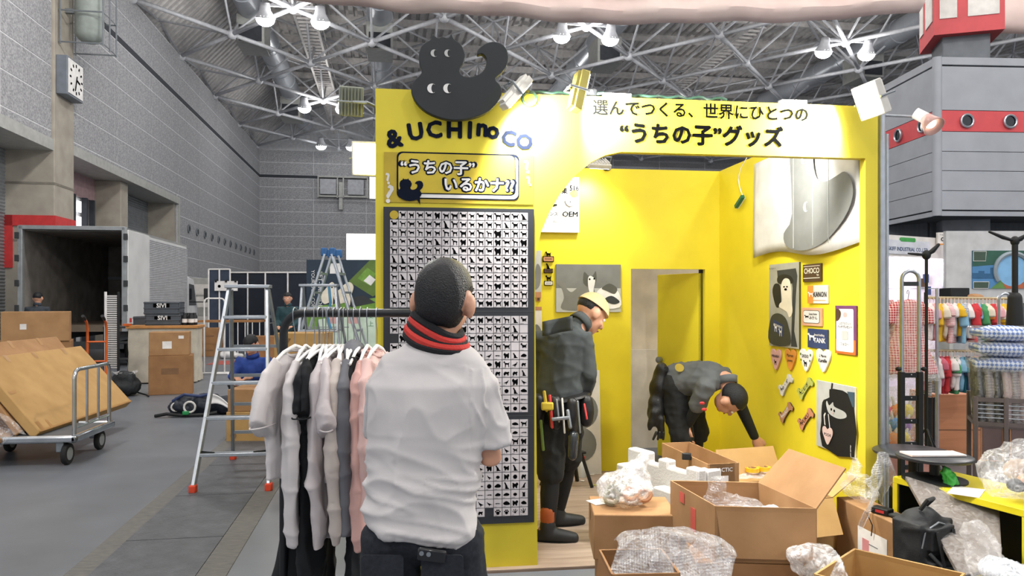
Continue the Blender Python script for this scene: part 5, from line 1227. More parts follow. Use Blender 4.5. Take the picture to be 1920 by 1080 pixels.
P = dict(pel=(-.04, 0, .84), chest=(-.008, .0, 1.22), neck=(.008, .02, 1.38), head=(.024, .028, 1.522), hdir=(.12, .93, -.25), hup=(.10, .1, 1), shL=(-.11, .015, 1.3), shR=(.105, .015, 1.3), elL=(-.18, .17, 1.08), elR=(.168, .05, 1.035), wrL=(-.08, .34, 1.12), wrR=(.09, .27, 1.09), hdL=(.5, .8, .2), hdR=(-.4, .9, .2), pnL=(.3, 0, 1), pnR=(-.3, 0, 1), hiL=(-.13, 0, .80), hiR=(.06, 0, .80), knL=(-.14, .03, .44), knR=(.08, .02, .44), anL=(-.14, -.02, .09), anR=(.09, -.02, .09))
mloc = at(815, 700, MD).xy.to_3d()
man, HmM, _ = person('shopper in white t-shirt and dark jeans with red striped neck towel', mloc, -TH, P, None, M_jean, bodyR=.9, custom_top=tee, voxel=.0085, hairlow=-.9, wr=.004)

# ---- standing worker with tool belt
WD = 4.75; SW = F / WD
M_work = mat('charcoal_shirt', '#3e4344', .85, var=.08, bump=.1, bs=200); M_blk = mat('black_workwear', '#1d1f20', .85, bump=.1, bs=150); M_leath = mat('black_leather', '#1a1a1b', .45, bump=.2, bs=80)
def w1p(px, py, y=0.): return V(((px - 1055) / SW, y, CH - (py - CY) / SW))
P = dict(pel=w1p(1048, 752), chest=w1p(1060, 650, .03), neck=w1p(1090, 606, .08), head=w1p(1112, 588, .13), hdir=(.75, .35, -.62), hup=(.55, .3, 1), shL=w1p(1018, 632, .04), shR=w1p(1092, 632, .0), elL=w1p(1008, 715, .1), elR=w1p(1104, 705, -.02), wrL=w1p(1020, 755, .2), wrR=w1p(1102, 738, .06), hdR=(.05, .25, -.95), pnR=(-.5, .8, 0), hiL=w1p(1030, 758, .02), hiR=w1p(1066, 758, -.01), knL=w1p(1032, 890, -.02), knR=w1p(1070, 880, .24), anL=w1p(1026, 990, -.06), anR=w1p(1050, 990, .26), fdL=(.9, -.1, 0), fdR=(.95, .2, 0))
P['anL'].z = P['anR'].z = .10
w1, Hm1, G1 = person('worker in charcoal shirt and tool belt standing in the booth, cream cap', at(1055, 800, WD).xy.to_3d(), -TH, P, M_work, M_blk, sleeve=1, shorts=.95, hair=M_hair, cap=mat('cream_cap', '#d9bd8a', .8), voxel=.011, leggings=mat('legging_black', '#16181a', .8), sock=mat('orange_sock', '#a4552b', .9), shoe=mat('boot_black', '#222426', .6), wr=.007)
bp = G1['pel'] + V((0, 0, .02))
MB().tube([bp + V((.17 * math.cos(t), .15 * math.sin(t), .03 * math.cos(t))) for t in [2 * PI * i / 28 for i in range(28)]], .03, 8, loop=True, flat=.5).build('tool_belt', M_leath, w1)
for a, w, h, dz in ((-1.75, .1, .17, -.1), (-1.2, .09, .2, -.12), (-.5, .1, .16, -.1), (-2.4, .1, .18, -.1), (.1, .08, .14, -.12)):
    c = bp + V((.19 * math.cos(a), .17 * math.sin(a), dz + .03)); n = V((math.cos(a), math.sin(a), 0))
    mb = MB(); mb.limb([c + V((0, 0, h * .4)), c, c - V((0, 0, h * .4))], [w * .42, w * .5, w * .4], 10); mb.fuse('pouch', M_leath, w1, .012, 2)
for px, py, py2, m, r in ((1018, 728, 760, M_gold, .010), (1028, 735, 790, M_red, .009), (1040, 742, 780, M_steel, .007), (1050, 740, 800, M_pale, .006), (1060, 762, 790, M_steel, .012), (1078, 745, 800, M_steel, .006), (1012, 780, 830, M_olive, .009), (1090, 750, 775, M_red, .006)):
    MB().limb([w1p(px, py, -.20), w1p(px + 4, py2, -.22)], [r, r], 8).build('tool', m, w1)
MB().box((0, 0, 0), (.075, .03, .05)).build('tape_measure', mat('tape_yellow', '#c7b03a', .4), w1, bevel=.01, M=Matrix.Translation(w1p(1023, 752, -.235)))
mb = MB(); mb.bar(w1p(1030, 775, -.24), w1p(1062, 772, -.24), .03, .02); mb.build('pliers', M_steel, w1, bevel=.005)
MB().limb([w1p(1070, 808, -.2), w1p(1068, 842, -.2)], [.035, .03], 12).build('small_bottle', mat('dark_bottle', '#2b3034', .2, coat=.4), w1)
MB().grid(lambda u, v: w1p(1018 + 50 * u, 592 + 26 * v + 10 * (1 - u), -.14 + .05 * math.sin(u * 3)), 8, 4).build('jacket_hood', M_work, w1, thick=.03)

# ---- bending worker
WD2 = 5.75; S2 = F / WD2
def w2p(px, py, y=0.): return V(((px - 1290) / S2, y, CH - (py - CY) / S2))
M_vest = mat('grey_work_vest', '#5e6265', .85, var=.1, bump=.1, bs=200)
P = dict(pel=w2p(1268, 712, .02), chest=w2p(1318, 703, -.16), neck=w2p(1346, 706, -.24), head=w2p(1348, 738, -.30), hdir=(.25, .1, -1), hup=(.8, -.6, -.1), shL=w2p(1305, 715, -.30), shR=w2p(1350, 700, -.06), elL=w2p(1292, 758, -.22), elR=w2p(1386, 762, -.05), wrL=w2p(1282, 792, -.13), wrR=w2p(1412, 818, -.04), hdR=(.35, 0, -.9), pnR=(0, -1, 0), hdL=(.1, .1, -1), hiL=w2p(1260, 722, -.06), hiR=w2p(1288, 722, .10), knL=w2p(1272, 810, -.10), knR=w2p(1314, 812, .12), anL=(-.07, -.02, .1), anR=(.08, .18, .1), fdL=(.8, -.5, 0), fdR=(.9, -.3, 0))
w2, Hm2, G2 = person('worker in grey vest bending down to the booth right wall', at(1290, 800, WD2).xy.to_3d(), -TH, P, M_vest, M_blk, sleeve=.5, shorts=1.05, hair=M_hair, voxel=.011, leggings=mat('legging_black', '#16181a', .8), shoe=mat('boot_black', '#222426', .6), wr=.008, hairlow=-.6)
for sd in 'RL': MB().limb([G2['sh' + sd].lerp(G2['el' + sd], .5), G2['el' + sd], G2['el' + sd].lerp(G2['wr' + sd], .96)], [.052, .046, .034], 14).build('undersleeve', M_blk, w2)
mb = MB(); mb.ball(w2p(1236, 728, -.02), (.075, .09, .14), 14, 10); mb.ball(w2p(1228, 765, -.05), (.07, .07, .12), 14, 10); mb.ball(w2p(1240, 700, -.02), (.06, .07, .09), 12, 8); mb.limb([w2p(1222, 770, -.1), w2p(1214, 800, -.1)], [.04, .02], 10); mb.limb([w2p(1234, 785, -.1), w2p(1234, 812, -.1)], [.035, .028], 10)
mb.fuse('tool_pouch', M_leath, w2, .014, 2, lambda c: .012 * noise.noise(c * 16))
for dx in (-9, -3, 4): MB().limb([w2p(1234 + dx, 806, -.12), w2p(1232 + dx * 1.4, 818, -.12)], [.012, .009], 8).build('glove_finger', M_leath, w2)
MB().tube([w2p(1245, 690, .02) + V((0, -.1 + .2 * i / 6, 0)) for i in range(7)], .02, 8).build('belt', M_leath, w2)
MB().lathe([(.001, 0), (.03, 0), (.034, .006), (.001, .01)], 18, Matrix.Translation(w2p(1266, 687, -.14)) @ Matrix.Rotation(R(60), 4, 'X')).build('badge', M_gold, w2)
for px, py in ((1298, 755), (1294, 744)): MB().ball(w2p(px, py, -.36), (.02, .008, .012), 8, 6).build('red_logo', M_red, w2)
ph = MB().box((0, 0, 0), (.085, .02, .16)).build('hand_tool', mat('taupe_plastic', '#74605c', .5), None, bevel=.008, M=Matrix.Translation(V(w2.location) + Matrix.Rotation(-TH, 3, 'Z') @ (G2['wrR'] + V((.07, -.01, -.20)))))
tag(ph, 'taupe hand sander held against the yellow wall by the bending worker', 'hand tool')

# ---- people farther off
S9 = F / 8.95
M_blueshirt = mat('blue_jacket', '#23408a', .8)
P = dict(pel=(0, .1, .3), chest=(0, .0, .68), neck=(0, -.03, .86), head=(0, -.07, .99), hdir=(0, -.8, -.6), hup=(0, -.3, 1), shL=(.17, 0, .8), shR=(-.17, 0, .8), elL=(.24, -.1, .62), elR=(-.22, -.12, .6), wrL=(.12, -.26, .62), wrR=(-.1, -.28, .62), hdL=(-.6, -.6, -.1), hdR=(.7, -.6, -.1), pnL=(0, 0, -1), pnR=(0, 0, -1), hiL=(.1, .08, .3), hiR=(-.1, .08, .3), knL=(.18, -.18, .5), knR=(-.18, -.18, .5), anL=(.15, .0, .1), anR=(-.15, .0, .1), fdL=(.1, -1, 0), fdR=(-.1, -1, 0))
person('person in a blue jacket crouching behind the tan cartons', at(476, 700, 9.15).xy.to_3d(), -TH + R(-8), P, M_blueshirt, M_blk, voxel=.016, wr=.005)
def stand(face=1):
    f = face
    return dict(pel=(0, 0, .92), chest=(0, 0, 1.27), neck=(0, .01 * f, 1.45), head=(0, .03 * f, 1.58), hdir=(0, f, -.2), shL=(-.17 * f, 0, 1.38), shR=(.17 * f, 0, 1.38), elL=(-.22 * f, .02 * f, 1.1), elR=(.22 * f, .02 * f, 1.1), wrL=(-.14 * f, .2 * f, 1.0), wrR=(.14 * f, .2 * f, 1.0), hdL=(.4 * f, .8 * f, -.2), hdR=(-.4 * f, .8 * f, -.2), pnL=(0, 0, -1), pnR=(0, 0, -1), hiL=(-.1 * f, 0, .9), hiR=(.1 * f, 0, .9), knL=(-.11 * f, .02 * f, .48), knR=(.11 * f, .02 * f, .48), anL=(-.12 * f, 0, .1), anR=(.12 * f, 0, .1), fdL=(-.2, f, 0), fdR=(.2, f, 0))
person('person in dark clothes with a teal top standing by the black booth', at(540, 700, 15.6).xy.to_3d(), -TH, stand(-1), mat('dark_teal_top', '#26444a', .8), M_blk, voxel=.02, wr=.004)
person('person in a dark jacket standing at the open truck hold', at(70, 700, 15.2).xy.to_3d(), .1, stand(1), mat('slate_jacket', '#353c44', .8), M_blk, voxel=.02, wr=.004)
# =================================================================== CLOTHES RAIL IN FRONT
RD = 3.05
rl = T('clothes_rail', 'black clothes rail with rounded corners hung with shirts', 'clothes rail', at(532, 700, RD).xy.to_3d(), -TH)
M_rail = mat('black_rail', '#1e2023', .4, metal=.3)
RZ = 1.472; RLEN = .70
MB().tube([(0, 0, .1), (0, 0, RZ - .08)] + arc((.08, 0, RZ - .08), .08, PI, PI / 2, 8) + arc((RLEN - .08, 0, RZ - .08), .08, PI / 2, 0, 8) + [(RLEN, 0, .1)], .017, 14).build('frame_tube', M_rail, rl)
for x in (0, RLEN):
    MB().tube([(x, -.24, .09), (x, .24, .09)], .017, 12).build('foot_bar', M_rail, rl)
    for y in (-.22, .22): MB().lathe([(.001, -.012), (.03, -.012), (.035, 0), (.03, .012), (.001, .012)], 14).build('caster', M_tyre, rl, M=Matrix.Translation((x, y, .036)) @ Matrix.Rotation(PI / 2, 4, 'Y'))
MB().tube([(0, 0, .13), (RLEN, 0, .13)], .014, 12).build('lower_bar', M_rail, rl)
Lr = Matrix.Translation(V(rl.location)) @ Matrix.Rotation(-TH, 4, 'Z')
def hanger_at(x, yaw, label, m=M_white, group='white hangers on the black rail'):
    t = T('coat_hanger', label, 'hanger', Lr @ V((x, 0, RZ + .017)), -TH + yaw, group)
    MB().tube(arc((0, 0, -.0175 + .003), .02, -.4, PI * 1.0, 10, (0, 1, 0)) + [(0, -.018, -.05), (0, 0, -.09), (0, 0, -.155)], .0022, 6).build('hook', M_steel, t)
    MB().tube([(0, -.20, -.21), (0, -.10, -.17), (0, 0, -.15), (0, .10, -.17), (0, .20, -.21)], [.005, .007, .008, .007, .005], 8).build('shoulder_bar', m, t)
    MB().tube([(0, -.20, -.21), (0, .20, -.21)], .003, 6).build('cross_bar', m, t)
    return t
def garment(name, label, cat, x, yaw, m, L=.46, hw=.215, sl=.2, th=.030, seed=0, flare=1.05, hood=False, slang=.06, name2=None):
    """shirt hanging edge-on to the rail: body, two sleeves, folds"""
    mb = MB(); zs = [-.112, -.125, -.15, -.19, -.26, -.36, -.5, -.62, -.74, -.9, -1.05]; zs = [z for z in zs if z > -.11 - L + .04] + [-.11 - L]
    rings = []
    for z in zs:
        a = hw * (.32 if z > -.115 else .55 if z > -.13 else .85 if z > -.16 else .97 if z > -.2 else 1 + (flare - 1) * min(1, (-z - .2) / .4)); b = th * (.55 if z > -.13 else .9 if z > -.2 else 1.15)
        rings.append([V((b * math.cos(t) * (1 + .25 * math.sin(3 * t + seed)), a * math.sin(t), z)) for t in [2 * PI * i / 28 for i in range(28)]])
    mb.loft(rings)
    for s in (-1, 1):
        y0 = s * hw * .88
        if sl < .3: pts = [V((0, y0 * .8, -.145)), V((0, y0 * 1.08, -.20)), V((.004, y0 * 1.08 + s * slang, -.15 - sl)), V((.006, y0 * 1.08 + s * (slang + .012), -.17 - sl))]; rr = [.045, .075, .085, .085]; fl = .30
        else: pts = [V((0, y0 * .8, -.145)), V((0, y0 * 1.06, -.22)), V((.01, y0 * 1.0 + s * .04, -.22 - sl * .45)), V((.012, y0 * .95 + s * .03, -.2 - sl * .9)), V((.012, y0 * .93 + s * .03, -.2 - sl))]; rr = [.045, .07, .062, .052, .045]; fl = .42
        # flatten across the rail: tube made in the y-z plane
        q = MB().tube(pts, rr, 14)
        mb.add([(p[0] * 1, p[1], p[2]) for p in [((v[0]) * fl, v[1], v[2]) for v in q.v]], q.f)
    if hood: mb.ball((0, .0, -.13), (.05, .10, .07), 14, 10)
    Mx = Lr @ Matrix.Translation((x, 0, RZ - .05)) @ Matrix.Rotation(yaw, 4, 'Z')
    def wk(c): return fold(c + V((seed * 3.1, seed, 0)), 9, 1.8, 1, .022 * min(1, max(0, (-c.z - .13) * 5)), 3) + fold(c + V((seed, 5, 1)), 8, 9, 4, .009, 4)
    o = mb.fuse(name, m, None, .0065, 1, wk); o.matrix_world = Mx; o.location = Mx.translation; o.rotation_euler = (0, 0, -TH + yaw)
    tag(o, label, cat, 'clothes hanging on the black rail')
    if sl < .3:
        for s_ in (-1, 1):
            c = V((.006 * .3, s_ * (hw * .88 * 1.08 + slang + .008), -.155 - sl)); MB().tube([c + V((.0265 * math.cos(t), .087 * math.sin(t), -.0 * math.sin(t))) for t in [2 * PI * i / 24 for i in range(24)]], .003, 6, loop=True).build('sleeve_hem', m, o)
    nb = MB(); nb.tube([V((.016 * math.cos(t), .075 * math.sin(t), -.113 - .012 * math.cos(t))) for t in [2 * PI * i / 20 for i in range(20)]], .008, 6, loop=True); nb.build('neckband', m, o)
    return o
G_w = mat('cloth_white', '#ccc7c7', .9, var=.02, bump=.08, bs=300); G_w2 = mat('cloth_lilac_white', '#c4bcbd', .9, var=.02, bump=.08, bs=300); G_b = mat('cloth_black', '#16191d', .9, bump=.08, bs=300); G_c = mat('cloth_cream', '#c2b8b1', .9, var=.02, bump=.1, bs=200); G_g = mat('cloth_grey', '#6d6f75', .9, var=.06, bump=.12, bs=300); G_p = mat('cloth_pink', '#cfa59d', .9, var=.03, bump=.1, bs=250); G_p2 = mat('cloth_pale_pink', '#d6b5b0', .9, var=.03, bump=.1, bs=250)
def sx(px): return (px - 532) * RD / F + .0
gs = [('t_shirt', 'white short sleeved t-shirt at the corner end of the black rail', 't-shirt', 553, R(-9), G_w, dict(L=.47, sl=.21, seed=1)),
      ('long_sleeve_shirt', 'white long sleeved shirt second from the rail corner', 'shirt', 573, R(3), G_w, dict(L=.6, sl=.62, seed=2, th=.024)),
      ('t_shirt', 'black t-shirt between the white shirts on the rail', 't-shirt', 590, R(6), G_b, dict(L=.5, sl=.18, seed=3, slang=.02)),
      ('long_dress', 'long black dress hanging behind the black t-shirt on the rail', 'dress', 598, R(-2), G_b, dict(L=1.05, sl=.18, seed=4, th=.03, slang=.01)),
      ('t_shirt', 'lilac white t-shirt with wide sleeve beside the black t-shirt', 't-shirt', 611, R(14), G_w2, dict(L=.49, sl=.22, seed=5, th=.03)),
      ('long_sleeve_shirt', 'white long sleeved shirt under the clump of hangers', 'shirt', 627, R(-4), G_w2, dict(L=.72, sl=.64, seed=6, th=.026)),
      ('long_sleeve_shirt', 'cream long sleeved sweatshirt beside the grey hoodie', 'sweatshirt', 645, R(4), G_c, dict(L=.64, sl=.62, seed=7, th=.032)),
      ('hoodie', 'grey hoodie on the black rail', 'hoodie', 664, R(2), G_g, dict(L=.62, sl=.58, seed=8, th=.036, hood=True)),
      ('long_dress', 'long black dress hanging between the grey hoodie and pink sweater', 'dress', 676, R(0), G_b, dict(L=1.02, sl=.2, seed=9, th=.02, slang=.0, hw=.17)),
      ('sweater', 'pink sweater between the grey hoodie and the shopper', 'sweater', 689, R(2), G_p, dict(L=.66, sl=.64, seed=10, th=.028)),
      ('sweater', 'pale pink sweater nearest the shopper', 'sweater', 707, R(-3), G_p2, dict(L=.6, sl=.5, seed=11, th=.028))]
for i, (n, lab, c, px, yaw, m, kw) in enumerate(gs):
    garment(n, lab, c, sx(px), yaw, m, **kw)
    hanger_at(sx(px), yaw, 'white hanger holding the ' + ' '.join(lab.split()[:4]) + ' ' + ['at the corner', 'second in line', 'fourth in line', 'behind the black t-shirt', 'beside the black t-shirt', 'in the clump', 'beside the hoodie', 'in grey', 'after the hoodie', 'before the last', 'nearest the shopper'][i])
for i, px in enumerate((600, 606, 618, 634, 640, 652)):
    hanger_at(sx(px), R((-14, 9, -18, 16, -10, 12)[i]), 'bare white hanger, %s of the clump counted from the rail corner' % ('first', 'second', 'third', 'fourth', 'fifth', 'sixth')[i], group='bare hangers in the clump')
bg = T('garment_bag', 'black garment bag standing at the foot of the rail post', 'bag', Lr @ V((.0, -.02, .0)), -TH)
mb = MB(); mb.limb([(.0, .1, .13), (.01, .1, .35), (.02, .1, .62)], [.075, .085, .05], 14); mb.limb([(.04, .2, .13), (.05, .2, .5)], [.08, .07], 12)
mb.fuse('bag', G_b, bg, .012, 3, lambda c: fold(c, 6, 3, 1, .015))
MB().tube([(.02, .06, .62), (.03, .02, .75), (.03, .12, .75), (.02, .14, .62)], .008, 6).build('handle', M_black, bg)
# =================================================================== UNPACKED BOXES IN FRONT OF THE BOOTH
def fromcorner(c, w, d, rz):
    """centre of the base from its front left corner"""
    return V(c) + Matrix.Rotation(rz, 3, 'Z') @ V((w / 2, d / 2, 0))
def lump(name, label, cat, loc, parts, m, voxel=.012, amp=.02, freq=10, it=2, rz=0., sharp=0):
    mb = MB()
    for c, r in parts: mb.ball(c, r, 18, 12)
    def wk(c):
        n = amp * noise.noise(c * freq) + amp * .5 * noise.noise(c * freq * 2.3)
        return n + (fold(c, freq * .6, freq * .8, freq * .2, amp * 1.4, 5) if sharp else 0)
    o = mb.fuse(name, m, None, voxel, it, wk); o.location = loc; o.rotation_euler.z = rz
    return tag(o, label, cat)
M_print2 = mat('red_faded_print', '#c8574a', .7)
g = 'opened cartons in front of the booth'
rz0 = -TH + R(-2)
ca = at(1113, 1050, 3.75); wA, dA = .42, .36
cA = fromcorner(ca, wA, dA, rz0); zA = ca.z
carton('closed tan carton carrying the plastic wrapped bundle', (cA.x, cA.y, zA), wA, dA, .228, rz0, M_kraft, group=g, tape=False, prints=(('l', .1, .75, .05, .05, M_blur, ''),))
carton('lower tan carton supporting the closed carton at the booth entrance', (cA.x + .02, cA.y + .03, 0), wA - .04, dA - .02, zA - .002, rz0, M_kraft3, group=g)
cB = at(1312, 1052, 3.30); wB, dB = .43, .46; rzB = -TH + R(-5)
pB = fromcorner(cB, wB, dB, rzB); zB = cB.z
boxB = carton('big opened tan carton with raised flaps and red faded mark', (pB.x, pB.y, zB), wB, dB, .245, rzB, M_kraft, opened=(172, 38, 172, None), group=g, prints=(('l', -.05, .5, .05, .11, M_print2, ''), ('l', .2, .8, .05, .05, M_print2, '')))
Sh = Matrix.Identity(4); Sh[0][1] = -.30
for ch in boxB.children:            # the emptied carton has gone out of square
    ch.data.transform(Sh @ ch.matrix_basis); ch.matrix_basis = Matrix.Identity(4)
carton('tan carton underneath the big opened carton', (pB.x, pB.y, 0), wB + .04, dB + .02, zB - .003, rzB, M_kraft3, group=g)
Bi = Matrix.Translation((pB.x, pB.y, zB)) @ Matrix.Rotation(rzB, 4, 'Z')
lump('bubble_wrap', 'crumpled bubble wrap standing up inside the big opened carton', 'bubble wrap', Bi @ V((-.06, .05, .15)), [((0, 0, 0), (.09, .1, .08)), ((-.02, .02, .08), (.05, .05, .08)), ((.1, 0, .01), (.1, .1, .05))], M_bubble, .01, .018, 11, 1, sharp=1)
lump('wrapped_parcel', 'white film wrapped parcel inside the big opened carton', 'parcel', Bi @ V((.08, -.02, .12)), [((0, 0, 0), (.11, .14, .06)), ((.05, -.05, .03), (.08, .07, .05))], mat('pale_parcel', '#d5d7dc', .35, coat=.3), .01, .02, 18, 1)
# wrapped bundle on the closed carton
bn = lump('wrapped_bundle', 'clear plastic bag bundle of round goods on the closed carton', 'bundle', (cA.x - .03, cA.y + .02, zA + .228 + .085), [((0, 0, 0), (.15, .13, .09)), ((.06, .02, .05), (.09, .09, .08)), ((.11, .05, .12), (.035, .035, .06))], film('bundle_film', haze=.34, bs=30, bump=.4), .009, .012, 14, 1, sharp=1)
for i in range(9):
    a = i * 2.4; r = .03 + .055 * (i % 3) / 2
    MB().tube(arc((r * 1.3 * math.cos(a), r * math.sin(a), -.045 + .02 * (i % 4)), .034, 0, 2 * PI, 14, (1, 0, .2), (0, .6, .8)), .011, 6).build('ring', (M_pale, mat('goods_olive', '#8c8a72', .5), M_tan)[i % 3], bn)
pp = MB().box((0, 0, .002), (.13, .10, .003)).build('paper_sheet', M_paper, None, M=Matrix.Translation((cA.x - .14, cA.y + .08, zA + .229)) @ Matrix.Rotation(.3, 4, 'Z')); tag(pp, 'white paper sheet on the closed carton beside the bundle', 'paper')
# front cartons
carton('opened tan carton foremost at the picture bottom under the bubble wrap', at(1196, 1100, 2.98).xy.to_3d(), .26, .28, .485, -TH + R(3), M_kraft3, opened=(168, 170, 172, 170), group=g)
def bub(u, v):
    a = (u - .5) * 2; b = v
    x = a * .235 + .02 * math.sin(b * 6); z = .10 * math.cos(a * 1.25) - .26 * max(0, b - .35) ** 1.2 + .02 * noise.noise(V((u * 6, v * 6, 3))) - .05 * max(0, a) * b
    y = .12 - .24 * b + .03 * noise.noise(V((u * 5, v * 5, 0))) + .02 * math.sin(u * 9)
    return V((x, y, z))
o = MB().grid(bub, 60, 50).build('bubble_sheet', M_bubble, None, M=Matrix.Translation(at(1262, 1050, 3.0) + V((0, 0, 0))) @ Matrix.Rotation(-TH + R(-8), 4, 'Z'), thick=.006); tag(o, 'big bubble wrap sheet billowing over the cartons at the picture bottom', 'bubble wrap')
o = MB().grid(lambda u, v: bub(u, v) * .93 + V((0, .012, -.015)), 50, 40).build('inner_layer', M_bubble, o)
ce_ = at(1668, 1075, 2.95)
carton('opened tan carton with a corner towards the black backpack at the bottom', (ce_.x, ce_.y, 0), .42, .42, .445, R(38), M_kraft2, opened=(172, 172, 172, 172), group=g)
lump('film_bag', 'crumpled clear film bag between the cartons at the picture bottom', 'bag', at(1535, 1062, 3.15), [((0, 0, 0), (.11, .1, .08)), ((-.07, 0, .04), (.05, .05, .05)), ((.05, 0, -.06), (.1, .09, .06)), ((0, 0, -.2), (.12, .1, .2))], film('bag_film', haze=.36, bs=22, bump=.4), .011, .02, 10, 1, sharp=1)
# styrofoam
M_foam = mat('styrofoam', '#c9c7c4', .8, bump=.3, bs=90, var=.03)
fm = T('foam_packing', 'white styrofoam packing piece with notches behind the bundle', 'foam', at(1258, 900, 4.5).xy.to_3d() + V((0, 0, .30)), R(22))
prof = [(-.33, 0), (.30, 0), (.30, .27), (.20, .27), (.20, .235), (.05, .235), (.05, .275), (-.04, .275), (-.04, .23), (-.14, .23), (-.14, .29), (-.33, .29)]
MB().prism(prof, .07, Matrix(((0, 0, 1, -.07), (-1, 0, 0, 0), (0, 1, 0, 0), (0, 0, 0, 1)))).build('notched_wall', M_foam, fm, bevel=.012)
MB().bx(-.07, .12, -.30, .33, 0, .06).build('base_slab', M_foam, fm, bevel=.01)
MB().bx(.0, .12, -.30, -.22, .06, .26).build('end_block', M_foam, fm, bevel=.014)
MB().bx(-.16, -.07, -.30, -.02, 0, .13).build('step_block', M_foam, fm, bevel=.012)
MB().bx(-.16, -.07, .18, .33, 0, .2).build('step_block', M_foam, fm, bevel=.012)
carton('tan carton hidden under the styrofoam piece', at(1250, 900, 4.52).xy.to_3d(), .30, .6, .298, R(20), M_kraft3, group=g)
# long narrow carton with black label
pG = (at(1350, 870, 4.30) + at(1262, 830, 4.95)) / 2
gx = carton('long narrow open carton with a black product label', (pG.x + .02, pG.y, .30), .19, .66, .285, R(4), M_kraft, opened=(None, None, None, None), group=g)
MB().bx(-.085, .07, -.333, -.3325, .06, .285).build('black_label', M_print, gx); MB().bx(-.04, .03, -.3335, -.333, .16, .215).build('label_panel', M_paper, gx); MB().bx(-.02, .05, -.3335, -.333, .07, .12).build('label_panel', M_lgrey, gx); text('ARCTIC', M_white, gx, face_M((0, -.3336, .25), FN), w=.11, bold=.02)
carton('tan carton hidden under the long narrow one', (pG.x + .02, pG.y, 0), .24, .6, .297, R(4), M_kraft3, group=g)
o = MB().bar((-.02, 0, 0), (.03, -.02, 0), .03, .04).build('binder_clip', M_black, None, bevel=.005, M=Matrix.Translation((pG.x - .10, pG.y - .10, .585))); tag(o, 'black clip on the rim of the long narrow carton', 'clip')
# carton with tapes
pI = at(1452, 905, 4.42)
bi = carton('opened tan carton beside the yellow wall with purple film inside', (pI.x, pI.y, 0), .46, .44, .40, R(10), M_kraft2, opened=(150, 62, 20, 160), group=g, prints=(('l', .2, .8, .16, .05, M_print2, ''),))
lump('purple_film', 'purple tinted bubble film inside the carton by the yellow wall', 'bubble wrap', (pI.x + .06, pI.y - .02, .37), [((0, 0, 0), (.16, .16, .07)), ((.06, .03, .04), (.09, .1, .05))], film('purple_bubble', tint=(.72, .6, .85), haze=.75, bubbles=80, bump=1.), .011, .02, 14, 1)
pS = at(1400, 892, 4.72)
sb = carton('low pale carton behind, carrying the tape rolls', (pS.x, pS.y, 0), .3, .34, .43, R(6), M_kraft2, group=g)
o = MB().grid(lambda u, v: V((-.17 + .36 * u, -.18 + .34 * v, .435 + .018 * noise.noise(V((u * 4, v * 4, 1))) + .012)), 24, 20).build('film_sheet', M_film, None, M=Matrix.Translation((pS.x + .03, pS.y, 0)), thick=.003); tag(o, 'clear film sheet spread under the tape rolls', 'film')
for i, (dx, dy) in enumerate(((.0, -.08), (.085, -.06))):
    t = T('tape_roll', ['yellow tape roll nearer the long narrow carton', 'yellow tape roll nearer the yellow wall'][i], 'tape roll', (pS.x + dx, pS.y + dy, .462), 0, 'yellow tape rolls')
    MB().lathe([(.026, 0), (.042, 0), (.042, .024), (.026, .024), (.026, 0)], 22, cap=False).build('tape', mat('tape_roll_yellow', '#e0a91f', .35), t); MB().lathe([(.0235, -.001), (.0262, -.001), (.0262, .025), (.0235, .025), (.0235, -.001)], 22, cap=False).build('core', M_kraft, t)
dkb = carton('small black printed carton between the big carton and the yellow wall', at(1398, 955, 3.98).xy.to_3d(), .17, .24, .36, R(16), mat('black_card', '#26282a', .5), tape=False, group=g, name='printed_carton', prints=(('f', 0, .7, .09, .03, M_lgrey, 'OVHT'),))
# curl of brown paper, scraps
o = MB().grid(lambda u, v: V((.16 * (v - .5) * 2 * .8, .07 * math.cos(u * 4.2) , .075 + .072 * math.sin(u * 4.2 + .2))), 24, 4).build('paper_curl', M_kraft2, None, M=Matrix.Translation(at(1536, 1030, 4.55).xy.to_3d() + V((0, 0, .0))) @ Matrix.Rotation(R(-25), 4, 'Z'), thick=.004); tag(o, 'curled brown packing paper on the floor by the yellow wall', 'paper')
sc = [(1110, 890, 'white'), (1092, 902, 'white'), (1118, 910, 'yellow'), (1549, 990, 'cream'), (1552, 1024, 'white'), (1130, 878, 'cream')]
for i, (px, py, c) in enumerate(sc):
    p = gz(px, py, .02); o = MB().prism([(-.02, -.012), (.018, -.016), (.022, .01), (-.008, .018)], .004).build('paper_scrap', {'white': M_paper, 'yellow': M_lime, 'cream': M_cream}[c], None, M=Matrix.Translation(p) @ Matrix.Rotation(i * 1.3, 4, 'Z'))
    tag(o, ['white paper scrap on the booth floor nearest the spray bottle', 'white paper scrap on the booth floor nearest the black stool', 'yellow scrap lowest of those by the spray bottle', 'cream scrap at the foot of the yellow wall', 'white scrap beside the brown paper curl', 'cream scrap before the booth back wall'][i], 'scrap', 'paper scraps on the booth floor')
sp = T('spray_bottle', 'white spray bottle with red trigger on the booth floor', 'bottle', gz(1092, 894, .018))
MB().lathe([(.001, 0), (.036, 0), (.038, .01), (.038, .08), (.03, .11), (.014, .13), (.014, .145), (.001, .145)], 18).build('bottle', mat('bottle_white', '#dfe3e6', .3, trans=.2), sp)
mb = MB(); mb.bx(-.03, .025, -.012, .012, .145, .175); mb.bar((-.02, 0, .15), (-.035, 0, .115), .01); mb.build('trigger_head', M_red, sp, bevel=.004)
so = T('step_stool', 'black folding step stool behind the standing worker', 'stool', gz(1062, 912, .018), .3)
MB().bx(-.13, .13, -.1, .1, .27, .29).build('seat', M_black, so, bevel=.006)
for x in (-1, 1):
    for y in (-1, 1): MB().bar((x * .17, y * .12, 0), (x * .1, y * .07, .27), .025).build('leg', M_black, so)

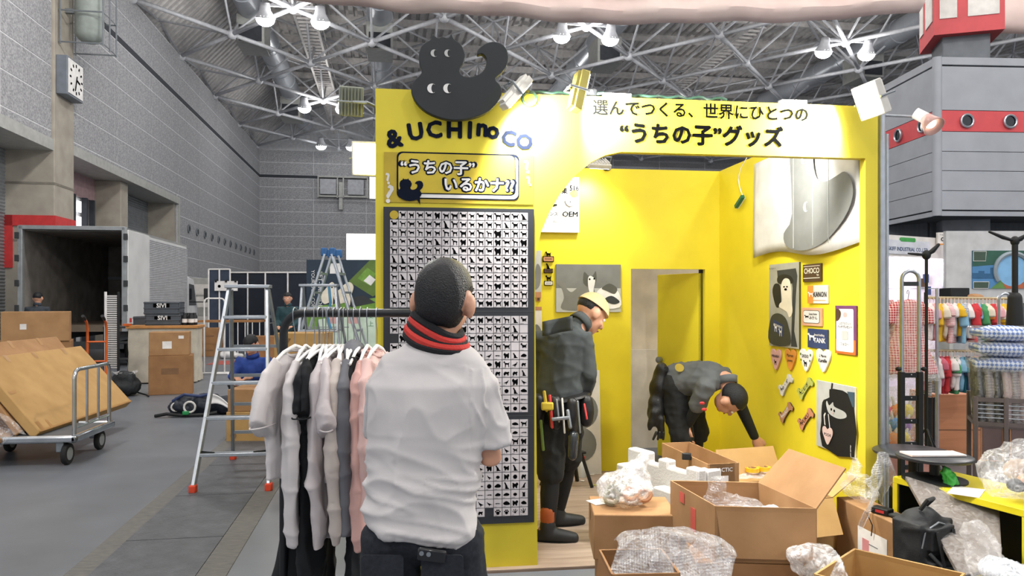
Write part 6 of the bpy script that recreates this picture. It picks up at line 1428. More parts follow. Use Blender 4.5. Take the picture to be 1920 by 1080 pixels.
# =================================================================== YELLOW COUNTER AND WHAT IS AROUND IT
M_yelc = mat('counter_yellow', (.72, .60, .012), .45, var=.02)
P1 = V((2.64, 3.80, 0)); P2 = V((2.81, 3.14, 0)); e = P2 - P1; rzc = math.atan2(e.y, e.x); Lc = e.length + .06
cn = T('display_counter', 'low yellow display counter with black open inside', 'counter', (P1 + P2) / 2, rzc)
HC, DC = .55, .42
MB().bx(-Lc / 2, Lc / 2, 0, DC, HC - .035, HC).build('top', M_yelc, cn, bevel=.003)
for x in (-Lc / 2, Lc / 2 - .03): MB().bx(x, x + .03, 0, DC, 0, HC - .035).build('side_panel', M_yelc, cn)
MB().bx(-Lc / 2 + .03, Lc / 2 - .03, DC - .02, DC, 0, HC - .035).build('back_panel', M_black, cn)
MB().bx(-Lc / 2 + .03, Lc / 2 - .03, 0, DC - .02, .09, .12).build('shelf', M_yelc, cn)
MB().bx(-Lc / 2 + .03, Lc / 2 - .03, .03, DC - .02, .0, .09).build('kick_board', M_black, cn)
for x in (-1, 1): MB().bx(x * (Lc / 2 - .034) - .003, x * (Lc / 2 - .034) + .003, .01, DC - .02, .12, HC - .036).build('lining', M_black, cn)
Mc = Matrix.Translation((P1 + P2) / 2) @ Matrix.Rotation(rzc, 4, 'Z')
# leaning wrapped panel inside
q = [at(1697, 899, 4.0), at(1800, 1088, 3.28), at(1878, 1066, 3.32), at(1872, 955, 3.72)]
qc = sum(q, V((0, 0, 0))) / 4; nn_ = (q[1] - q[0]).cross(q[3] - q[0]).normalized()
lp = T('wrapped_artwork', 'bubble wrapped grey board leaning slantwise out of the counter', 'board', qc)
pts = [p - qc for p in q]; MB().add(pts + [p + nn_ * .02 for p in pts], [(0, 1, 2, 3), (7, 6, 5, 4), (0, 4, 5, 1), (1, 5, 6, 2), (2, 6, 7, 3), (3, 7, 4, 0)]).build('panel', mat('taupe_panel', '#5f544c', .4, var=.1), lp)
MB().add([p * 1.01 - nn_ * .004 for p in pts] + [p * 1.01 + nn_ * .026 for p in pts], [(0, 1, 2, 3), (7, 6, 5, 4), (0, 4, 5, 1), (1, 5, 6, 2), (2, 6, 7, 3), (3, 7, 4, 0)]).build('wrap', film('panel_bubble', haze=.12, bubbles=110, bump=1.), lp, bevel=.01)
lump('film_heap', 'crumpled clear film heap against the leaning wrapped board', 'film', at(1838, 1020, 3.22), [((0, 0, 0), (.05, .08, .10)), ((.03, 0, -.1), (.06, .08, .08))], film('heap_film', haze=.18, bs=22, bump=.4), .01, .02, 14, 1, sharp=1)
bk = T('backpack', 'black backpack with yellow tag tucked beside the counter', 'backpack', at(1728, 1040, 3.62).xy.to_3d() + V((0, 0, .0)), R(20))
mb = MB(); mb.box((0, 0, .25), (.24, .15, .44)); mb.box((0, -.09, .18), (.19, .08, .24)); mb.box((.0, -.08, .4), (.17, .06, .1)); mb.ball((0, 0, .46), (.11, .075, .06), 16, 10); mb.ball((-.12, -.02, .07), (.12, .09, .07), 14, 8)
mb.fuse('bag', mat('backpack_black', '#1c1e21', .7, bump=.15, bs=120), bk, .009, 4, lambda c: fold(c, 7, 9, 3, .012))
for z in (.26, .21, .16): MB().bar((-.09, -.137, z), (.09, -.137, z), .012, .02).build('webbing', M_dgrey, bk)
MB().tube([(-.11, -.075, .36), (-.09, -.08, .44), (0, -.085, .47), (.09, -.08, .44), (.11, -.075, .36)], .005, 6).build('zip', M_steel, bk)
for x in (-.06, .06): MB().tube([(x, -.118, .44), (x, -.15, .3), (x, -.14, .1)], .011, 6, flat=.5).build('strap', M_black, bk)
MB().tube([(-.04, -.02, .52), (-.03, -.05, .57), (.03, -.04, .57), (.04, 0, .53)], .01, 8).build('top_handle', M_black, bk)
MB().tube([(-.09, -.1, .34), (-.06, -.15, .28), (.04, -.155, .27), (.1, -.1, .33)], .009, 8).build('strap', M_dgrey, bk)
MB().bar((-.06, -.155, .17), (.02, -.16, .13), .02, .006).build('yellow_tag', M_gold, bk); MB().bar((.05, -.15, .12), (.075, -.15, .1), .018, .006).build('yellow_tag', M_gold, bk)
# shipping carton by the jamb
bj = carton('tall side carton with a white shipping sheet beside the counter', (2.545, 3.83, 0), .155, .56, .37, 0, M_kraft, tape=False, prints=(('l', -.12, .42, .26, .22, M_paper, ''), ('l', -.02, .45, .06, .09, mat('pink_stamp', '#d98f90', .6), '')), group=g)
for i in range(3): MB().bx(-.0805, -.0800, -.12, .02, .1 + i * .045, .106 + i * .045).build('print_line', M_grey, bj)
lump('bubble_heap', 'bubble wrap heap on the side carton beside the yellow jamb', 'bubble wrap', (2.53, 3.98, .43), [((0, 0, 0), (.08, .12, .05)), ((0, -.03, .06), (.05, .08, .05)), ((.01, .06, .1), (.03, .05, .08))], M_bubble, .009, .016, 12, 1, sharp=1)
def bsheet(u, v): return V((.03 * math.sin(v * 5) + .02 * noise.noise(V((u * 4, v * 4, 0))), -.24 * (u - .5) * 1.6, .20 - .27 * v + .05 * math.sin(u * 5)))
o = MB().grid(bsheet, 30, 30).build('bubble_strip', M_bubble, None, M=Matrix.Translation(at(1645, 938, 4.02)) @ Matrix.Rotation(R(-50), 4, 'Z'), thick=.006); tag(o, 'bubble wrap strip drooping under the round black tables', 'bubble wrap')
wk_ = T('radio', 'small black walkie radio with a wire on the side carton', 'radio', (2.51, 3.74, .372), .4)
MB().bx(-.03, .03, -.05, .05, 0, .035).build('body', M_black, wk_, bevel=.006); MB().bx(-.031, -.03, -.03, .02, .01, .025).build('red_light', M_red, wk_); MB().tube([(-.03, .03, .02), (-.06, .05, .0), (-.055, .02, -.06), (-.05, .03, -.12)], .003, 6).build('wire', M_black, wk_)
o = MB().box((0, 0, .01), (.06, .16, .014)).build('leaflet_pile', M_dgrey, None, M=Matrix.Translation((2.56, 3.62, .372)) @ Matrix.Rotation(.3, 4, 'Z'), bevel=.003); tag(o, 'dark leaflet pile at the near end of the side carton', 'leaflets')
# two small round tables
def round_table(label, p, r, h, z0=0.):
    h -= z0; t = T('round_table', label, 'table', (p.x, p.y, z0), 0, 'round black tables by the counter')
    MB().lathe([(.001, h - .02), (r - .006, h - .02), (r, h - .012), (r, h - .004), (r - .006, h), (.001, h)], 40).build('top', mat('table_black', '#2b2d31', .35), t); MB().cyl((0, 0, .02), (0, 0, h - .02), .025).build('pole', M_black, t); MB().lathe([(.001, 0), (.16, 0), (.16, .01), (.03, .03), (.001, .03)], 28).build('base', M_black, t); return t
pt1 = at(1712, 845, 4.35); pt2 = at(1752, 853, 4.05)
round_table('round black table behind, nearest the aluminium post', pt1, .215, pt1.z); round_table('round black table in front with the blurred white sheet', pt2, .19, pt2.z, HC)
o = MB().box((0, 0, .006), (.30, .12, .008)).build('printed_sheet', mat('sheet_print', '#d9d6d6', .6, c2='#c9b2a4', vs=9), None, M=Matrix.Translation((pt2.x - .01, pt2.y, pt2.z + .001)) @ Matrix.Rotation(R(-5), 4, 'Z')); tag(o, 'white printed sheet lying on the front round black table', 'sheet')
# on the counter top
gb_ = lump('green_bag', 'green plastic bag scrap on the counter top', 'bag', Mc @ V((-.10, .09, HC + .045)), [((0, 0, 0), (.035, .03, .05)), ((.03, 0, -.02), (.02, .03, .025))], mat('green_plastic_bag', '#3fae45', .3, trans=.2), .006, .014, 26, 1, sharp=1)
cb = lump('goods_bag', 'large clear bag of brown and black goods on the counter', 'bag', Mc @ V((.22, .22, HC + .13)), [((0, 0, 0), (.24, .17, .12)), ((-.08, -.06, -.03), (.2, .13, .08)), ((.1, .05, .05), (.2, .14, .10))], film('goods_film', haze=.2, bs=18, bump=.4), .011, .018, 9, 1, sharp=1)
for i, (x, y, z, r, m) in enumerate(((-.04, -.06, -.03, .05, M_tan), (.04, -.05, -.02, .045, M_brown), (.1, .0, .0, .06, mat('taupe_goods', '#9b8674', .6)), (-.1, -.05, -.05, .04, M_black), (.0, .04, .0, .07, mat('taupe_goods', '#9b8674', .6)), (.16, .03, -.02, .05, M_black))):
    MB().ball((x, y, z), (r * 1.2, r, r * .8), 14, 9).build('goods', m, cb)
o = MB().box((0, 0, .002), (.14, .2, .003)).build('paper_sheet', M_paper, None, M=Mc @ Matrix.Translation((.02, .06, HC + .0005)) @ Matrix.Rotation(.5, 4, 'Z')); tag(o, 'white paper under the clear goods bag on the counter', 'paper')

lump('grey_film_bag', 'grey clear film bag at the bottom corner beside the counter post', 'bag', at(1892, 1078, 2.85), [((0, 0, 0), (.09, .12, .05)), ((0, 0, -.2), (.12, .14, .2))], film('grey_bag_film', tint=(.8, .84, .9), haze=.6, bs=20, bump=.4), .012, .016, 10, 1, sharp=1)
# =================================================================== RIGHT SIDE: STRUCTURE, BOOTHS, BABY CLOTHES
M_pan = mat('grey_cladding', '#989ca3', .5, var=.04, vs=3); M_band = mat('red_cladding', '#c8484d', .5, var=.04)
k0 = at(1757, 405, 12.0); k1 = at(1645, 420, 13.85); k2 = at(2050, 405, 12.15)
zt_, zb_ = at(1757, 108, 12.0).z, k0.z
pv = ST(T('wall_plant_room', 'grey clad plant room with red band and portholes', 'plant room', (k0.x, k0.y, 0)))
del pv['category']
def clad(a, b, nports, first):
    e = (b - a); e.z = 0; L = e.length; u = e.normalized(); n = V((u.y, -u.x, 0))
    if n.dot(FW) > 0: n = -n
    rows = [(0, .075, M_pan), (.10, .40, M_pan), (.41, .72, M_pan), (.73, 1.03, M_pan), (1.04, 1.35, M_pan), (1.36, 1.69, M_band), (1.70, 2.40, M_pan), (2.43, 2.55, M_pan)]
    H0 = zt_ - zb_; k = H0 / 2.55
    o = a - V(pv.location); o.z = 0
    MB().bar(o + n * -.14 + V((0, 0, zb_ + H0 / 2)), o + e + n * -.14 + V((0, 0, zb_ + H0 / 2)), .2, H0 - .01).build('core', M_dgrey, pv)
    for z0, z1, m in rows:
        MB().bar(o + V((0, 0, zb_ + (z0 + z1) / 2 * k)), o + e + V((0, 0, zb_ + (z0 + z1) / 2 * k)), .08, (z1 - z0) * k).build('cladding_panel', m, pv, smooth=0)
    for i in range(nports):
        c = o + u * (first + i * .72 * L / L) + n * .045 + V((0, 0, zb_ + 1.525 * k)); Mx = face_M(c, n)
        MB().lathe([(.085, 0), (.115, 0), (.115, .03), (.1, .04), (.085, .03)], 24, cap=False).build('porthole_ring', M_alu, pv, M=Mx); MB().lathe([(.001, 0), (.088, 0), (.088, .012), (.001, .012)], 20).build('porthole_glass', M_glass, pv, M=Mx)
clad(k0, k2, 4, .46); clad(k0, k1, 2, .32)
MB().tube([V((0, 0, zb_)), V((0, 0, zt_))], .07, 10).build('corner_post', M_pan, pv)
e1 = k1 - k0; e2 = k2 - k0; e1.z = e2.z = 0
MB().add([(0, 0, zb_), e2 + V((0, 0, zb_)), e1 + e2 + V((0, 0, zb_)), e1 + V((0, 0, zb_))], [(0, 1, 2, 3)]).build('underside', M_dgrey, pv)
MB().add([(0, 0, zt_), e2 + V((0, 0, zt_)), e1 + e2 + V((0, 0, zt_)), e1 + V((0, 0, zt_))], [(0, 1, 2, 3)]).build('roof', M_dgrey, pv)
MB().bar(V((.6, 1.0, zb_ / 2)), V((5, .6, zb_ / 2)), .1, zb_).build('support_wall', mat('dark_curtain', '#4c5157', .9, bump=.3, bs=6, stretch=(4, 4, .2)), pv)
MB().bar(k1 - k0 + V((-.2, .4, zb_ / 2)) - V((0, 0, k1.z - k0.z)), V((.6, 1.0, zb_ / 2)), .1, zb_).build('support_wall', mat('dark_curtain', '#4c5157', .9, bump=.3, bs=6), pv)
mbx = face_M((1.9, -.09, zb_ + .18), (-.13, -.99, 0)); plate(rrect(-.07, -.05, .3, .05, .01), M_white, pv, mbx, .01, 'small_sign'); text('WEST', M_print, pv, mbx @ Matrix.Translation((.1, 0, .011)), w=.2)
# column with red and white sign box above
cl = ST(T('wall_column', 'grey column with red and white boxed sign above the plant room', 'column', at(1800, 100, 12.9).xy.to_3d(), R(-24))); del cl['category']
MB().bx(-.36, .36, -.36, .36, 2.6, 12).build('column_shaft', mat('column_grey', '#6d7278', .6), cl, bevel=.02)
zs = at(1782, 60, 12.4).z
MB().bx(-.52, .52, -.52, .52, zs, zs + 2.6).build('sign_core', M_band, cl)
for s in range(4):
    Mx = Matrix.Rotation(s * PI / 2, 4, 'Z')
    for (x0, x1_, z0, z1) in ((-.44, -.18, .32, 2.4), (-.02, .44, .32, 2.4)): MB().bx(x0, x1_, -.535, -.52, zs + z0 - .06, zs + z1).build('white_panel', M_pale, cl, M=Mx)

d2 = MB().grid(lambda u, v: at(1868, 62, 13.2).lerp(at(2100, 70, 13.2), u) + V((0, 0, 1.2 * v)) - FW * (.12 * math.sin(v * 6)), 20, 8).build('drape_end', M_drape, None, thick=.02); tag(d2, 'beige drape end hanging right of the boxed column sign', 'drape')

# ---- lit stand with company fascia
fs = T('company_stand', 'white stand with company name fascia and pink lit inside', 'stand', at(1712, 700, 9.3).xy.to_3d())
o = V(fs.location)
def fp(px, py, d): return at(px, py, d) - o
a, b = fp(1640, 480, 8.9), fp(1776, 462, 9.6)
mid = (a + b) / 2; ee = b - a; ee.z = 0
za, zz = CH + 9.2 * (CY - 482) / F, CH + 9.2 * (CY - 443) / F
nrm = V((ee.y, -ee.x, 0)).normalized()
MB().bar(V((a.x, a.y, (za + zz) / 2)), V((b.x, b.y, (za + zz) / 2)), .06, zz - za).build('fascia', M_pale, fs)
fc = face_M(V((mid.x, mid.y, (za + zz) / 2 - .02)) + nrm * .035, nrm)
plate(rrect(-.55, -.08, .30, .09, .02), mat('fascia_plate', '#cfd3dc', .5), fs, fc, .006, 'name_board'); text('SKIFF INDUSTRIAL CO.,LTD', mat('fascia_ink', '#3d4f78', .5), fs, fc @ Matrix.Translation((-.14, -.02, .007)), w=.78, bold=.02)
plate(rrect(-.3, .075, .0, .125, .02), mat('fascia_green', '#3f9a4a', .5), fs, fc, .008, 'green_tab')
for px in (1645, 1772): p = fp(px, 600, 9.0 if px < 1700 else 9.6); MB().bar((p.x, p.y, 0), (p.x, p.y, zz), .05).build('post', M_alu, fs)
p, q = fp(1640, 600, 10.6), fp(1776, 600, 10.8)
M_pinkw = mat('pale_pink_wall', '#eee2ef', .7)
MB().bar((p.x, p.y, 1.2), (q.x, q.y, 1.2), .05, 2.4).build('inner_wall', M_pinkw, fs)
for px, py, m in ((1657, 487, M_red), (1662, 508, M_olive), (1660, 530, M_tan)): c = at(px, py, 10.5) - o; MB().ball(c, (.03, .012, .03), 12, 8).build('wall_dot', m, fs)
for px, py, m in ((1728, 530, M_brown), (1736, 522, M_blue), (1740, 545, M_blue)): c = at(px, py, 10.6) - o; MB().box(c, (.08, .02, .12)).build('poster_patch', m, fs)
light('POINT', 'stand_lamp_light', at(1700, 500, 9.9), (0, 0, 0), 55, size=.15, color=(1, .9, 1))
rd = T('round_sign', 'small white booth number sign with a ring at the fascia end', 'sign', at(1766, 448, 9.4)); rd.rotation_euler.z = -TH
MB().bx(-.06, .06, -.02, .02, -.07, .08).build('board', M_pale, rd); MB().bx(-.06, .06, -.022, .02, -.075, -.06).build('orange_edge', M_orange, rd); MB().tube(arc((0, -.024, -.005), .02, 0, 2 * PI, 14), .005, 6).build('ring', M_navy, rd); text('T-0305', M_navy, rd, face_M((0, -.0205, .05), FN), w=.08)
# ---- white wall with sports mural
ww = T('mural_stand', 'white partition wall with a ball park mural', 'partition', at(1850, 700, 9.0).xy.to_3d(), -TH)
s9 = 9.0 / F
def wx(px): return (px - 1850) * s9
def wz(py): return CH - (py - CY) * s9
MB().bx(wx(1774), wx(2060), 0, .06, 0, wz(433)).build('partition', mat('partition_white', '#c2c3c5', .6), ww)
Mw = lambda z: face_M((0, -z, 0), FN)
x0_, x1_, z0_, z1_ = wx(1822), wx(2000), wz(541), wz(470)
plate(rect(x0_, z0_, x1_, z1_), mat('mural_sky', '#4f86b8', .5), ww, Mw(.001), .01, 'mural')
plate(rect(x0_, wz(505), x1_, z1_), mat('mural_green', '#2f5a4c', .5), ww, Mw(.0115), .001, 'print')
plate([(x0_, wz(500)), (wx(1860), wz(497)), (x1_, wz(505)), (x1_, wz(525)), (x0_, wz(520))], mat('mural_sky', '#4f86b8', .5), ww, Mw(.013), .001, 'print')
cit = [(x0_, wz(518))]
for i in range(16): w_ = (x1_ - x0_) / 16; h_ = (6, 10, 5, 16, 8, 18, 6, 9, 14, 7, 11, 5, 17, 8, 12, 6)[i]; cit += [(x0_ + i * w_, wz(518 - h_)), (x0_ + (i + 1) * w_, wz(518 - h_))]
plate(cit + [(x1_, wz(522)), (x0_, wz(522))], mat('mural_blue', '#2f5f88', .5), ww, Mw(.0145), .001, 'print')
plate([(wx(1856), wz(541)), (wx(1880), wz(522)), (x1_, wz(528)), (x1_, wz(541))], mat('mural_grass', '#5f8a4a', .5), ww, Mw(.0145), .001, 'print')
plate([(wx(1876), wz(527)), (x1_, wz(530)), (x1_, wz(541)), (wx(1884), wz(541))], mat('mural_clay', '#b0603f', .5), ww, Mw(.016), .001, 'print')
MB().tube(arc((wx(1897), -.018, wz(508)), 33 * s9, R(-35), R(215), 30), .028, 6).build('ring_print', mat('mural_ring', '#8b98a2', .5), ww)
plate(circ(wx(1897), wz(508), 29 * s9), mat('mural_light', '#7fb2dc', .5), ww, Mw(.0165), .001, 'print')
for (a_, b_, c_, d_) in ((1823, 471, 1848, 490), (1823, 528, 1853, 541)): plate([(wx(a_), wz(b_)), (wx(c_), wz(b_)), (wx(c_) - .01, wz(d_)), (wx(a_), wz(d_))], M_pale, ww, Mw(.0175), .001, 'photo_border'); plate([(wx(a_ + 1), wz(b_ + 1)), (wx(c_ - 1), wz(b_ + 1)), (wx(c_ - 2), wz(d_ - 1)), (wx(a_ + 1), wz(d_ - 1))], mat('mural_dark', '#3f5346', .5), ww, Mw(.019), .001, 'photo')
bb_ = MB().bx(-.12, .12, -.1, .1, 0, .12).build('black_box', M_black, None, M=Matrix.Translation(at(1789, 556, 8.7) - V((0, 0, .02))), bevel=.01); tag(bb_, 'small black box on the shelf before the white partition', 'box')
sh_ = T('shelf_unit', 'grey shelf unit in front of the white partition', 'shelf', at(1840, 700, 8.68).xy.to_3d(), -TH)
MB().bx(-.45, .6, -.14, .14, 1.50, 1.553).build('shelf_board', M_lgrey, sh_)
for x in (-.42, .57): MB().bx(x - .02, x + .02, -.12, .12, 0, 1.50).build('leg', M_lgrey, sh_)
hb = lump('straw_bundle', 'tan rolled cloth bundle on the grey shelf', 'cloth', at(1827, 555, 8.64) - V((0, 0, .006)), [((0, 0, 0), (.11, .07, .035))], mat('straw', '#b98d63', .8), .012, .006, 20)

# ---- garments racks
def gingham(name, c1, c2, s):
    m = mat(name, c1, .9)
    nt = m.node_tree; b = nt.nodes['Principled BSDF']; tc = nt.nodes.new('ShaderNodeTexCoord')
    ws = []
    for ax in ('X', 'Z'):
        w = nt.nodes.new('ShaderNodeTexWave'); w.wave_type = 'BANDS'; w.bands_direction = ax; w.inputs['Scale'].default_value = s; nt.links.new(tc.outputs['Object'], w.inputs['Vector']); ws.append(w)
    ad = nt.nodes.new('ShaderNodeMath'); ad.operation = 'ADD'; nt.links.new(ws[0].outputs['Fac'], ad.inputs[0]); nt.links.new(ws[1].outputs['Fac'], ad.inputs[1])
    rp = nt.nodes.new('ShaderNodeValToRGB'); rp.color_ramp.elements[0].position = .35; rp.color_ramp.elements[0].color = (*hexc(c1), 1); rp.color_ramp.elements[1].position = .62; rp.color_ramp.elements[1].color = (*hexc(c2), 1)
    hf = nt.nodes.new('ShaderNodeMath'); hf.operation = 'MULTIPLY'; hf.inputs[1].default_value = .5; nt.links.new(ad.outputs[0], hf.inputs[0]); nt.links.new(hf.outputs[0], rp.inputs[0]); nt.links.new(rp.outputs[0], b.inputs['Base Color'])
    return m
def stripes(name, c1, c2, s):
    m = mat(name, c1, .9); nt = m.node_tree; b = nt.nodes['Principled BSDF']; tc = nt.nodes.new('ShaderNodeTexCoord'); w = nt.nodes.new('ShaderNodeTexWave'); w.bands_direction = 'Z'; w.inputs['Scale'].default_value = s
    nt.links.new(tc.outputs['Object'], w.inputs['Vector']); rp = nt.nodes.new('ShaderNodeValToRGB'); rp.color_ramp.interpolation = 'CONSTANT'; rp.color_ramp.elements[0].color = (*hexc(c1), 1); rp.color_ramp.elements[1].position = .5; rp.color_ramp.elements[1].color = (*hexc(c2), 1)
    nt.links.new(w.outputs['Fac'], rp.inputs[0]); nt.links.new(rp.outputs[0], b.inputs['Base Color']); return m
M_ging = gingham('red_gingham', '#b8303c', '#efc4c4', 15.); M_gingb = gingham('blue_gingham', '#3f6fc0', '#dfe8f6', 12.)
# red gingham dresses, broadside
gr_ = T('dress_rack', 'silver rack with a curved rail carrying red gingham dresses', 'rack', at(1690, 700, 6.3).xy.to_3d(), -TH)
zr = CH + 6.3 * (CY - 541) / F
MB().tube([(-.3, 0, .02), (-.3, 0, zr), (.3, 0, zr), (.3, 0, .02)], .014, 8).build('frame_tube', M_alu, gr_)
for x in (-.3, .3): MB().tube([(x, -.2, .02), (x, .2, .02)], .014, 8).build('foot', M_alu, gr_)
def dress_mesh():
    mb = MB(); rings = []
    for z, a, b in ((-.06, .06, .03), (-.08, .10, .04), (-.14, .13, .05), (-.3, .12, .055), (-.36, .125, .06), (-.5, .18, .075), (-.68, .24, .08)): rings.append([V((a * math.cos(t), b * math.sin(t) * (1 + .15 * math.sin(5 * t)), z)) for t in [2 * PI * i / 28 for i in range(28)]])
    mb.loft(rings)
    for s in (-1, 1): mb.tube([V((s * .08, 0, -.1)), V((s * .14, 0, -.17)), V((s * .155, -.01, -.26))], [.04, .055, .05], 12)
    return mb
src = None
for i, (x, y, sc_, rz_) in enumerate(((-.16, .05, 1, .1), (.03, -.05, 1.05, -.12), (-.1, .16, .95, .3))):
    lab = ['red gingham dress in film behind the aluminium post', 'red gingham dress in film behind the silver loop handle', 'red gingham dress farthest back on the dress rack'][i]
    if src is None: src = dress_mesh().fuse('gingham_dress', M_ging, None, .011, 2, lambda c: fold(c, 12, 2, 1, .012)); d_ = src; tag(d_, lab, 'dress', 'red gingham dresses on the silver rack'); MB().tube(arc((0, 0, 0), .02, -.6, PI, 8, (0, 1, 0)) + [(0, 0, -.06)], .003, 6).build('hook', M_steel, d_); MB().grid(lambda u, v: V((.26 * math.cos(u * 2 * PI) * (.45 + .55 * v), .11 * math.sin(u * 2 * PI) * (.5 + .5 * v), -.05 - .68 * v)), 24, 10).build('film_cover', M_film, d_)
    else: d_ = dup(src, (0, 0, 0), 0, lab)
    d_.location = V(gr_.location) + Matrix.Rotation(-TH, 3, 'Z') @ V((x, y, zr - .02 - .015 * i)); d_.rotation_euler.z = -TH + rz_
# plush toys in film below
tb = T('plush_basket', 'clear film bag of rainbow plush rabbits under the dresses', 'toy bag', at(1682, 700, 6.2).xy.to_3d(), -TH)
tz = CH - 6.2 * (832 - CY) / F
MB().bx(-.22, .2, -.15, .2, 0, tz).build('plinth', mat('rose_plinth', '#c58f86', .7), tb)
cols = ['#d24b6a', '#e08a3c', '#e2cf4a', '#4fae62', '#3f86c4', '#8a55b0']
for i in range(9):
    x, y, z = -.15 + .09 * (i % 3) + .03 * (i // 3), -.05 + .03 * (i // 3), tz + .05 + .11 * (i // 3)
    pl_ = MB().ball((x, y, z), (.05, .045, .06), 12, 8).build('plush', mat('plush_%d' % (i % 6), cols[i % 6], .9), tb)
    for s in (-.02, .02): MB().limb([(x + s, y, z + .05), (x + s * 1.6, y, z + .11)], [.014, .012], 8).build('plush_ear', M_pale, pl_)
MB().grid(lambda u, v: V((.23 * math.cos(u * 2 * PI) * (1 - .35 * v), .19 * math.sin(u * 2 * PI) * (1 - .35 * v), tz + .48 * v + .02 * math.sin(u * 20))), 30, 8).build('film_cover', M_film, tb)

# baby rompers
def romper_mesh(k):
    mb = MB(); rings = []
    prof = (((-.055, .05, .014), (-.07, .085, .02), (-.12, .105, .026), (-.24, .10, .028), (-.31, .105, .03), (-.36, .09, .028), (-.385, .05, .024)), ((-.055, .05, .014), (-.07, .09, .02), (-.13, .11, .026), (-.3, .12, .03), (-.40, .135, .03)), ((-.055, .04, .014), (-.07, .075, .02), (-.12, .09, .026), (-.22, .09, .028), (-.34, .095, .03), (-.38, .09, .03)))[k]
    for z, a, b in prof: rings.append([V((b * math.cos(t) * (1 + .2 * math.sin(3 * t)), a * math.sin(t), z)) for t in [2 * PI * i / 20 for i in range(20)]])
    mb.loft(rings)
    for s in (-1, 1): mb.tube([V((0, s * .07, -.085)), V((0, s * .12, -.13)), V((.004, s * .135, -.19 - .06 * (k == 1)))], [.026, .034, .032], 10)
    o = mb.fuse('baby_romper', None, None, .009, 2, lambda c: fold(c + V((k, 0, 0)), 14, 4, 1, .008)); me = o.data; bpy.data.objects.remove(o); return me
RM = [romper_mesh(k) for k in range(3)]
hk = MB().tube(arc((0, 0, -.012), .014, -.5, PI, 8, (0, 1, 0)) + [(0, 0, -.05)], .003, 6); hk.tube([(0, -.10, -.085), (0, 0, -.052), (0, .10, -.085)], .006, 6)
HKM = hk.mesh('hanger'); HKM.materials.append(mat('pink_hanger', '#efdcd8', .4))
palette = [('white', '#e6dedb'), ('yellow', '#e3b52e'), ('pink', '#e0a6ad'), ('red', '#c8383f'), ('cream', '#e8ddc8'), ('orange', '#dd7a35'), ('green', '#4b9460'), ('light blue', '#86b4cf'), ('navy', '#2f3d5c'), ('teal', '#2f8a9a'), ('rose', '#cf6d80')]
M_pal = {n: mat('romper_' + n.replace(' ', '_'), c, .9, var=.05) for n, c in palette}
M_pal['black striped'] = stripes('romper_black_striped', '#e5dfdc', '#33343a', 22.); M_pal['pink striped'] = stripes('romper_pink_striped', '#efe2de', '#cf7f88', 22.); M_pal['navy striped'] = stripes('romper_navy_striped', '#e8e4e0', '#39466a', 22.)
ords = ['first', 'second', 'third', 'fourth', 'fifth', 'sixth', 'seventh', 'eighth', 'ninth', 'tenth', 'eleventh', 'twelfth', 'thirteenth', 'fourteenth', 'fifteenth', 'sixteenth', 'seventeenth', 'eighteenth', 'nineteenth', 'twentieth', 'twenty-first', 'twenty-second']
def baby_rail(tier, pxa, pxb, py, d, seq, rackname):
    a, b = at(pxa, py, d), at(pxb, py + 2, d + .1); n = len(seq)
    for i, cn in enumerate(seq):
        p = a.lerp(b, (i + .5) / n); me = RM[(i * 5 + len(seq)) % 3]
        o = bpy.data.objects.new('baby_romper', me); COL.objects.link(o)
        if not me.materials: me.materials.append(None)
        o.material_slots[0].link = 'OBJECT'; o.material_slots[0].material = M_pal[cn]
        o.location = p; o.rotation_euler.z = -TH + R(-28 + 9 * math.sin(i * 1.7)); o.scale = (1.15, 1.0, .92 + .08 * math.sin(i * 2.3))
        tag(o, '%s baby romper, %s from the left on the %s rail' % (cn, ords[i], tier), 'romper', 'baby rompers on the %s rail' % tier)
        h = bpy.data.objects.new('hanger', HKM); COL.objects.link(h); h.parent = o
    return a, b
upper = ['white', 'pink', 'yellow', 'yellow', 'cream', 'pink striped', 'pink striped', 'white', 'yellow', 'light blue', 'navy striped', 'white', 'red', 'red', 'light blue', 'green', 'cream', 'orange', 'red', 'pink', 'cream', 'yellow']
lower = ['pink', 'black striped', 'yellow', 'black striped', 'white', 'rose', 'red', 'red', 'white', 'green', 'white', 'light blue', 'teal', 'navy', 'yellow', 'yellow', 'pink striped', 'rose', 'white', 'cream']
DR = 6.6
a1, b1 = baby_rail('upper', 1740, 1885, 558, DR, upper, '')
a2, b2 = baby_rail('lower', 1728, 1856, 657, DR, lower, '')
rk = T('baby_rack', 'two tier rack with pale rails for baby rompers', 'rack', (a1.x, a1.y, 0), 0)
o = V(rk.location)
for (a, b) in ((a1, b1), (a2, b2)): MB().tube([a - o - V((.03, 0, -.0)), b - o + V((.05, 0, 0))], .012, 8).build('rail', mat('rail_brass', '#b9a884', .4, metal=.4), rk)
for p in (a1 - V((.02, 0, 0)), b1 + V((.04, 0, 0))): MB().tube([V((p.x, p.y, 0)) - o, V((p.x, p.y, 1.6)) - o], .016, 8).build('post', M_black, rk); MB().bar(V((p.x, p.y - .25, .02)) - o, V((p.x, p.y + .25, .02)) - o, .03).build('foot', M_black, rk)
MB().tube([V((a2.x, a2.y, a2.z)) - o, V((a1.x - .02, a1.y, a2.z)) - o], .01, 6).build('rail_stay', M_black, rk)
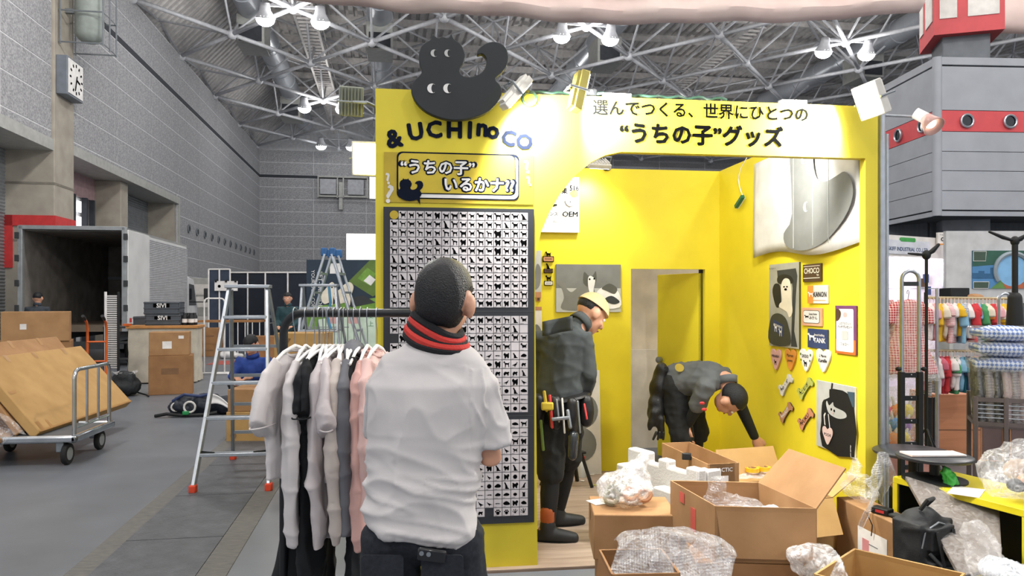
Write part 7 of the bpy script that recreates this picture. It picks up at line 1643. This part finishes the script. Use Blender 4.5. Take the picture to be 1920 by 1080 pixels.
# wooden counter behind
wc = T('wooden_counter', 'peach wooden counter under the baby rompers', 'counter', at(1788, 700, 7.3).xy.to_3d(), -TH)
zc0 = CH - 7.0 * (742 - CY) / F
M_peach = mat('peach_wood', '#c98a63', .5, c2='#b87a56', vs=6, stretch=(.4, 1, 4))
MB().bx(-.30, .28, -.2, .25, 0, zc0).build('body', M_peach, wc, bevel=.004); MB().bx(-.301, .281, -.203, -.2, zc0 - .34, zc0 - .335).build('drawer_gap', M_brown, wc); MB().bx(.20, .30, -.22, .25, 0, zc0 + .02).build('end_post', M_orange if 0 else mat('peach_pale', '#d9a078', .5), wc)
for px in (1744, 1752): p = at(px, 700, 6.75); o_ = V(wc.location); q_ = Matrix.Rotation(TH, 3, 'Z') @ V((p.x - o_.x, p.y - o_.y, 0)); MB().bx(q_.x - .012, q_.x + .012, q_.y - .012, q_.y + .012, 0, CH - 6.75 * (745 - CY) / F).build('black_upright', M_black, wc)

# tall stair hand truck with loop handle
hl = T('loop_handle_cart', 'black ladder frame cart with a silver loop handle', 'hand cart', at(1707, 700, 5.2).xy.to_3d(), -TH)
w_ = 16 * 5.2 / F; ztop = CH + 5.2 * (CY - 508) / F; zmid = CH - 5.2 * (697 - CY) / F
MB().tube([(-w_, 0, zmid - .1), (-w_, 0, ztop - w_)] + arc((0, 0, ztop - w_), w_, PI, 0, 10) + [(w_, 0, zmid - .1)], .013, 10).build('loop_handle', M_alu, hl)
MB().bar((-w_, 0, ztop - .09), (w_, 0, ztop - .09), .02, .03).build('grip_bar', M_dgrey, hl)
for s in (-1, 1): MB().bx(s * (w_ + .004) - .018, s * (w_ + .004) + .018, -.02, .02, .12, zmid).build('side_rail', M_black, hl, bevel=.004); MB().ball((s * (w_ + .03), -.01, zmid + .02), (.02, .02, .016), 10, 6).build('lock_knob', M_black, hl)
for i in range(5): z = zmid - .02 - i * .16; MB().bx(-w_, w_, -.012, .012, z - .02, z + .012).build('rung', M_black, hl); MB().ball((0, -.013, z), .006, 8, 6).build('rivet', M_alu, hl)
MB().bx(-.17, .17, -.28, 0, .01, .03).build('toe_plate', M_black, hl)
for s in (-1, 1): MB().lathe([(.001, -.02), (.1, -.02), (.12, 0), (.1, .02), (.001, .02)], 18).build('wheel', M_tyre, hl, M=Matrix.Translation((s * .13, .06, .12)) @ Matrix.Rotation(PI / 2, 4, 'Y'))
# black tripod stands
def tripod(label, px, pytop, d, arms, thick=.012, wrap=False):
    t = T('tripod_stand', label, 'stand', at(px, 700, d).xy.to_3d(), -TH, 'black tripod stands'); z = CH - d * (pytop - CY) / F
    MB().tube([(0, 0, .3), (0, 0, z)], thick, 10).build('pole', M_black, t); MB().ball((0, 0, z), (.035, .03, .04), 12, 8).build('head', M_black, t)
    for i in range(3): a = 2 * PI * i / 3 + .5; MB().tube([(0, 0, .5), (.33 * math.cos(a), .33 * math.sin(a), .02)], .01, 6).build('leg', M_black, t)
    for (dx, dz, r) in arms: MB().limb([(0, 0, z), (dx * .5, -.02, z + dz * .4), (dx, -.03, z + dz)], [r * .7, r, r * .6], 8).build('arm', M_black, t)
    if wrap: MB().limb([(0, 0, z - .45), (0, 0, z - .7), (0, 0, z - .95)], [.05, .065, .05], 12).build('covered_shaft', M_black, t)
    return t
tripod('slim black tripod stand with tilted holder before the pink lit stand', 1737, 478, 6.0, ((-.16, .01, .012), (.08, .08, .02)))
tripod('stout black tripod stand before the ball park mural', 1903, 452, 5.9, ((-.22, .07, .016), (.06, .04, .02)), .022, True)
sl_ = T('cart_handle', 'silver hooped cart handle beside the stout tripod', 'cart handle', at(1884, 700, 6.1).xy.to_3d(), -TH)
zz_ = CH - 6.1 * (548 - CY) / F
MB().tube([(-.05, 0, 0), (-.05, 0, zz_ - .06)] + arc((.0, 0, zz_ - .06), .05, PI, 0, 8) + [(.05, 0, zz_ - .12), (.09, 0, zz_ - .12)], .012, 8).build('hoop', M_alu, sl_); MB().bx(-.12, .12, -.12, .12, 0, .03).build('base', M_alu, sl_)

# metal basket cart with packs
CR = R(-25)
BD = .34
mc = T('basket_cart', 'brown grey metal basket cart full of bagged clothes', 'cart', at(1829, 700, 5.05).xy.to_3d(), -TH + CR)
s5 = .00295
def cx_(px): return (px - 1829) * s5
def cz_(py): return CH - (py - CY) * 4.95 / F
M_cart = mat('cart_metal', '#7b6f6c', .35, metal=.6)
for px in (1829, 1888, 1960):
    for y in (0, BD): MB().bx(cx_(px) - .014, cx_(px) + .014, y - .014, y + .014, 0, cz_(746)).build('post', M_cart, mc, bevel=.003)
for py in (752, 798): 
    for y in (0, BD): MB().bx(cx_(1829), cx_(1960), y - .012, y + .012, cz_(py) - .014, cz_(py) + .014).build('bar', M_cart, mc)
for px in (1829, 1960): MB().bx(cx_(px) - .012, cx_(px) + .012, 0, BD, cz_(798) - .014, cz_(798) + .014).build('bar', M_cart, mc)
for py in (762, 770, 778, 786): MB().tube([(cx_(1829), -.005, cz_(py)), (cx_(1960), -.005, cz_(py))], .004, 6).build('wire', M_alu, mc)
MB().bx(cx_(1829), cx_(1960), 0, BD, cz_(800) - .02, cz_(800)).build('basket_floor', M_cart, mc)
for x0, x1 in ((1840, 1884), (1896, 1950)):
    MB().bx(cx_(x0), cx_(x1), .01, .03, cz_(868), cz_(803)).build('panel_border', mat('peach_pale', '#d9a078', .5), mc); MB().bx(cx_(x0 + 3), cx_(x1 - 3), .002, .012, cz_(866), cz_(806)).build('panel', mat('plum_panel', '#6d5a5a', .5), mc)
M_pack = film('pack_film', haze=.16, bs=20, bump=.35)
M_pst = stripes('pack_stripe', '#d9ccca', '#3a3a40', 30.)
for i, (px, m) in enumerate(((1832, M_dgrey), (1850, M_pst), (1866, M_black), (1884, mat('pack_rose', '#d5bcba', .8)), (1900, M_pst), (1916, mat('pack_rose', '#d5bcba', .8)))):
    t = T('bagged_garment', '%s garment in a clear bag, %s in the basket cart' % (('charcoal', 'striped', 'black', 'rose', 'striped', 'rose')[i], ords[i]), 'garment', V(mc.location) + Matrix.Rotation(-TH + CR, 3, 'Z') @ V((cx_(px) + .03, .17, cz_(799))), -TH + CR, 'bagged garments in the basket cart')
    mb = MB(); mb.limb([(.0, 0, .04), (-.01, 0, .2), (-.03, 0, .39)], [.03, .034, .026], 12); mb.limb([(0, -.1, .04), (0, -.1, .3), (-.02, -.08, .40)], [.028, .032, .02], 12); mb.limb([(0, .1, .04), (0, .1, .36)], [.028, .03], 12)
    mb.fuse('garment', m, t, .009, 3, lambda c: fold(c, 9, 5, 2, .008)); MB().grid(lambda u, v: V((.04 * math.cos(u * 2 * PI) - .03 * v, -.0 + .17 * math.sin(u * 2 * PI), .01 + .42 * v + .01 * math.sin(u * 15))), 20, 8).build('bag', M_pack, t)
for i in range(3):
    t = T('gingham_pack', 'blue gingham pack in film, %s of the stack' % ('bottom', 'middle', 'top')[i], 'pack', V(mc.location) + Matrix.Rotation(-TH + CR, 3, 'Z') @ V((cx_(1888) + .0 + .01 * i, .17, cz_(672) - .10 + .105 * i)), -TH + CR + .05 * i, 'blue gingham packs')
    mb = MB(); mb.box((0, 0, .05), (.36, .34, .05)); mb.ball((0, 0, .05), (.19, .19, .055), 18, 10); o_ = mb.fuse('folded_cloth', M_gingb, t, .012, 6, lambda c: fold(c, 8, 8, 2, .008))
    MB().box((0, 0, .05), (.40, .38, .096)).build('film_cover', M_pack, t, bevel=.03, seg=3)
bpy.context.view_layer.update()
